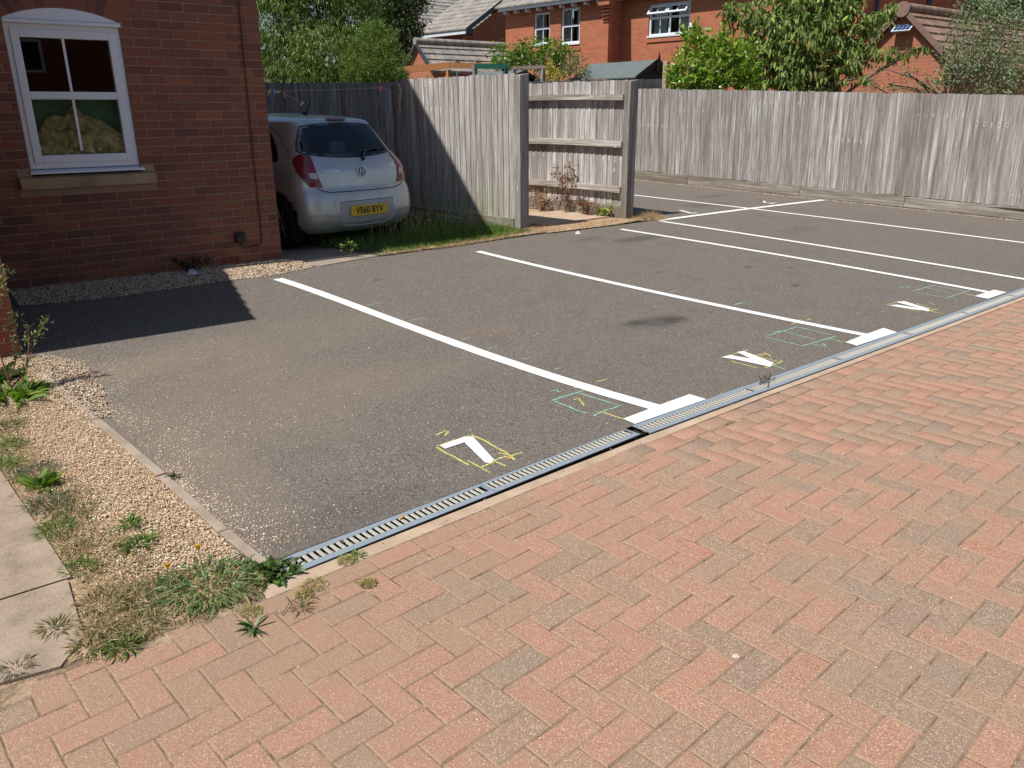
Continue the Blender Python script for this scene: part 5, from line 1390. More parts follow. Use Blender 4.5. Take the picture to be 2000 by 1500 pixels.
def patch(name, poly, frm, mat, off=0.004, parent=car, step=0.02, mb_only=False, curve_close=True):
    """drape a polygon drawn in the rear (x,z) or side (y,z) view on the body"""
    xs = [p[0] for p in poly]; zs = [p[1] for p in poly]
    me_pts = []; 
    # rows of spans clipped to the polygon
    z0, z1 = min(zs), max(zs); nz = max(2, int((z1 - z0) / step)); nx = max(3, int((max(xs) - min(xs)) / step))
    rows = []
    for j in range(nz + 1):
        z = z0 + (z1 - z0) * j / nz; z = min(max(z, z0 + 1e-4), z1 - 1e-4)
        cr_ = []
        n = len(poly)
        for i in range(n):
            (xa, za), (xb, zb2) = poly[i], poly[(i + 1) % n]
            if (za > z) != (zb2 > z): cr_.append(xa + (xb - xa) * (z - za) / (zb2 - za))
        a, b = (min(cr_), max(cr_)) if cr_ else (xs[0], xs[0])
        row = []
        for i in range(nx + 1):
            u = a + (b - a) * i / nx
            if frm == 'rear': o_, d_ = Vector((u, -1.5, z)), Vector((0, 1, 0))
            elif frm == 'left': o_, d_ = Vector((-2, u, z)), Vector((1, 0, 0))
            elif frm == 'right': o_, d_ = Vector((2, u, z)), Vector((-1, 0, 0))
            elif frm == 'front': o_, d_ = Vector((u, 6, z)), Vector((0, -1, 0))
            elif frm == 'rl': d_ = Vector((.5, .866, 0)); o_ = Vector((u, 0, z)) - d_ * 2      # oblique, for lamps that wrap the corner
            elif frm == 'rr': d_ = Vector((-.5, .866, 0)); o_ = Vector((u, 0, z)) - d_ * 2
            h_ = bvh.ray_cast(o_, d_)
            if h_[0] is None: row.append(None); continue
            nrm = h_[1]; 
            if nrm.dot(d_) > 0: nrm = -nrm
            row.append(tuple(h_[0] + nrm * off))
        rows.append(row)
    V = []; idx = {}
    for j, row in enumerate(rows):
        for i, p in enumerate(row):
            if p is not None: idx[(j, i)] = len(V); V.append(p)
    F = []
    for j in range(len(rows) - 1):
        for i in range(nx):
            q_ = [(j, i), (j, i + 1), (j + 1, i + 1), (j + 1, i)]
            if all(k in idx for k in q_): F.append(tuple(idx[k] for k in q_))
    if mb_only: return V, F
    mb = MB(); mb.add(V, F, smooth=True)
    return mb.build(name, mat, parent)
M['car_glass'] = mat_glass('car_glass', (0.85, 0.95, 1.0), 0.015, 1.0)
M['side_glass'] = simple('side_glass', (.006, .007, .009), .25, spec=.12)
rg = patch('rear_window', rear_glass, 'rear', M['car_glass'], 0.003, step=.015)
def seam(name, pts, frm='rear', w=0.010, mat=None, off=0.0035, parent=car):
    mb = MB()
    out = []
    for a, b in zip(pts[:-1], pts[1:]):
        n = max(1, int(math.dist(a, b) / .025))
        for i in range(n): out.append((a[0] + (b[0] - a[0]) * i / n, a[1] + (b[1] - a[1]) * i / n))
    out.append(pts[-1])
    P_ = []
    for (u, z) in out:
        if frm == 'rear': o_, d_ = Vector((u, -1.5, z)), Vector((0, 1, 0))
        elif frm == 'left': o_, d_ = Vector((-2, u, z)), Vector((1, 0, 0))
        h_ = bvh.ray_cast(o_, d_)
        if h_[0] is not None: P_.append((h_[0] + (h_[1] if h_[1].dot(d_) < 0 else -h_[1]) * off * 0.2))
    if len(P_) > 1: mb.tube(P_, w / 2, 6); return mb.build(name, mat or M['black'], parent)
ringp = rear_glass + [rear_glass[0]]
seam('window_seal', ringp, w=.016)
# tailgate shut line
seam('tailgate_seam', [(-.575, 1.40), (-.61, 1.30), (-.665, 1.15), (-.69, 1.07)], w=.007)
seam('tailgate_seam', [(.575, 1.40), (.61, 1.30), (.665, 1.15), (.69, 1.07)], w=.007)
seam('tailgate_seam', [(-.60, .70), (-.54, .665), (-.46, .648), (-.2, .645), (0, .643), (.2, .645), (.46, .648), (.58, .67), (.62, .70)], w=.011)
t = NT('red_lamp'); t.b.inputs['Coat Weight'].default_value = 1.0; n = t.noise(t.coord('Object'), 14, 2)
M['red'] = t.set(t.mix(n, (0.30, 0.006, 0.010), (0.09, 0.003, 0.006)), .25, .5)
M['clear'] = simple('clear_lamp', (0.55, 0.50, 0.52), .15, var=.5, vscale=60)
M['darkred'] = simple('dark_red_lamp', (0.13, 0.004, 0.006), .25)
for sg in (-1, 1):
    fr2 = 'rear'
    dr = 'rl' if sg < 0 else 'rr'
    lamp = [(.72, 1.05), (.84, 1.055), (.92, 1.02), (.94, .96), (.895, .86), (.82, .77), (.745, .705), (.595, .70), (.63, .78), (.66, .86), (.685, .94), (.70, 1.0)]
    lp = [(sg * x, z) for x, z in lamp]
    o = patch('tail_light', lp, dr, M['red'], .010, step=.014)
    o['label'] = 'left rear lamp cluster, red with clear band' if sg < 0 else 'right rear lamp cluster'
    band = [(.585, .815), (.615, .865), (.83, .865), (.815, .815)]
    patch('reverse_lens', [(sg * x, z) for x, z in [(.65, .80), (.672, .86), (.765, .86), (.745, .80)]], dr, M['clear'], .0135, o, step=.01)
    patch('indicator_lens', [(sg * x, z) for x, z in [(.785, .80), (.80, .86), (.86, .86), (.835, .80)]], dr, M['darkred'], .0135, o, step=.01)
hs = patch('high_brake_light', [(-.12, 1.398), (.12, 1.398), (.125, 1.42), (.10, 1.432), (-.10, 1.432), (-.125, 1.42)], 'rear', M['darkred'], .014, step=.006)
for nm, fr_name in (('left', 'left'), ('right', 'right')):
    o = patch('side_window', side_glass, fr_name, M['side_glass'], .003, step=.03)
patch('windscreen', wind, 'front', M['car_glass'], .003, step=.03)
# pillars between side windows
for a, b in ((1.18, 1.26), (2.08, 2.14)):
    patch('door_pillar', [(a, .93), (b, .93), (b - .02, 1.37), (a - .02, 1.37)], 'left', M['black'], .006, step=.03)
# door shut lines
seam('door_seam', [(1.22, .93), (1.2, .6), (1.12, .34)], 'left', .006)
seam('door_seam', [(2.55, .93), (2.6, .5), (2.55, .33)], 'left', .006)
dh_ = MB(); dh_.box(-.872, -.845, 1.32, 1.50, .80, .83); dh_.build('door_handle', M['silver'], car, bevel=.008)
# plate recess and number plate
rc_ = patch('plate_recess', [(-.40, .345), (-.33, .30), (.33, .30), (.40, .345), (.38, .53), (-.38, .53)], 'rear', simple('bumper_recess', (0.40, 0.40, 0.41), .5), .003, step=.02)
seam('bumper_crease', [(-.44, .535), (-.42, .40), (-.36, .29), (-.25, .262), (0, .255), (.25, .262), (.36, .29), (.42, .40), (.47, .53)], w=.012, mat=M['silver'])
seam('bumper_crease', [(-.36, .538), (.40, .538)], w=.009, mat=M['black'])
seam('bumper_crease', [(-.74, .40), (-.62, .415), (-.47, .40)], w=.016, mat=M['silver'])
seam('bumper_crease', [(.74, .40), (.62, .415), (.50, .40)], w=.016, mat=M['silver'])
py_ = bvh.ray_cast(Vector((0, -1.5, .43)), Vector((0, 1, 0)))[0].y - .016
t = NT('plate_yellow'); M['plate'] = t.set((0.72, 0.46, 0.015), .35)
pl = MB(); pl.box(-.262, .262, py_, py_ + .008, .372, .486); plo = pl.build('number_plate', M['plate'], car, bevel=.003)
plo.rotation_euler = (0, 0, 0)
def text_mesh(s, size, mat, name, parent, loc, rot, ext=0.0012, bold=0.0, xs=1.0, sp=1.0):
    cu = bpy.data.curves.new(name, 'FONT'); cu.body = s; cu.size = size; cu.extrude = ext; cu.offset = bold; cu.align_x = 'CENTER'; cu.align_y = 'CENTER'; cu.space_character = sp
    to = bpy.data.objects.new(name + '_t', cu); COL.objects.link(to)
    dg = bpy.context.evaluated_depsgraph_get(); me = bpy.data.meshes.new_from_object(to.evaluated_get(dg))
    bpy.data.objects.remove(to); me.materials.clear(); me.materials.append(mat)
    o = link(name, me, parent, loc, rot); o.scale = (xs, 1, 1); return o
text_mesh('VE60 BYV', .102, M['black'], 'plate_text', plo, (0.0, py_ - .002, .428), (math.pi / 2, 0, 0), bold=.0022, xs=.90, sp=1.02)
# badge and lettering
bz = .855; bh = bvh.ray_cast(Vector((.0, -1.5, bz)), Vector((0, 1, 0)))
tilt = math.atan2(bh[1].z, -bh[1].y) if bh[1].y < 0 else math.atan2(-bh[1].z, bh[1].y)
M['chrome'] = simple('chrome', (0.75, 0.76, 0.78), .15, 1.0)
bd = MB(); 
ringpts = [(0.066 * math.cos(a), 0, 0.056 * math.sin(a)) for a in np.linspace(0, 2 * math.pi, 33)]
bd.tube(ringpts, .007, 8, cap=False); bdo = bd.build('badge', M['chrome'], car, (0, bh[0].y - .008, bz), (-tilt, 0, 0))
dk_ = MB(); dk_.prism([(0.060 * math.cos(a), 0.050 * math.sin(a)) for a in np.linspace(0, 2 * math.pi, 28, endpoint=False)], 0.004, 0.0, 'y'); dk_.build('badge_field', simple('badge_field', (0.16, 0.17, 0.18), .3, .6), bdo)
hm = MB(); hm.tube([(-.030, -.004, -.036), (-.012, -.004, .038)], .006, 6); hm.tube([(.012, -.004, -.038), (.030, -.004, .036)], .006, 6); hm.tube([(-.026, -.004, .004), (-.008, -.004, .012), (.008, -.004, -.004), (.026, -.004, .002)], .005, 6); hm.build('badge_emblem', M['chrome'], bdo)
def surf_y(x, z): 
    h_ = bvh.ray_cast(Vector((x, -1.5, z)), Vector((0, 1, 0))); return h_[0].y
text_mesh('HYUNDAI', .036, M['chrome'], 'maker_lettering', car, (-.40, surf_y(-.40, .875) - .006, .875), (math.pi / 2 - tilt, 0, -.06), bold=.0006, xs=1.25)
text_mesh('i20', .046, M['chrome'], 'model_lettering', car, (.48, surf_y(.48, .90) - .006, .90), (math.pi / 2 - tilt, 0, .08), bold=.0006)
# wiper, washer base, antenna
wp = [bvh.ray_cast(Vector((x, -1.5, z)), Vector((0, 1, 0)))[0] for x, z in ((.075, .985), (.09, 1.02), (.16, 1.075), (.28, 1.095), (.40, 1.09))]
wb = MB(); wb.tube([p + Vector((0, -.03, 0)) for p in wp], [.022, .016, .012, .010, .008], 8)
wb.tube([bvh.ray_cast(Vector((x, -1.5, z)), Vector((0, 1, 0)))[0] + Vector((0, -.018, 0)) for x, z in ((.12, 1.06), (.26, 1.09), (.40, 1.098), (.50, 1.09))], .011, 6)
wb.build('rear_wiper', M['black'], car)
an = MB(); an.tube([(0.0, 1.15, 1.47), (0.0, 1.10, 1.50)], [.035, .018], 8); an.tube([(0, 1.11, 1.495), (.0, .98, 1.66)], [.007, .004], 6); an.build('antenna', M['black'], car)
# wheels
t = NT('tyre_rubber'); M['tyre'] = t.set((0.012, 0.012, 0.012), .85); M['alloy'] = simple('alloy', (0.30, 0.31, 0.33), .35, .8)
def wheel(x, y, sgn):
    mb = MB(); r = .30; w = .185
    prof = [(-w / 2, r - .05), (-w / 2 + .01, r - .012), (-w / 2 + .035, r), (w / 2 - .035, r), (w / 2 - .01, r - .012), (w / 2, r - .05), (w / 2 - .01, .19), (-w / 2 + .01, .19)]
    seg = 40; V = []; 
    for k in range(seg):
        a = 2 * math.pi * k / seg
        for (px_, pr) in prof: V.append((px_, pr * math.cos(a), pr * math.sin(a)))
    n = len(prof); F = [(k * n + i, ((k + 1) % seg) * n + i, ((k + 1) % seg) * n + (i + 1) % n, k * n + (i + 1) % n) for k in range(seg) for i in range(n)]
    mb.add(V, F, smooth=True)
    wo = empty_child('wheel', car); wo.location = (x, y, .30)
    mb.build('tyre', M['tyre'], wo)
    rm = MB(); rm.tube([(-sgn * .03, 0, 0), (sgn * .05, 0, 0)], .05, 12)
    for k in range(9):
        a = 2 * math.pi * k / 9; d = Vector((0, math.cos(a), math.sin(a)))
        rm.tube([Vector((sgn * .05, 0, 0)) + d * .03, Vector((sgn * .055, 0, 0)) + d * .12, Vector((sgn * .065, 0, 0)) + d * .195], [.018, .012, .016], 6)
    rm.tube([(sgn * .065, .195 * math.cos(a), .195 * math.sin(a)) for a in np.linspace(0, 2 * math.pi, 41)], .012, 6, cap=False)
    rm.build('rim', M['alloy'], wo)
    dk = MB(); dk.prism([(.19 * math.cos(a), .19 * math.sin(a)) for a in np.linspace(0, 2 * math.pi, 24, endpoint=False)], -.01, .01, 'x'); dk.build('wheel_back', M['dark'], wo)
for wy in (.62, 3.16):
    wheel(-.74, wy, -1); wheel(.74, wy, 1)
# interior
tr_ = simple('seat_fabric', (0.26, 0.30, 0.33), .9)
for sx_ in (-.36, .36):
    st_ = MB(); st_.box(sx_ - .22, sx_ + .22, .98, 1.10, .45, 1.02); st_.build('rear_seat', tr_, car, bevel=.04)
    hd = MB(); hd.box(sx_ - .12, sx_ + .12, 1.0, 1.09, 1.03, 1.17); hd.build('head_restraint', tr_, car, bevel=.03)
    st_ = MB(); st_.box(sx_ - .23, sx_ + .23, 1.95, 2.08, .45, 1.06); st_.build('front_seat', tr_, car, bevel=.05)
    hd = MB(); hd.box(sx_ - .13, sx_ + .13, 1.97, 2.07, 1.08, 1.28); hd.build('head_restraint', tr_, car, bevel=.04)
fl_ = MB(); fl_.box(-.7, .7, .3, 2.9, .42, .44); fl_.box(-.66, .66, .32, .95, .80, .82); fl_.build('parcel_shelf', tr_, car)
db = MB(); db.box(-.68, .68, 2.55, 2.95, .6, .93); db.build('dashboard', tr_, car)
# ------------------------------------------------------------------ washing line and pegs on the fence
ln = MB()
def sagline(a, b, sag, n=12): 
    a = Vector(a); b = Vector(b); return [a + (b - a) * i / n - Vector((0, 0, sag * 4 * (i / n) * (1 - i / n))) for i in range(n + 1)]
ln.tube(sagline((3.3, 10.25, 1.90), (6.46, 10.02, 1.95), .03), .003, 5); ln.tube(sagline((6.46, 10.02, 1.95), (6.69, 10.0, 1.888), .0), .003, 5)
ln.tube(sagline((5.05, 10.12, 1.86), (5.28, 10.1, 1.76), .0), .0028, 5); ln.tube(sagline((6.46, 10.02, 1.94), (6.35, 10.03, 1.60), .0), .0022, 5)
tag(ln.build('washing_line', simple('line_cord', (0.45, 0.46, 0.50), .7)), 'thin washing line strung behind the car to the fence', 'washing line')
def peg(p, col, rot, label):
    root = empty('clothes_peg', p, 0, label, 'peg', 'clothes pegs'); root.rotation_euler = rot
    for s_ in (-1, 1):
        mb = MB(); mb.add([(s_*.006, -.005, .03), (s_*.016, -.005, .035), (s_*.008, -.005, -.045), (s_*.001, -.005, -.045), (s_*.006, .005, .03), (s_*.016, .005, .035), (s_*.008, .005, -.045), (s_*.001, .005, -.045)],
            [(0, 1, 2, 3), (4, 7, 6, 5), (0, 4, 5, 1), (1, 5, 6, 2), (2, 6, 7, 3), (3, 7, 4, 0)]); mb.build('peg_half', col, root)
    mb = MB(); mb.tube([(-.009, 0, .004), (.009, 0, .004)], .006, 8); mb.build('peg_spring', M['chrome'], root)
PY = simple('peg_yellow', (0.75, 0.58, 0.03), .5); PB = simple('peg_blue', (0.25, 0.42, 0.75), .5); PR = simple('peg_pink', (0.80, 0.22, 0.17), .5); PT = simple('peg_teal', (0.01, 0.35, 0.33), .5)
peg((4.85, 10.13, 1.885), PY, (0, .5, 0), 'yellow peg nearest the house on the washing line'); peg((4.92, 10.13, 1.89), PB, (0, .1, 0), 'blue peg on the washing line between two yellow pegs')
peg((4.97, 10.13, 1.885), PY, (0, 1.5, 0), 'yellow peg lying sideways beside the pink peg'); peg((5.05, 10.12, 1.855), PR, (0, 0, 0), 'single pink peg on the washing line')
peg((5.28, 10.10, 1.745), PY, (0, .9, 0), 'yellow peg hanging low at the end of the loose cord'); peg((6.44, 10.02, 1.94), PR, (0, -.2, 0), 'red peg where the washing line meets the fence'); peg((6.475, 10.02, 1.95), PR, (0, .6, .5), 'second red peg tilted where line meets fence')
peg((6.775, 9.36, 2.065), PT, (0, 0, .8), 'teal peg clipped on the left part of the fence top'); peg((6.815, 8.75, 2.085), PT, (0, .05, .8), 'teal peg clipped on the middle of the fence top')
# bleached cord bundle hanging at the panel's far corner
cdm = simple('old_cord', (0.42, 0.38, 0.27), .9, var=.3)
cd = MB(); cd.tube([(6.68, 9.96, 1.98), (6.67, 9.90, 2.0), (6.665, 9.84, 1.93), (6.67, 9.87, 1.83), (6.67, 9.90, 1.74), (6.67, 9.885, 1.62)], [.010, .018, .02, .03, .024, .012], 8)
tag(cd.build('hanging_cord', cdm), 'pale bundle of old cord hanging at the top corner of the sunny panel', 'cord')

# ------------------------------------------------------------------ vegetation
def jitter_cols(n, cols, var=0.25):
    cols = np.array(cols); c = cols[rng.integers(0, len(cols), n)]
    c = c * (1 + rng.uniform(-var, var, (n, 1))) * (1 + rng.uniform(-.08, .08, (n, 3)))
    return np.clip(c, 0.003, 1)
def tree(name, label, cat, blobs, base, leaf_l, leaf_w, cols, per_m2, mat, mode='out', cluster=1, droop=.3, cl_r=.12, trunk_r=.09, group=None, shell=(0.55, 1.12), limbs=True, prof=(0.25, 1.0, 0.75)):
    root = empty(name, base, 0, label, cat, group)
    B = np.array(base)
    P = []; D = []
    for (x, y, z, r) in blobs:
        k = max(4, int(4 * math.pi * r * r * per_m2 / cluster))
        d = rng.normal(size=(k, 3)); d /= np.linalg.norm(d, axis=1, keepdims=True)
        # lumpy radius for an uneven outline
        ph = rng.uniform(0, 6.28, 3); lump = 1 + .16 * np.sin(d[:, 0] * 5 + ph[0]) * np.sin(d[:, 2] * 6 + ph[1]) + .10 * np.sin(d[:, 1] * 11 + ph[2])
        rad = r * rng.uniform(*shell, k) ** .7 * lump
        p = np.array([x, y, z]) + d * rad[:, None]
        P.append(p); D.append(d)
    P = np.concatenate(P); D = np.concatenate(D)
    keep = P[:, 2] > B[2] + .05
    P, D = P[keep], D[keep]
    if cluster > 1:
        n = len(P)
        cc = rng.normal(size=(n, 3)) * .3 + D
        P2 = np.repeat(P, cluster, axis=0); D2 = np.repeat(cc, cluster, axis=0)
        if mode == 'hang':
            ax = rng.normal(size=(n, 3)) * [1, 1, .35]; ax /= np.linalg.norm(ax, axis=1, keepdims=True)
            tpos = np.tile(np.linspace(-.5, .5, cluster), n)[:, None]
            P2 = P2 + np.repeat(ax, cluster, axis=0) * tpos * cl_r * 2
            D2 = rng.normal(size=P2.shape) * .55 + D2 * .35; D2[:, 2] -= 1.0
        elif mode == 'up':
            t_ = np.tile(np.linspace(0, 1, cluster), n)[:, None]
            sh_ = np.repeat(rng.normal(size=(n, 3)) * [.4, .4, .2] + D * .5 + [0, 0, .9], cluster, axis=0)
            P2 = P2 + sh_ * t_ * cl_r * 1.6; D2 = rng.normal(size=P2.shape) * .8 + sh_ * .8
        else:
            P2 = P2 + rng.normal(size=P2.shape) * cl_r; D2 = D2 + rng.normal(size=P2.shape) * .7
        P, D = P2, D2
    else:
        D = D + rng.normal(size=P.shape) * .6
        if mode == 'hang': D[:, 2] -= .9
    n = len(P)
    Ls = leaf_l * rng.uniform(.65, 1.25, n); Ws = leaf_w * rng.uniform(.7, 1.2, n)
    v, q, t3 = ribbons(P - B, D, Ls, Ws, droop, prof)
    me = fast_mesh('leaves', v, q, t3, mat, rep7(jitter_cols(n, cols)))
    o = link('leaves', me, root); o['kind'] = 'stuff'
    if limbs:
        mb = MB()
        zc = np.mean([b[2] for b in blobs]); xc = np.mean([b[0] for b in blobs]); yc = np.mean([b[1] for b in blobs])
        top = Vector((xc - B[0], yc - B[1], (zc - B[2]) * .75))
        mb.tube([Vector((0, 0, -.1)), top * .35 + Vector((.03, .02, 0)), top * .7, top], [trunk_r, trunk_r * .8, trunk_r * .6, trunk_r * .4], 9)
        mb.build('trunk', M['bark'], root)
        lm = MB()
        for i, (x, y, z, r) in enumerate(blobs):
            e = Vector((x - B[0], y - B[1], z - B[2])); s_ = top * random.uniform(.35, .95); mid = (s_ + e) / 2 + Vector((random.uniform(-.1, .1), random.uniform(-.1, .1), .08))
            lm.tube([s_, mid, e, e + Vector((random.uniform(-.5, .5), random.uniform(-.5, .5), random.uniform(.1, .6))) * r], [trunk_r * .35, trunk_r * .22, trunk_r * .13, .004], 6)
        lm.build('branches', M['bark'], root)
    return root
GZ = 0.22
tree('willow_tree', 'big dark green willow-leaved tree behind the rear fence above the car', 'tree', VEG_['willow'], (10.9, 19.6, GZ), .095, .024,
     [(0.14, 0.21, 0.04), (0.20, 0.285, 0.06), (0.29, 0.36, 0.11), (0.08, 0.13, 0.03)], 560, M['leaf'], 'hang', 5, .35, .07, .16, shell=(.45, 1.15))
tree('broadleaf_tree', 'darker tree filling the gap between willow and grey roof', 'tree', VEG_['back'], (18.5, 27.8, GZ), .12, .05,
     [(.06, .11, .03), (.09, .15, .04), (.09, .05, .03)], 260, M['leaf'], 'out', 3, .3, .1, .2)
tree('feathery_shrub', 'light green feathery shrub between willow tree and small garage', 'shrub', VEG_['conifer'], (9.5, 14.7, GZ), .07, .011,
     [(0.150, 0.250, 0.044), (0.200, 0.312, 0.062), (0.100, 0.175, 0.031), (0.250, 0.275, 0.075)], 2300, M['leaf'], 'up', 6, .2, .05, .05)
tree('climbing_shrub', 'bright green rounded shrub under the two sash windows', 'shrub', VEG_['hedge'], (13.8, 14.8, GZ), .085, .035,
     [(0.145, 0.275, 0.036), (0.217, 0.362, 0.043), (0.275, 0.406, 0.072), (0.072, 0.145, 0.029)], 500, M['leaf_gloss'], 'out', 4, .3, .06, .05)
tree('pale_shrub', 'straggly pinkish green shrub right of the bright shrub', 'shrub', VEG_['pinkshrub'], (13.5, 13.1, GZ), .055, .022,
     [(0.360, 0.300, 0.168), (0.456, 0.312, 0.216), (0.192, 0.240, 0.084), (0.288, 0.336, 0.120)], 520, M['leaf_matt'], 'out', 4, .3, .05, .03)
tree('yellow_shrub', 'small yellow leaved shrub beside the grey garden frame', 'shrub', VEG_['yellowshrub'], (12.76, 13.1, GZ), .05, .026,
     [(0.660, 0.504, 0.060), (0.540, 0.480, 0.072), (0.360, 0.384, 0.072)], 650, M['leaf'], 'out', 3, .3, .04, .02)
tree('laurel_bush', 'glossy yellow-green laurel bush leaning over the long fence', 'shrub', VEG_['laurel'], (13.75, 9.8, GZ), .125, .044,
     [(0.216, 0.365, 0.041), (0.324, 0.486, 0.061), (0.135, 0.257, 0.034), (0.405, 0.486, 0.081)], 520, M['leaf_gloss'], 'up', 6, .1, .09, .05, shell=(.35, 1.1))
tree('cherry_tree', 'cherry tree with long drooping leaves behind the long fence', 'tree', VEG_['cherry'], (16.9, 9.7, GZ), .15, .048,
     [(0.156, 0.247, 0.052), (0.221, 0.325, 0.078), (0.104, 0.182, 0.039), (0.312, 0.390, 0.117), (0.416, 0.442, 0.104)], 190, M['leaf_matt'], 'hang', 7, .25, .12, .11, shell=(.25, 1.15))
tree('silver_leaved_tree', 'grey-green small leaved tree at the right edge over the fence', 'tree', VEG_['olive'], (19.2, 6.9, GZ), .06, .024,
     [(0.253, 0.287, 0.172), (0.368, 0.402, 0.265), (0.184, 0.218, 0.115), (0.207, 0.310, 0.069)], 420, M['leaf_matt'], 'out', 5, .2, .06, .08, shell=(.3, 1.25))
# dark trees far behind to close the gaps
for i, (x, y, r, hgt) in enumerate([(31, 13, 3.0, 4), (37, 7, 4, 5), (8, 36, 4, 6), (16, 42, 5, 7), (2, 30, 4, 5.5), (30, 36, 4, 6)]):
    lab = ['far tree behind the silver leaved tree', 'rounded far tree beyond the right edge of the fence', 'tall far tree behind the willow tree', 'tallest far tree behind the grey roof', 'far tree hidden behind the dark brick house', 'far tree behind the terrace roofs'][i]
    bl = [(x + random.uniform(-r, r) * .6, y + random.uniform(-r, r) * .6, hgt + random.uniform(-.45, .5) * r, r * random.uniform(.45, .7)) for _ in range(7)]
    tree('far_tree', lab, 'tree', bl, (x, y, GZ), .3, .16, [(.04, .08, .025), (.06, .11, .03), (.035, .06, .02)], 22, M['leaf'], 'out', 3, .3, .25, .25, group='trees far behind the houses')

def blades(P, L, W, lean, cols, mat, name, parent=None, droop=.35, var=.25, prof=(1.0, .8, .5)):
    n = len(P); d = rng.normal(size=(n, 3)) * lean; d[:, 2] = 1.0
    v, q, t3 = ribbons(np.asarray(P), d, np.asarray(L), np.asarray(W), droop, prof)
    me = fast_mesh(name, v, q, t3, mat, rep7(jitter_cols(n, cols, var)))
    return link(name, me, parent)
def sample_poly(poly, n):
    xs = [p[0] for p in poly]; ys = [p[1] for p in poly]; out = []
    while len(out) < n:
        x, y = random.uniform(min(xs), max(xs)), random.uniform(min(ys), max(ys))
        if inside((x, y), poly): out.append((x, y))
    return out
GREEN = [(.12, .22, .03), (.18, .30, .05), (.25, .37, .08), (.08, .14, .03)]
STRAW = [(.60, .44, .25), (.70, .54, .33), (.48, .33, .17), (.56, .37, .20)]
OLIVEG = [(.13, .16, .05), (.20, .20, .08), (.28, .25, .11), (.09, .13, .035)]
# long grass by the drive
gp = sample_poly([(4.75, 7.32), (5.6, 7.30), (6.7, 7.52), (6.72, 10.0), (4.6, 10.0), (4.45, 8.2)], 9500) + sample_poly([(4.62, 7.24), (5.8, 7.22), (6.85, 7.36), (6.85, 8.0), (6.85, 8.4), (6.2, 7.9), (4.75, 7.5)], 6500)
P = np.array([(x, y, zd(y) + .005) for x, y in gp]); dist = np.clip((P[:, 1] - 7.2) / .8, .30, 1)
o = blades(P, rng.uniform(.07, .20, len(P)) * (.35 + .65 * dist), rng.uniform(.004, .009, len(P)), .35, GREEN + [(.20, .24, .07)], M['leaf'], 'long_grass'); tag(o, 'long green grass between driveway and fence, part in shadow', kind='stuff')
gp = sample_poly([(4.9, 7.6), (6.6, 7.6), (6.6, 9.2), (4.9, 9.2)], 420)
P = np.array([(x, y, zd(y)) for x, y in gp]); Ls = rng.uniform(.22, .38, len(P))
d = rng.normal(size=(len(P), 3)) * .16; d[:, 2] = 1
v, q, t3 = ribbons(P, d, Ls, np.full(len(P), .0035), .12, (1, 1, 1)); c = rep7(jitter_cols(len(P), [(.24, .26, .09), (.34, .31, .14)]))
tip = P + d / np.linalg.norm(d, axis=1, keepdims=True) * (Ls * .9)[:, None]; tip[:, 2] -= .1 * Ls
v2, q2, t2 = ribbons(tip, d, np.full(len(P), .035), np.full(len(P), .009), 0, (1, 1, .8)); c2 = rep7(jitter_cols(len(P), [(.42, .40, .18), (.50, .46, .22)]))
me = fast_mesh('grass_seed_stalks', np.vstack([v, v2]), np.vstack([q, q2 + len(v)]), np.vstack([t3, t2 + len(v)]), M['leaf_matt'], np.vstack([c, c2])); o = link('grass_seed_stalks', me); tag(o, 'thin seed stalks standing in the long grass', kind='stuff')
# dry grass fringe
fr_pts = []
edge = [tuple(p) for p in DRIVE_EDGE[2:]]
for _ in range(4200):
    k = random.randrange(len(edge) - 1); t_ = random.random(); a, b = edge[k], edge[k + 1]
    x = a[0] + (b[0] - a[0]) * t_; y = a[1] + (b[1] - a[1]) * t_
    w = .035 if x < 5.5 else (.07 if x < 6.6 else (.22 if x < 7.3 else .34))
    fr_pts.append((x, y + abs(random.gauss(0, w)) - .03))
for _ in range(1400): fr_pts.append((8.95 + random.gauss(0, .13), 7.17 + random.gauss(0, .09)))
for _ in range(700): fr_pts.append((7.05 + random.gauss(0, .14), 7.62 + random.gauss(0, .10)))
P = np.array([(x, y, zd(min(y, 7.2)) + .008) for x, y in fr_pts])
o = blades(P, rng.uniform(.03, .13, len(P)), rng.uniform(.002, .0045, len(P)), 1.5, STRAW + [(.82, .68, .46), (.34, .22, .12)], M['straw'], 'dry_grass', droop=.45, var=.35); tag(o, 'bleached dry grass along the edge of the asphalt', kind='stuff')
P = np.array([(8.98 + random.gauss(0, .07), 7.20 + random.gauss(0, .05), .185) for _ in range(260)])
rt = empty('dry_grass_tuft', (0, 0, 0), 0, 'dry straw tuft standing at the foot of the alley post', 'grass tuft'); blades(P, rng.uniform(.10, .26, len(P)), rng.uniform(.0025, .004, len(P)), .5, STRAW, M['straw'], 'blade', rt, droop=.4)['kind'] = 'stuff'
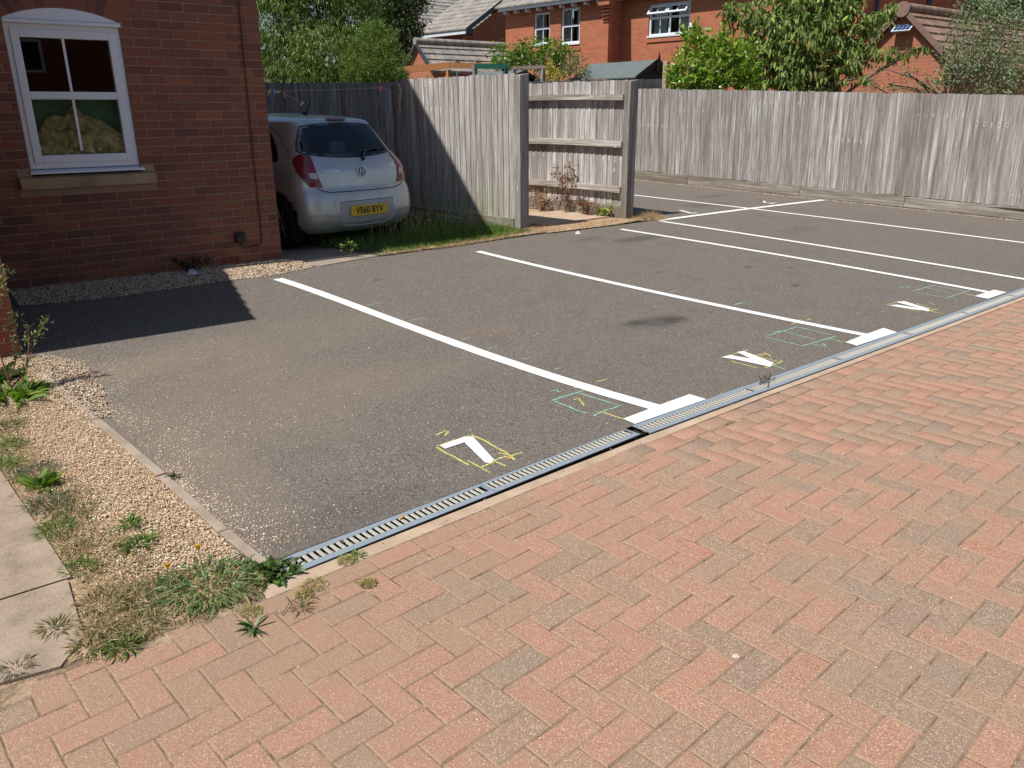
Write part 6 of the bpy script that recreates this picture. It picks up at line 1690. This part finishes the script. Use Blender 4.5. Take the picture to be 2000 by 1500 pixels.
# dead brown plants in the alley
DEAD = [(.20, .085, .04), (.28, .13, .07), (.34, .20, .12)]
def twiggy(name, label, cat, base, h, n, cols, mat, spread=.25, leafs=0, leaf=(.02, .01), lcols=None, seed=0, r0=.003):
    root = empty(name, base, 0, label, cat); r = random.Random(seed); mb = MB(); tips = []
    for i in range(n):
        a = r.uniform(0, 6.28); s_ = r.uniform(.2, 1) * spread; hh = h * r.uniform(.55, 1)
        p0 = Vector((r.uniform(-.04, .04), r.uniform(-.04, .04), 0)); p3 = Vector((math.cos(a) * s_, math.sin(a) * s_, hh)); p1 = p0.lerp(p3, .35) + Vector((r.uniform(-.03, .03), r.uniform(-.03, .03), .02)); p2 = p0.lerp(p3, .7) + Vector((r.uniform(-.04, .04), r.uniform(-.04, .04), .02))
        mb.tube([p0, p1, p2, p3], [r0, r0 * .8, r0 * .6, r0 * .4], 5); tips += [p1, p2, p3, (p2 + p3) / 2]
        for j in range(2):
            e = p2 + Vector((r.uniform(-.09, .09), r.uniform(-.09, .09), r.uniform(.02, .12))) * (h / .4); mb.tube([p2, e], [r0 * .5, r0 * .3], 4); tips.append(e)
    st = simple('stem_' + name, cols[0], .85, var=.3); mb.build('stems', st, root)
    if leafs:
        P = np.array([tips[r.randrange(len(tips))] for _ in range(leafs)]) + rng.normal(size=(leafs, 3)) * .012
        D = rng.normal(size=(leafs, 3)) + [0, 0, .4]
        v, q, t3 = ribbons(P, D, rng.uniform(.7, 1.3, leafs) * leaf[0], rng.uniform(.7, 1.2, leafs) * leaf[1], .2)
        me = fast_mesh('leaves', v, q, t3, mat, rep7(jitter_cols(leafs, lcols or cols))); link('leaves', me, root)['kind'] = 'stuff'
    return root
twiggy('dead_plant', 'tall dead brown weed against the railed fence panel', 'plant', (8.50, 8.38, .19), .75, 9, DEAD, M['straw'], .22, 420, (.035, .016), DEAD, 1)
twiggy('dead_plant', 'low brown dead weeds at the left foot of the railed panel', 'plant', (8.45, 8.85, .19), .35, 14, DEAD, M['straw'], .35, 420, (.035, .016), DEAD + STRAW, 2)
twiggy('dead_plant', 'brown dried weeds at the right foot of the railed panel', 'plant', (8.55, 8.0, .19), .22, 14, DEAD, M['straw'], .3, 420, (.035, .016), DEAD, 3)
twiggy('yellow_green_weed', 'small yellow-green weed beside the foot of the alley post', 'plant', (8.58, 7.68, .19), .14, 10, OLIVEG, M['leaf'], .12, 160, (.05, .026), [(.45, .48, .10), (.35, .42, .08)], 4)
twiggy('dark_weed', 'dark dried weed against the shaded house wall behind the litter', 'plant', (2.66, 7.60, .2), .13, 12, [(.02, .018, .012)], M['straw'], .2, 160, (.04, .012), [(.03, .03, .015)], 5)
twiggy('small_weed', 'small weed sprouting on the driveway edge', 'plant', (4.25, 7.38, .19), .16, 4, [(.12, .09, .04)], M['leaf'], .08, 26, (.045, .02), GREEN, 6)
# verge plants
def clump(name, label, cat, x, y, rad, n, L, W, cols, mat, lean=.8, droop=.6, prof=(.55, 1.0, .7), flower=None, z=None):
    z = zg(y) + .004 if z is None else z
    root = empty(name, (x, y, z), 0, label, cat)
    a = rng.uniform(0, 6.28, n); rr = rad * np.sqrt(rng.uniform(0, 1, n))
    P = np.c_[np.cos(a) * rr, np.sin(a) * rr, np.zeros(n)]
    D = np.c_[np.cos(a), np.sin(a), np.zeros(n)] * (rr / max(rad, 1e-3) * lean)[:, None] + rng.normal(size=(n, 3)) * .3 * lean; D[:, 2] = rng.uniform(.35, 1.1, n)
    v, q, t3 = ribbons(P, D, rng.uniform(*L, n), rng.uniform(*W, n), droop, prof, up=np.tile([0, 0, 1.0], (n, 1)) + rng.normal(size=(n, 3)) * .5)
    me = fast_mesh('leaves', v, q, t3, mat, rep7(jitter_cols(n, cols))); o = link('leaves', me, root); o['kind'] = 'stuff'
    return root
clump('weed_clump', 'large dark green strap-leaved weed clump at the end of the edging kerb', 'plant', .82, 2.585, .15, 420, (.05, .14), (.004, .009), [(.14, .25, .06), (.20, .32, .10), (.08, .15, .04), (.34, .36, .17), (.18, .28, .14), (.45, .38, .22)], M['leaf'], .9, .75)
clump('weed_clump', 'broad leaved green weed over the left end of the drain', 'plant', 1.03, 2.51, .08, 90, (.03, .07), (.012, .022), [(.07, .14, .03), (.12, .19, .05)], M['leaf'], .9, .5)
clump('grass_tuft', 'greyish grass tuft in the crack at the corner of the concrete path', 'grass tuft', .335, 2.66, .04, 150, (.03, .075), (.002, .004), OLIVEG + STRAW[:2], M['leaf_matt'], .9, .5)
clump('grass_tuft', 'yellow-green grass tuft where apron meets block paving', 'grass tuft', .47, 2.43, .045, 90, (.03, .085), (.004, .008), GREEN + OLIVEG, M['leaf'], 1.0, .6)
clump('grass_tuft', 'dry greenish tuft left of the yellow-green one on the paving edge', 'grass tuft', .40, 2.50, .05, 110, (.03, .09), (.002, .006), OLIVEG + STRAW, M['leaf_matt'], 1.0, .6)
clump('star_weed', 'single star shaped weed growing flat on the block paving', 'plant', .83, 2.24, .012, 16, (.05, .085), (.008, .012), [(.12, .20, .07), (.09, .16, .05)], M['leaf'], 1.6, .35)
clump('grass_tuft', 'dull tuft in the corner of the concrete apron at the left edge', 'grass tuft', .20, 2.53, .04, 90, (.02, .06), (.002, .004), [(.16, .15, .09), (.26, .22, .14)], M['leaf_matt'], 1.0, .5)
clump('grass_tuft', 'small bright tuft growing beside the drain grate', 'grass tuft', 1.325, 2.405, .018, 46, (.02, .045), (.003, .005), GREEN, M['leaf'], .9, .5)
clump('grass_tuft', 'thin dry tuft on the pavers right of the star shaped weed', 'grass tuft', 1.0, 2.235, .02, 60, (.03, .07), (.002, .004), OLIVEG + STRAW, M['leaf_matt'], 1.2, .4)
clump('leafy_weed', 'bright green leafy weed beside the concrete path', 'plant', .545, 3.78, .04, 40, (.07, .13), (.022, .036), [(.20, .30, .04), (.14, .24, .035)], M['leaf'], .7, .4)
clump('leafy_weed', 'bright green leafy weed at the foot of the tall stemmed weed', 'plant', .70, 5.05, .12, 110, (.08, .17), (.018, .034), [(.17, .28, .04), (.12, .21, .03), (.22, .32, .06)], M['leaf'], .8, .4)
clump('leafy_weed', 'dark leafy weed below the lean-to corner at the left edge', 'plant', .62, 5.45, .14, 160, (.08, .18), (.02, .036), [(.05, .09, .02), (.08, .14, .03)], M['leaf'], .8, .4)
clump('grass_tuft', 'narrow green tuft in the middle of the gravel verge', 'grass tuft', .735, 3.19, .025, 60, (.05, .10), (.004, .008), GREEN, M['leaf'], .9, .5)
clump('grass_tuft', 'two-part green tuft lying flat further down the gravel verge', 'grass tuft', .71, 3.02, .04, 90, (.05, .11), (.004, .008), GREEN, M['leaf'], 1.3, .5)
clump('grass_tuft', 'little green tuft growing along the asphalt side of the kerb', 'grass tuft', 1.02, 3.50, .02, 34, (.02, .05), (.004, .007), [(.06, .09, .03), (.09, .12, .04)], M['leaf_matt'], 1.3, .4)
# path-side weeds: many distinguishable tufts
pal = {'green': GREEN, 'olive': OLIVEG, 'dry': STRAW + OLIVEG[:2], 'grey': [(.11, .15, .09), (.17, .21, .13)]}
for i, (x, y, r_, n, l, k, lab) in enumerate([(.50, 2.72, .07, 240, .12, 'dry', 'dry tuft nearest the apron crack'), (.62, 2.66, .08, 260, .13, 'olive', 'olive tuft below the first dandelion'), (.50, 3.0, .05, 160, .11, 'green', 'green tuft hugging the corner of the concrete path'),
        (.53, 3.14, .05, 150, .10, 'dry', 'dry tuft just above the path corner'), (.50, 3.34, .06, 230, .12, 'green', 'dense green tuft along the path edge'), (.60, 3.45, .06, 170, .12, 'olive', 'olive tuft spreading over the gravel'), (.53, 3.60, .07, 240, .13, 'grey', 'grey-green bushy weed above the dense tuft'),
        (.62, 3.62, .07, 220, .11, 'dry', 'brownish dry tuft beside the grey-green weed'), (.56, 3.95, .08, 230, .14, 'grey', 'grey feathery weed behind the bright leafy weed'), (.47, 4.12, .06, 200, .14, 'green', 'green tuft leaning over the path'), (.50, 4.35, .07, 230, .15, 'green', 'tall green tuft further up the path edge'),
        (.56, 4.62, .07, 220, .13, 'olive', 'olive tuft near the bend of the gravel'), (.47, 4.85, .08, 260, .15, 'green', 'thick green tuft at the left edge of the view'), (.66, 4.82, .04, 120, .10, 'dry', 'small dry tuft in front of the leafy weeds'), (.44, 2.58, .05, 160, .10, 'dry', 'straw tuft on the apron edge'), (.56, 2.50, .06, 190, .11, 'olive', 'olive tuft bordering the block paving')]):
    clump('grass_tuft', lab, 'grass tuft', x, y, r_ * 1.15, int(n * 1.3), (l * .2, l * .62), (.0018, .0042), pal[k], M['leaf_matt'] if k != 'green' else M['leaf'], .9, .55, group if False else (.8, .9, .6))
# low ground cover of dry stems in the verge
gp = sample_poly([(.36, 2.42), (.95, 2.40), (.98, 2.62), (.72, 2.78), (.62, 3.4), (.62, 4.6), (.46, 4.9), (.44, 4.1), (.46, 2.95), (.40, 2.6)], 4600)
P = np.array([(x, y, zg(y) + .004) for x, y in gp]); o = blades(P, rng.uniform(.02, .09, len(P)), rng.uniform(.0015, .004, len(P)), 1.3, STRAW + OLIVEG[:2], M['straw'], 'dry_stems', droop=.5); tag(o, 'dry stems and thatch between the verge weeds', kind='stuff')
gp = sample_poly([(.60, 2.8), (.95, 2.7), (.93, 5.0), (.6, 5.0)], 900)
P = np.array([(x, y, zg(y) + .008) for x, y in gp]); o = blades(P, rng.uniform(.015, .05, len(P)), rng.uniform(.0015, .003, len(P)), 1.6, STRAW + OLIVEG, M['straw'], 'dead_stems', droop=.5); tag(o, 'scattered dead stems on the gravel', kind='stuff')
# moss cushions in the paving joints
for (x, y, r_, lab) in [(.86, 2.33, .035, 'yellow moss cushion above the star shaped weed'), (1.10, 2.33, .045, 'yellow-green moss patch below the drain end'), (1.045, 2.30, .03, 'left moss patch next to the weed clump'), (1.25, 2.21, .028, 'dry moss spot on the red pavers'), (1.27, 2.40, .03, 'yellowish moss on the strip beside the drain')]:
    clump('moss_patch', lab, 'moss', x, y, r_, 260, (.006, .018), (.002, .004), [(.38, .34, .10), (.48, .40, .15), (.30, .30, .09)], M['leaf_matt'], .8, .3)
def dandelion(x, y, h, label, lean=(.0, .0)):
    root = empty('dandelion', (x, y, zg(y)), 0, label, 'flower')
    s_ = MB(); s_.tube([(0, 0, 0), (lean[0] * .4, lean[1] * .4, h * .55), (lean[0], lean[1], h)], [.002, .0018, .0016], 6); s_.build('stem', simple('flower_stem', (.14, .18, .06), .7), root)
    n = 54; a = rng.uniform(0, 6.28, n); D = np.c_[np.cos(a), np.sin(a), rng.uniform(.15, 1.6, n)]
    v, q, t3 = ribbons(np.tile([lean[0], lean[1], h], (n, 1)), D, rng.uniform(.012, .017, n), np.full(n, .005), .15, (.8, 1, 1))
    link('flower_head', fast_mesh('flower_head', v, q, t3, M['leaf_matt'], rep7(jitter_cols(n, [(.85, .55, .01), (.80, .48, .01)], .08))), root)
dandelion(.70, 2.66, .085, 'yellow dandelion standing alone in the verge', (.01, .0)); dandelion(.835, 2.68, .10, 'yellow dandelion rising out of the strap-leaved clump', (-.005, .01))
# tall stemmed weed at the left edge
tw = empty('tall_weed', (.70, 5.10, zg(5.1)), 0, 'tall reddish stemmed weed with small pale green leaf tufts at left edge', 'plant')
mb = MB(); tips = []
stems = [[(0, 0, 0), (-.02, .02, .25), (-.03, .03, .50), (.00, .05, .66)], [(0.02, 0, 0), (.10, .06, .14), (.20, .10, .30), (.26, .14, .37)], [(.10, .06, .14), (.14, .07, .26), (.15, .07, .36)],
         [(-.05, 0, 0), (-.06, .0, .3), (-.02, .04, .46), (.08, .07, .58)], [(-.02, .02, .25), (.05, .04, .38), (.10, .05, .44)], [(-.02, .02, .25), (-.10, .02, .40), (-.12, .02, .56)], [(0, 0, .1), (.06, .02, .22), (.07, .02, .32)],
         [(-.03, .03, .50), (.04, .05, .62), (.10, .06, .70)], [(-.06, 0, .3), (-.14, 0, .42), (-.17, 0, .5)], [(.0, .0, .05), (.07, -.01, .12), (.10, -.02, .20)]]
for s_ in stems: mb.tube(s_, [.0045 - .003 * i / len(s_) for i in range(len(s_))], 6); tips += [Vector(s_[-1]), Vector(s_[-2]), (Vector(s_[-1]) + Vector(s_[-2])) / 2]
mb.build('stems', simple('red_stem', (.24, .09, .06), .7), tw)
n = 560; P = np.array([tips[random.randrange(len(tips))] for _ in range(n)]) + rng.normal(size=(n, 3)) * .014; D = rng.normal(size=(n, 3)) + [0, 0, .7]
v, q, t3 = ribbons(P, D, rng.uniform(.016, .034, n), rng.uniform(.008, .014, n), .1); link('leaves', fast_mesh('leaves', v, q, t3, M['leaf_matt'], rep7(jitter_cols(n, [(.22, .27, .10), (.32, .34, .15), (.15, .20, .07)]))), tw)['kind'] = 'stuff'

# ------------------------------------------------------------------ gravel
phi = (1 + 5 ** .5) / 2
ico = np.array([(-1, phi, 0), (1, phi, 0), (-1, -phi, 0), (1, -phi, 0), (0, -1, phi), (0, 1, phi), (0, -1, -phi), (0, 1, -phi), (phi, 0, -1), (phi, 0, 1), (-phi, 0, -1), (-phi, 0, 1)]) / math.sqrt(1 + phi * phi)
icf = np.array([(0,11,5),(0,5,1),(0,1,7),(0,7,10),(0,10,11),(1,5,9),(5,11,4),(11,10,2),(10,7,6),(7,1,8),(3,9,4),(3,4,2),(3,2,6),(3,6,8),(3,8,9),(4,9,5),(2,4,11),(6,2,10),(8,6,7),(9,8,1)])
def pebbles(name, pts, size, label, cols, flat_=.55, embed=.3):
    n = len(pts); pts = np.asarray(pts, float)
    s_ = rng.uniform(size[0], size[1], n) ** 1.0 / 2
    sc = np.c_[s_ * rng.uniform(.8, 1.35, n), s_ * rng.uniform(.7, 1.1, n), s_ * flat_ * rng.uniform(.8, 1.2, n)]
    a = rng.uniform(0, 6.28, n); ca, sa = np.cos(a), np.sin(a)
    v = ico[None] * (1 + rng.uniform(-.18, .18, (n, 12, 1))) * sc[:, None, :]
    x = v[:, :, 0] * ca[:, None] - v[:, :, 1] * sa[:, None]; y = v[:, :, 0] * sa[:, None] + v[:, :, 1] * ca[:, None]
    tl = rng.normal(size=(n, 1)) * .3; z = v[:, :, 2] + x * tl * .5
    V = np.stack([x, y, z], -1) + pts[:, None, :]; V[:, :, 2] += (sc[:, 2] * (1 - embed))[:, None]
    F = (icf[None] + (np.arange(n) * 12)[:, None, None]).reshape(-1, 3)
    me = fast_mesh(name, V.reshape(-1, 3), tris=F, mats=M['pebble'], cols=np.repeat(jitter_cols(n, cols, .2), 12, axis=0)); o = link(name, me); return tag(o, label, kind='stuff')
TAN = [(.70, .52, .34), (.80, .64, .46), (.60, .43, .27), (.76, .55, .36), (.42, .31, .22), (.86, .76, .60), (.62, .41, .25), (.70, .60, .48)]
gl_poly = [(.985, 2.62), (.98, 3.0), (.965, 3.6), (.93, 4.4), (.92, 5.2), (1.02, 5.60), (.90, 5.90), (.70, 5.85), (.55, 5.2), (.52, 4.6), (.60, 4.2), (.60, 3.3), (.55, 2.95), (.62, 2.75)]
gp = sample_poly(gl_poly, 12000); pebbles('fine_gravel', [(x, y, zg(y) + random.uniform(-.002, .007)) for x, y in gp], (.004, .008), 'finer grit between the verge gravel', [(.74, .54, .35), (.82, .64, .44), (.66, .46, .29)])
gp = sample_poly([(.90, 4.45), (1.02, 4.4), (1.12, 4.9), (1.16, 5.4), (1.02, 5.75), (.9, 5.8), (.86, 5.0)], 2600); pebbles('spilled_gravel', [(x, y, zg(y) + .004 + random.uniform(0, .009)) for x, y in gp], (.006, .013), 'gravel spilled over the far end of the edging', TAN)
gp = sample_poly(gl_poly, 11500); pebbles('gravel', [(x, y, zg(y) + random.uniform(-.003, .005)) for x, y in gp], (.005, .0115), 'tan pea gravel filling the verge beside the edging', TAN)
gp = sample_poly([(.46, 2.6), (.98, 2.45), (.98, 2.75), (.6, 3.2), (.6, 5.0), (.47, 5.0)], 1800); pebbles('sparse_gravel', [(x, y, zg(y) - .002) for x, y in gp], (.005, .011), 'sparser pebbles among the verge weeds', TAN)
hp = [(1.15, 7.19), (1.82, 7.05), (2.42, 7.08), (2.82, 7.07), (3.2, 7.02), (3.60, 7.10), (3.74, 7.16), (3.70, 7.44), (3.60, 7.63), (1.2, 7.78)]
gp = sample_poly(hp, 9500); pebbles('wall_gravel', [(x, y, SL * (y - YD) + .010 * min(1, (y - 7.0) / .3) + random.uniform(-.003, .006)) for x, y in gp], (.009, .018), 'tan gravel strip along the foot of the house wall', TAN)
# stray pebbles on the asphalt, thick beside the kerb and thinning out
pts = []
for _ in range(3600):
    y = random.uniform(2.65, 5.7); x = 1.02 + random.expovariate(1 / .12) * (1.25 if 3.2 < y < 5 else .6) * (1 + .8 * math.sin(y * 5.1)); pts.append((x, y))
for _ in range(900): pts.append((1.05 + random.expovariate(1 / .55), random.uniform(2.62, 6.6)))
for _ in range(420): pts.append((random.uniform(1.1, 8), random.uniform(2.65, 6.9)))
for _ in range(260): pts.append((random.uniform(1.2, 4.2), drain_y(2) + 4.38 + random.gauss(0, .08) - .02))
for _ in range(180): pts.append((1.08 + random.gauss(0, .12), 2.75 + random.gauss(0, .1)))
pts = [(x, y) for x, y in pts if y > drain_y(x) + .01]
pebbles('stray_gravel', [(x, y, SL * (y - YD)) for x, y in pts], (.003, .009), 'stray pebbles scattered over the asphalt', TAN + [(.75, .68, .58)])
pts = [(random.uniform(.2, 6), random.uniform(.6, 2.3)) for _ in range(210)] + [(random.uniform(.9, 6), drain_y(3) - .15 - random.uniform(0, .07)) for _ in range(60)]
pebbles('stray_gravel', [(x, y, 0.0) for x, y in pts if y < drain_y(x, -.14)], (.003, .008), 'few stray pebbles on the block paving', TAN + [(.75, .68, .58)])
pts = [(random.uniform(-.2, .44), random.uniform(2.5, 4.5)) for _ in range(90)]
pebbles('path_gravel', [(x, y, zg(y) + (.010 if y > 2.97 else .006)) for x, y in pts], (.004, .009), 'stray pebbles on the concrete path', TAN)
pts = [(random.uniform(12.78, 12.86) + (10.7 - y) * .09, y) for y in [random.uniform(3, 11) for _ in range(1500)]]
pebbles('fence_grit', [(x - .05, y, SL * (y - YD)) for x, y in pts], (.008, .02), 'sandy grit along the foot of the long fence', TAN)
# ------------------------------------------------------------------ litter and small bits
def crumpled(name, label, cat, loc, s_, mat, seed):
    r = random.Random(seed); mb = MB(); v = []
    for k in range(14):
        a = 2 * math.pi * (k % 7) / 7; rr = s_ * (1 if k < 7 else .55) * r.uniform(.7, 1.2); v.append((rr * math.cos(a), rr * .7 * math.sin(a), (0.002 if k < 7 else s_ * r.uniform(.35, .8))))
    mb.add(v, [(i, (i + 1) % 7, 7 + (i + 1) % 7, 7 + i) for i in range(7)] + [tuple(range(7, 14))]); return tag(mb.build(name, mat, None, loc), label, cat)
paperm = simple('white_paper', (.62, .68, .80), .7, var=.1)
crumpled('paper_litter', 'crumpled pale piece of litter on the shaded gravel by the wall', 'litter', (2.64, 7.49, .205), .062, paperm, 1)
crumpled('paper_litter', 'small white scrap of litter on the asphalt before the alley', 'litter', (7.234, 6.93, .172), .045, simple('white_scrap', (.8, .78, .76), .8), 2)
def leaf(name, label, x, y, z, L_, W_, col, rot):
    mb = MB(); mb.add([(0, 0, .001), (L_ * .5, W_ / 2, .006), (L_, 0, .002), (L_ * .5, -W_ / 2, .004)], [(0, 3, 2, 1)]); o = mb.build(name, col, None, (x, y, z), (0, 0, rot)); return tag(o, label, 'leaf')
OR = simple('orange_leaf', (.62, .27, .06), .7)
leaf('fallen_leaf', 'orange fallen leaf caught on the drain grate', 1.60, 2.53, .006, .03, .02, OR, .4); leaf('fallen_leaf', 'small orange leaf beside the chalk box of the painted 7', 2.33, 2.66, zg(2.66) + .003, .028, .02, OR, 1.0)
leaf('fallen_leaf', 'orange leaf on the asphalt beyond the fence post', 9.87, 7.62, zg(7.62) + .003, .09, .05, OR, 1.0); leaf('fallen_leaf', 'dark leaf stuck in the drain slots near its left end', 1.33, 2.515, .005, .03, .022, simple('dark_leaf', (.06, .055, .03), .8), 1.7)
tg = MB()
for i in range(9):
    a = random.uniform(-.5, .5); l_ = random.uniform(.05, .13); x, y = random.uniform(-.05, .05), random.uniform(-.03, .03)
    tg.tube([(x - l_ * math.cos(a), y - l_ * math.sin(a), .004), (x, y, .012), (x + l_ * math.cos(a + .4), y + l_ * math.sin(a + .4), .005)], .0022, 5)
tag(tg.build('twig', M['bark'], None, (4.33, 2.475, .006)), 'little heap of dry twigs lying across the drain', 'twig')
tg = MB(); tg.tube([(0, 0, .004), (.05, .04, .01), (.12, .05, .006), (.17, .09, .004)], .0018, 5); tg.tube([(.05, .04, .01), (.06, .09, .006)], .0014, 5); tg.tube([(.12, .05, .006), (.14, .0, .004)], .0014, 5)
tag(tg.build('twig', M['bark'], None, (.93, 2.24, 0.002)), 'thin dead twig on the pavers right of the star weed', 'twig')
st = MB(); st.add([(.013 * math.cos(a) * (1 + .15 * math.sin(3 * a)), .011 * math.sin(a), .0012) for a in np.linspace(0, 6.28, 12, endpoint=False)], [tuple(range(12))]); 
wp_ = simple('pale_spot', (.52, .44, .37), .9, var=.4, vscale=90)
tag(st.build('chewing_gum', wp_, None, (1.885, 1.09, 0.0)), 'pale round spot of old chewing gum on a grey paver', 'spot')
bpy.context.view_layer.update()
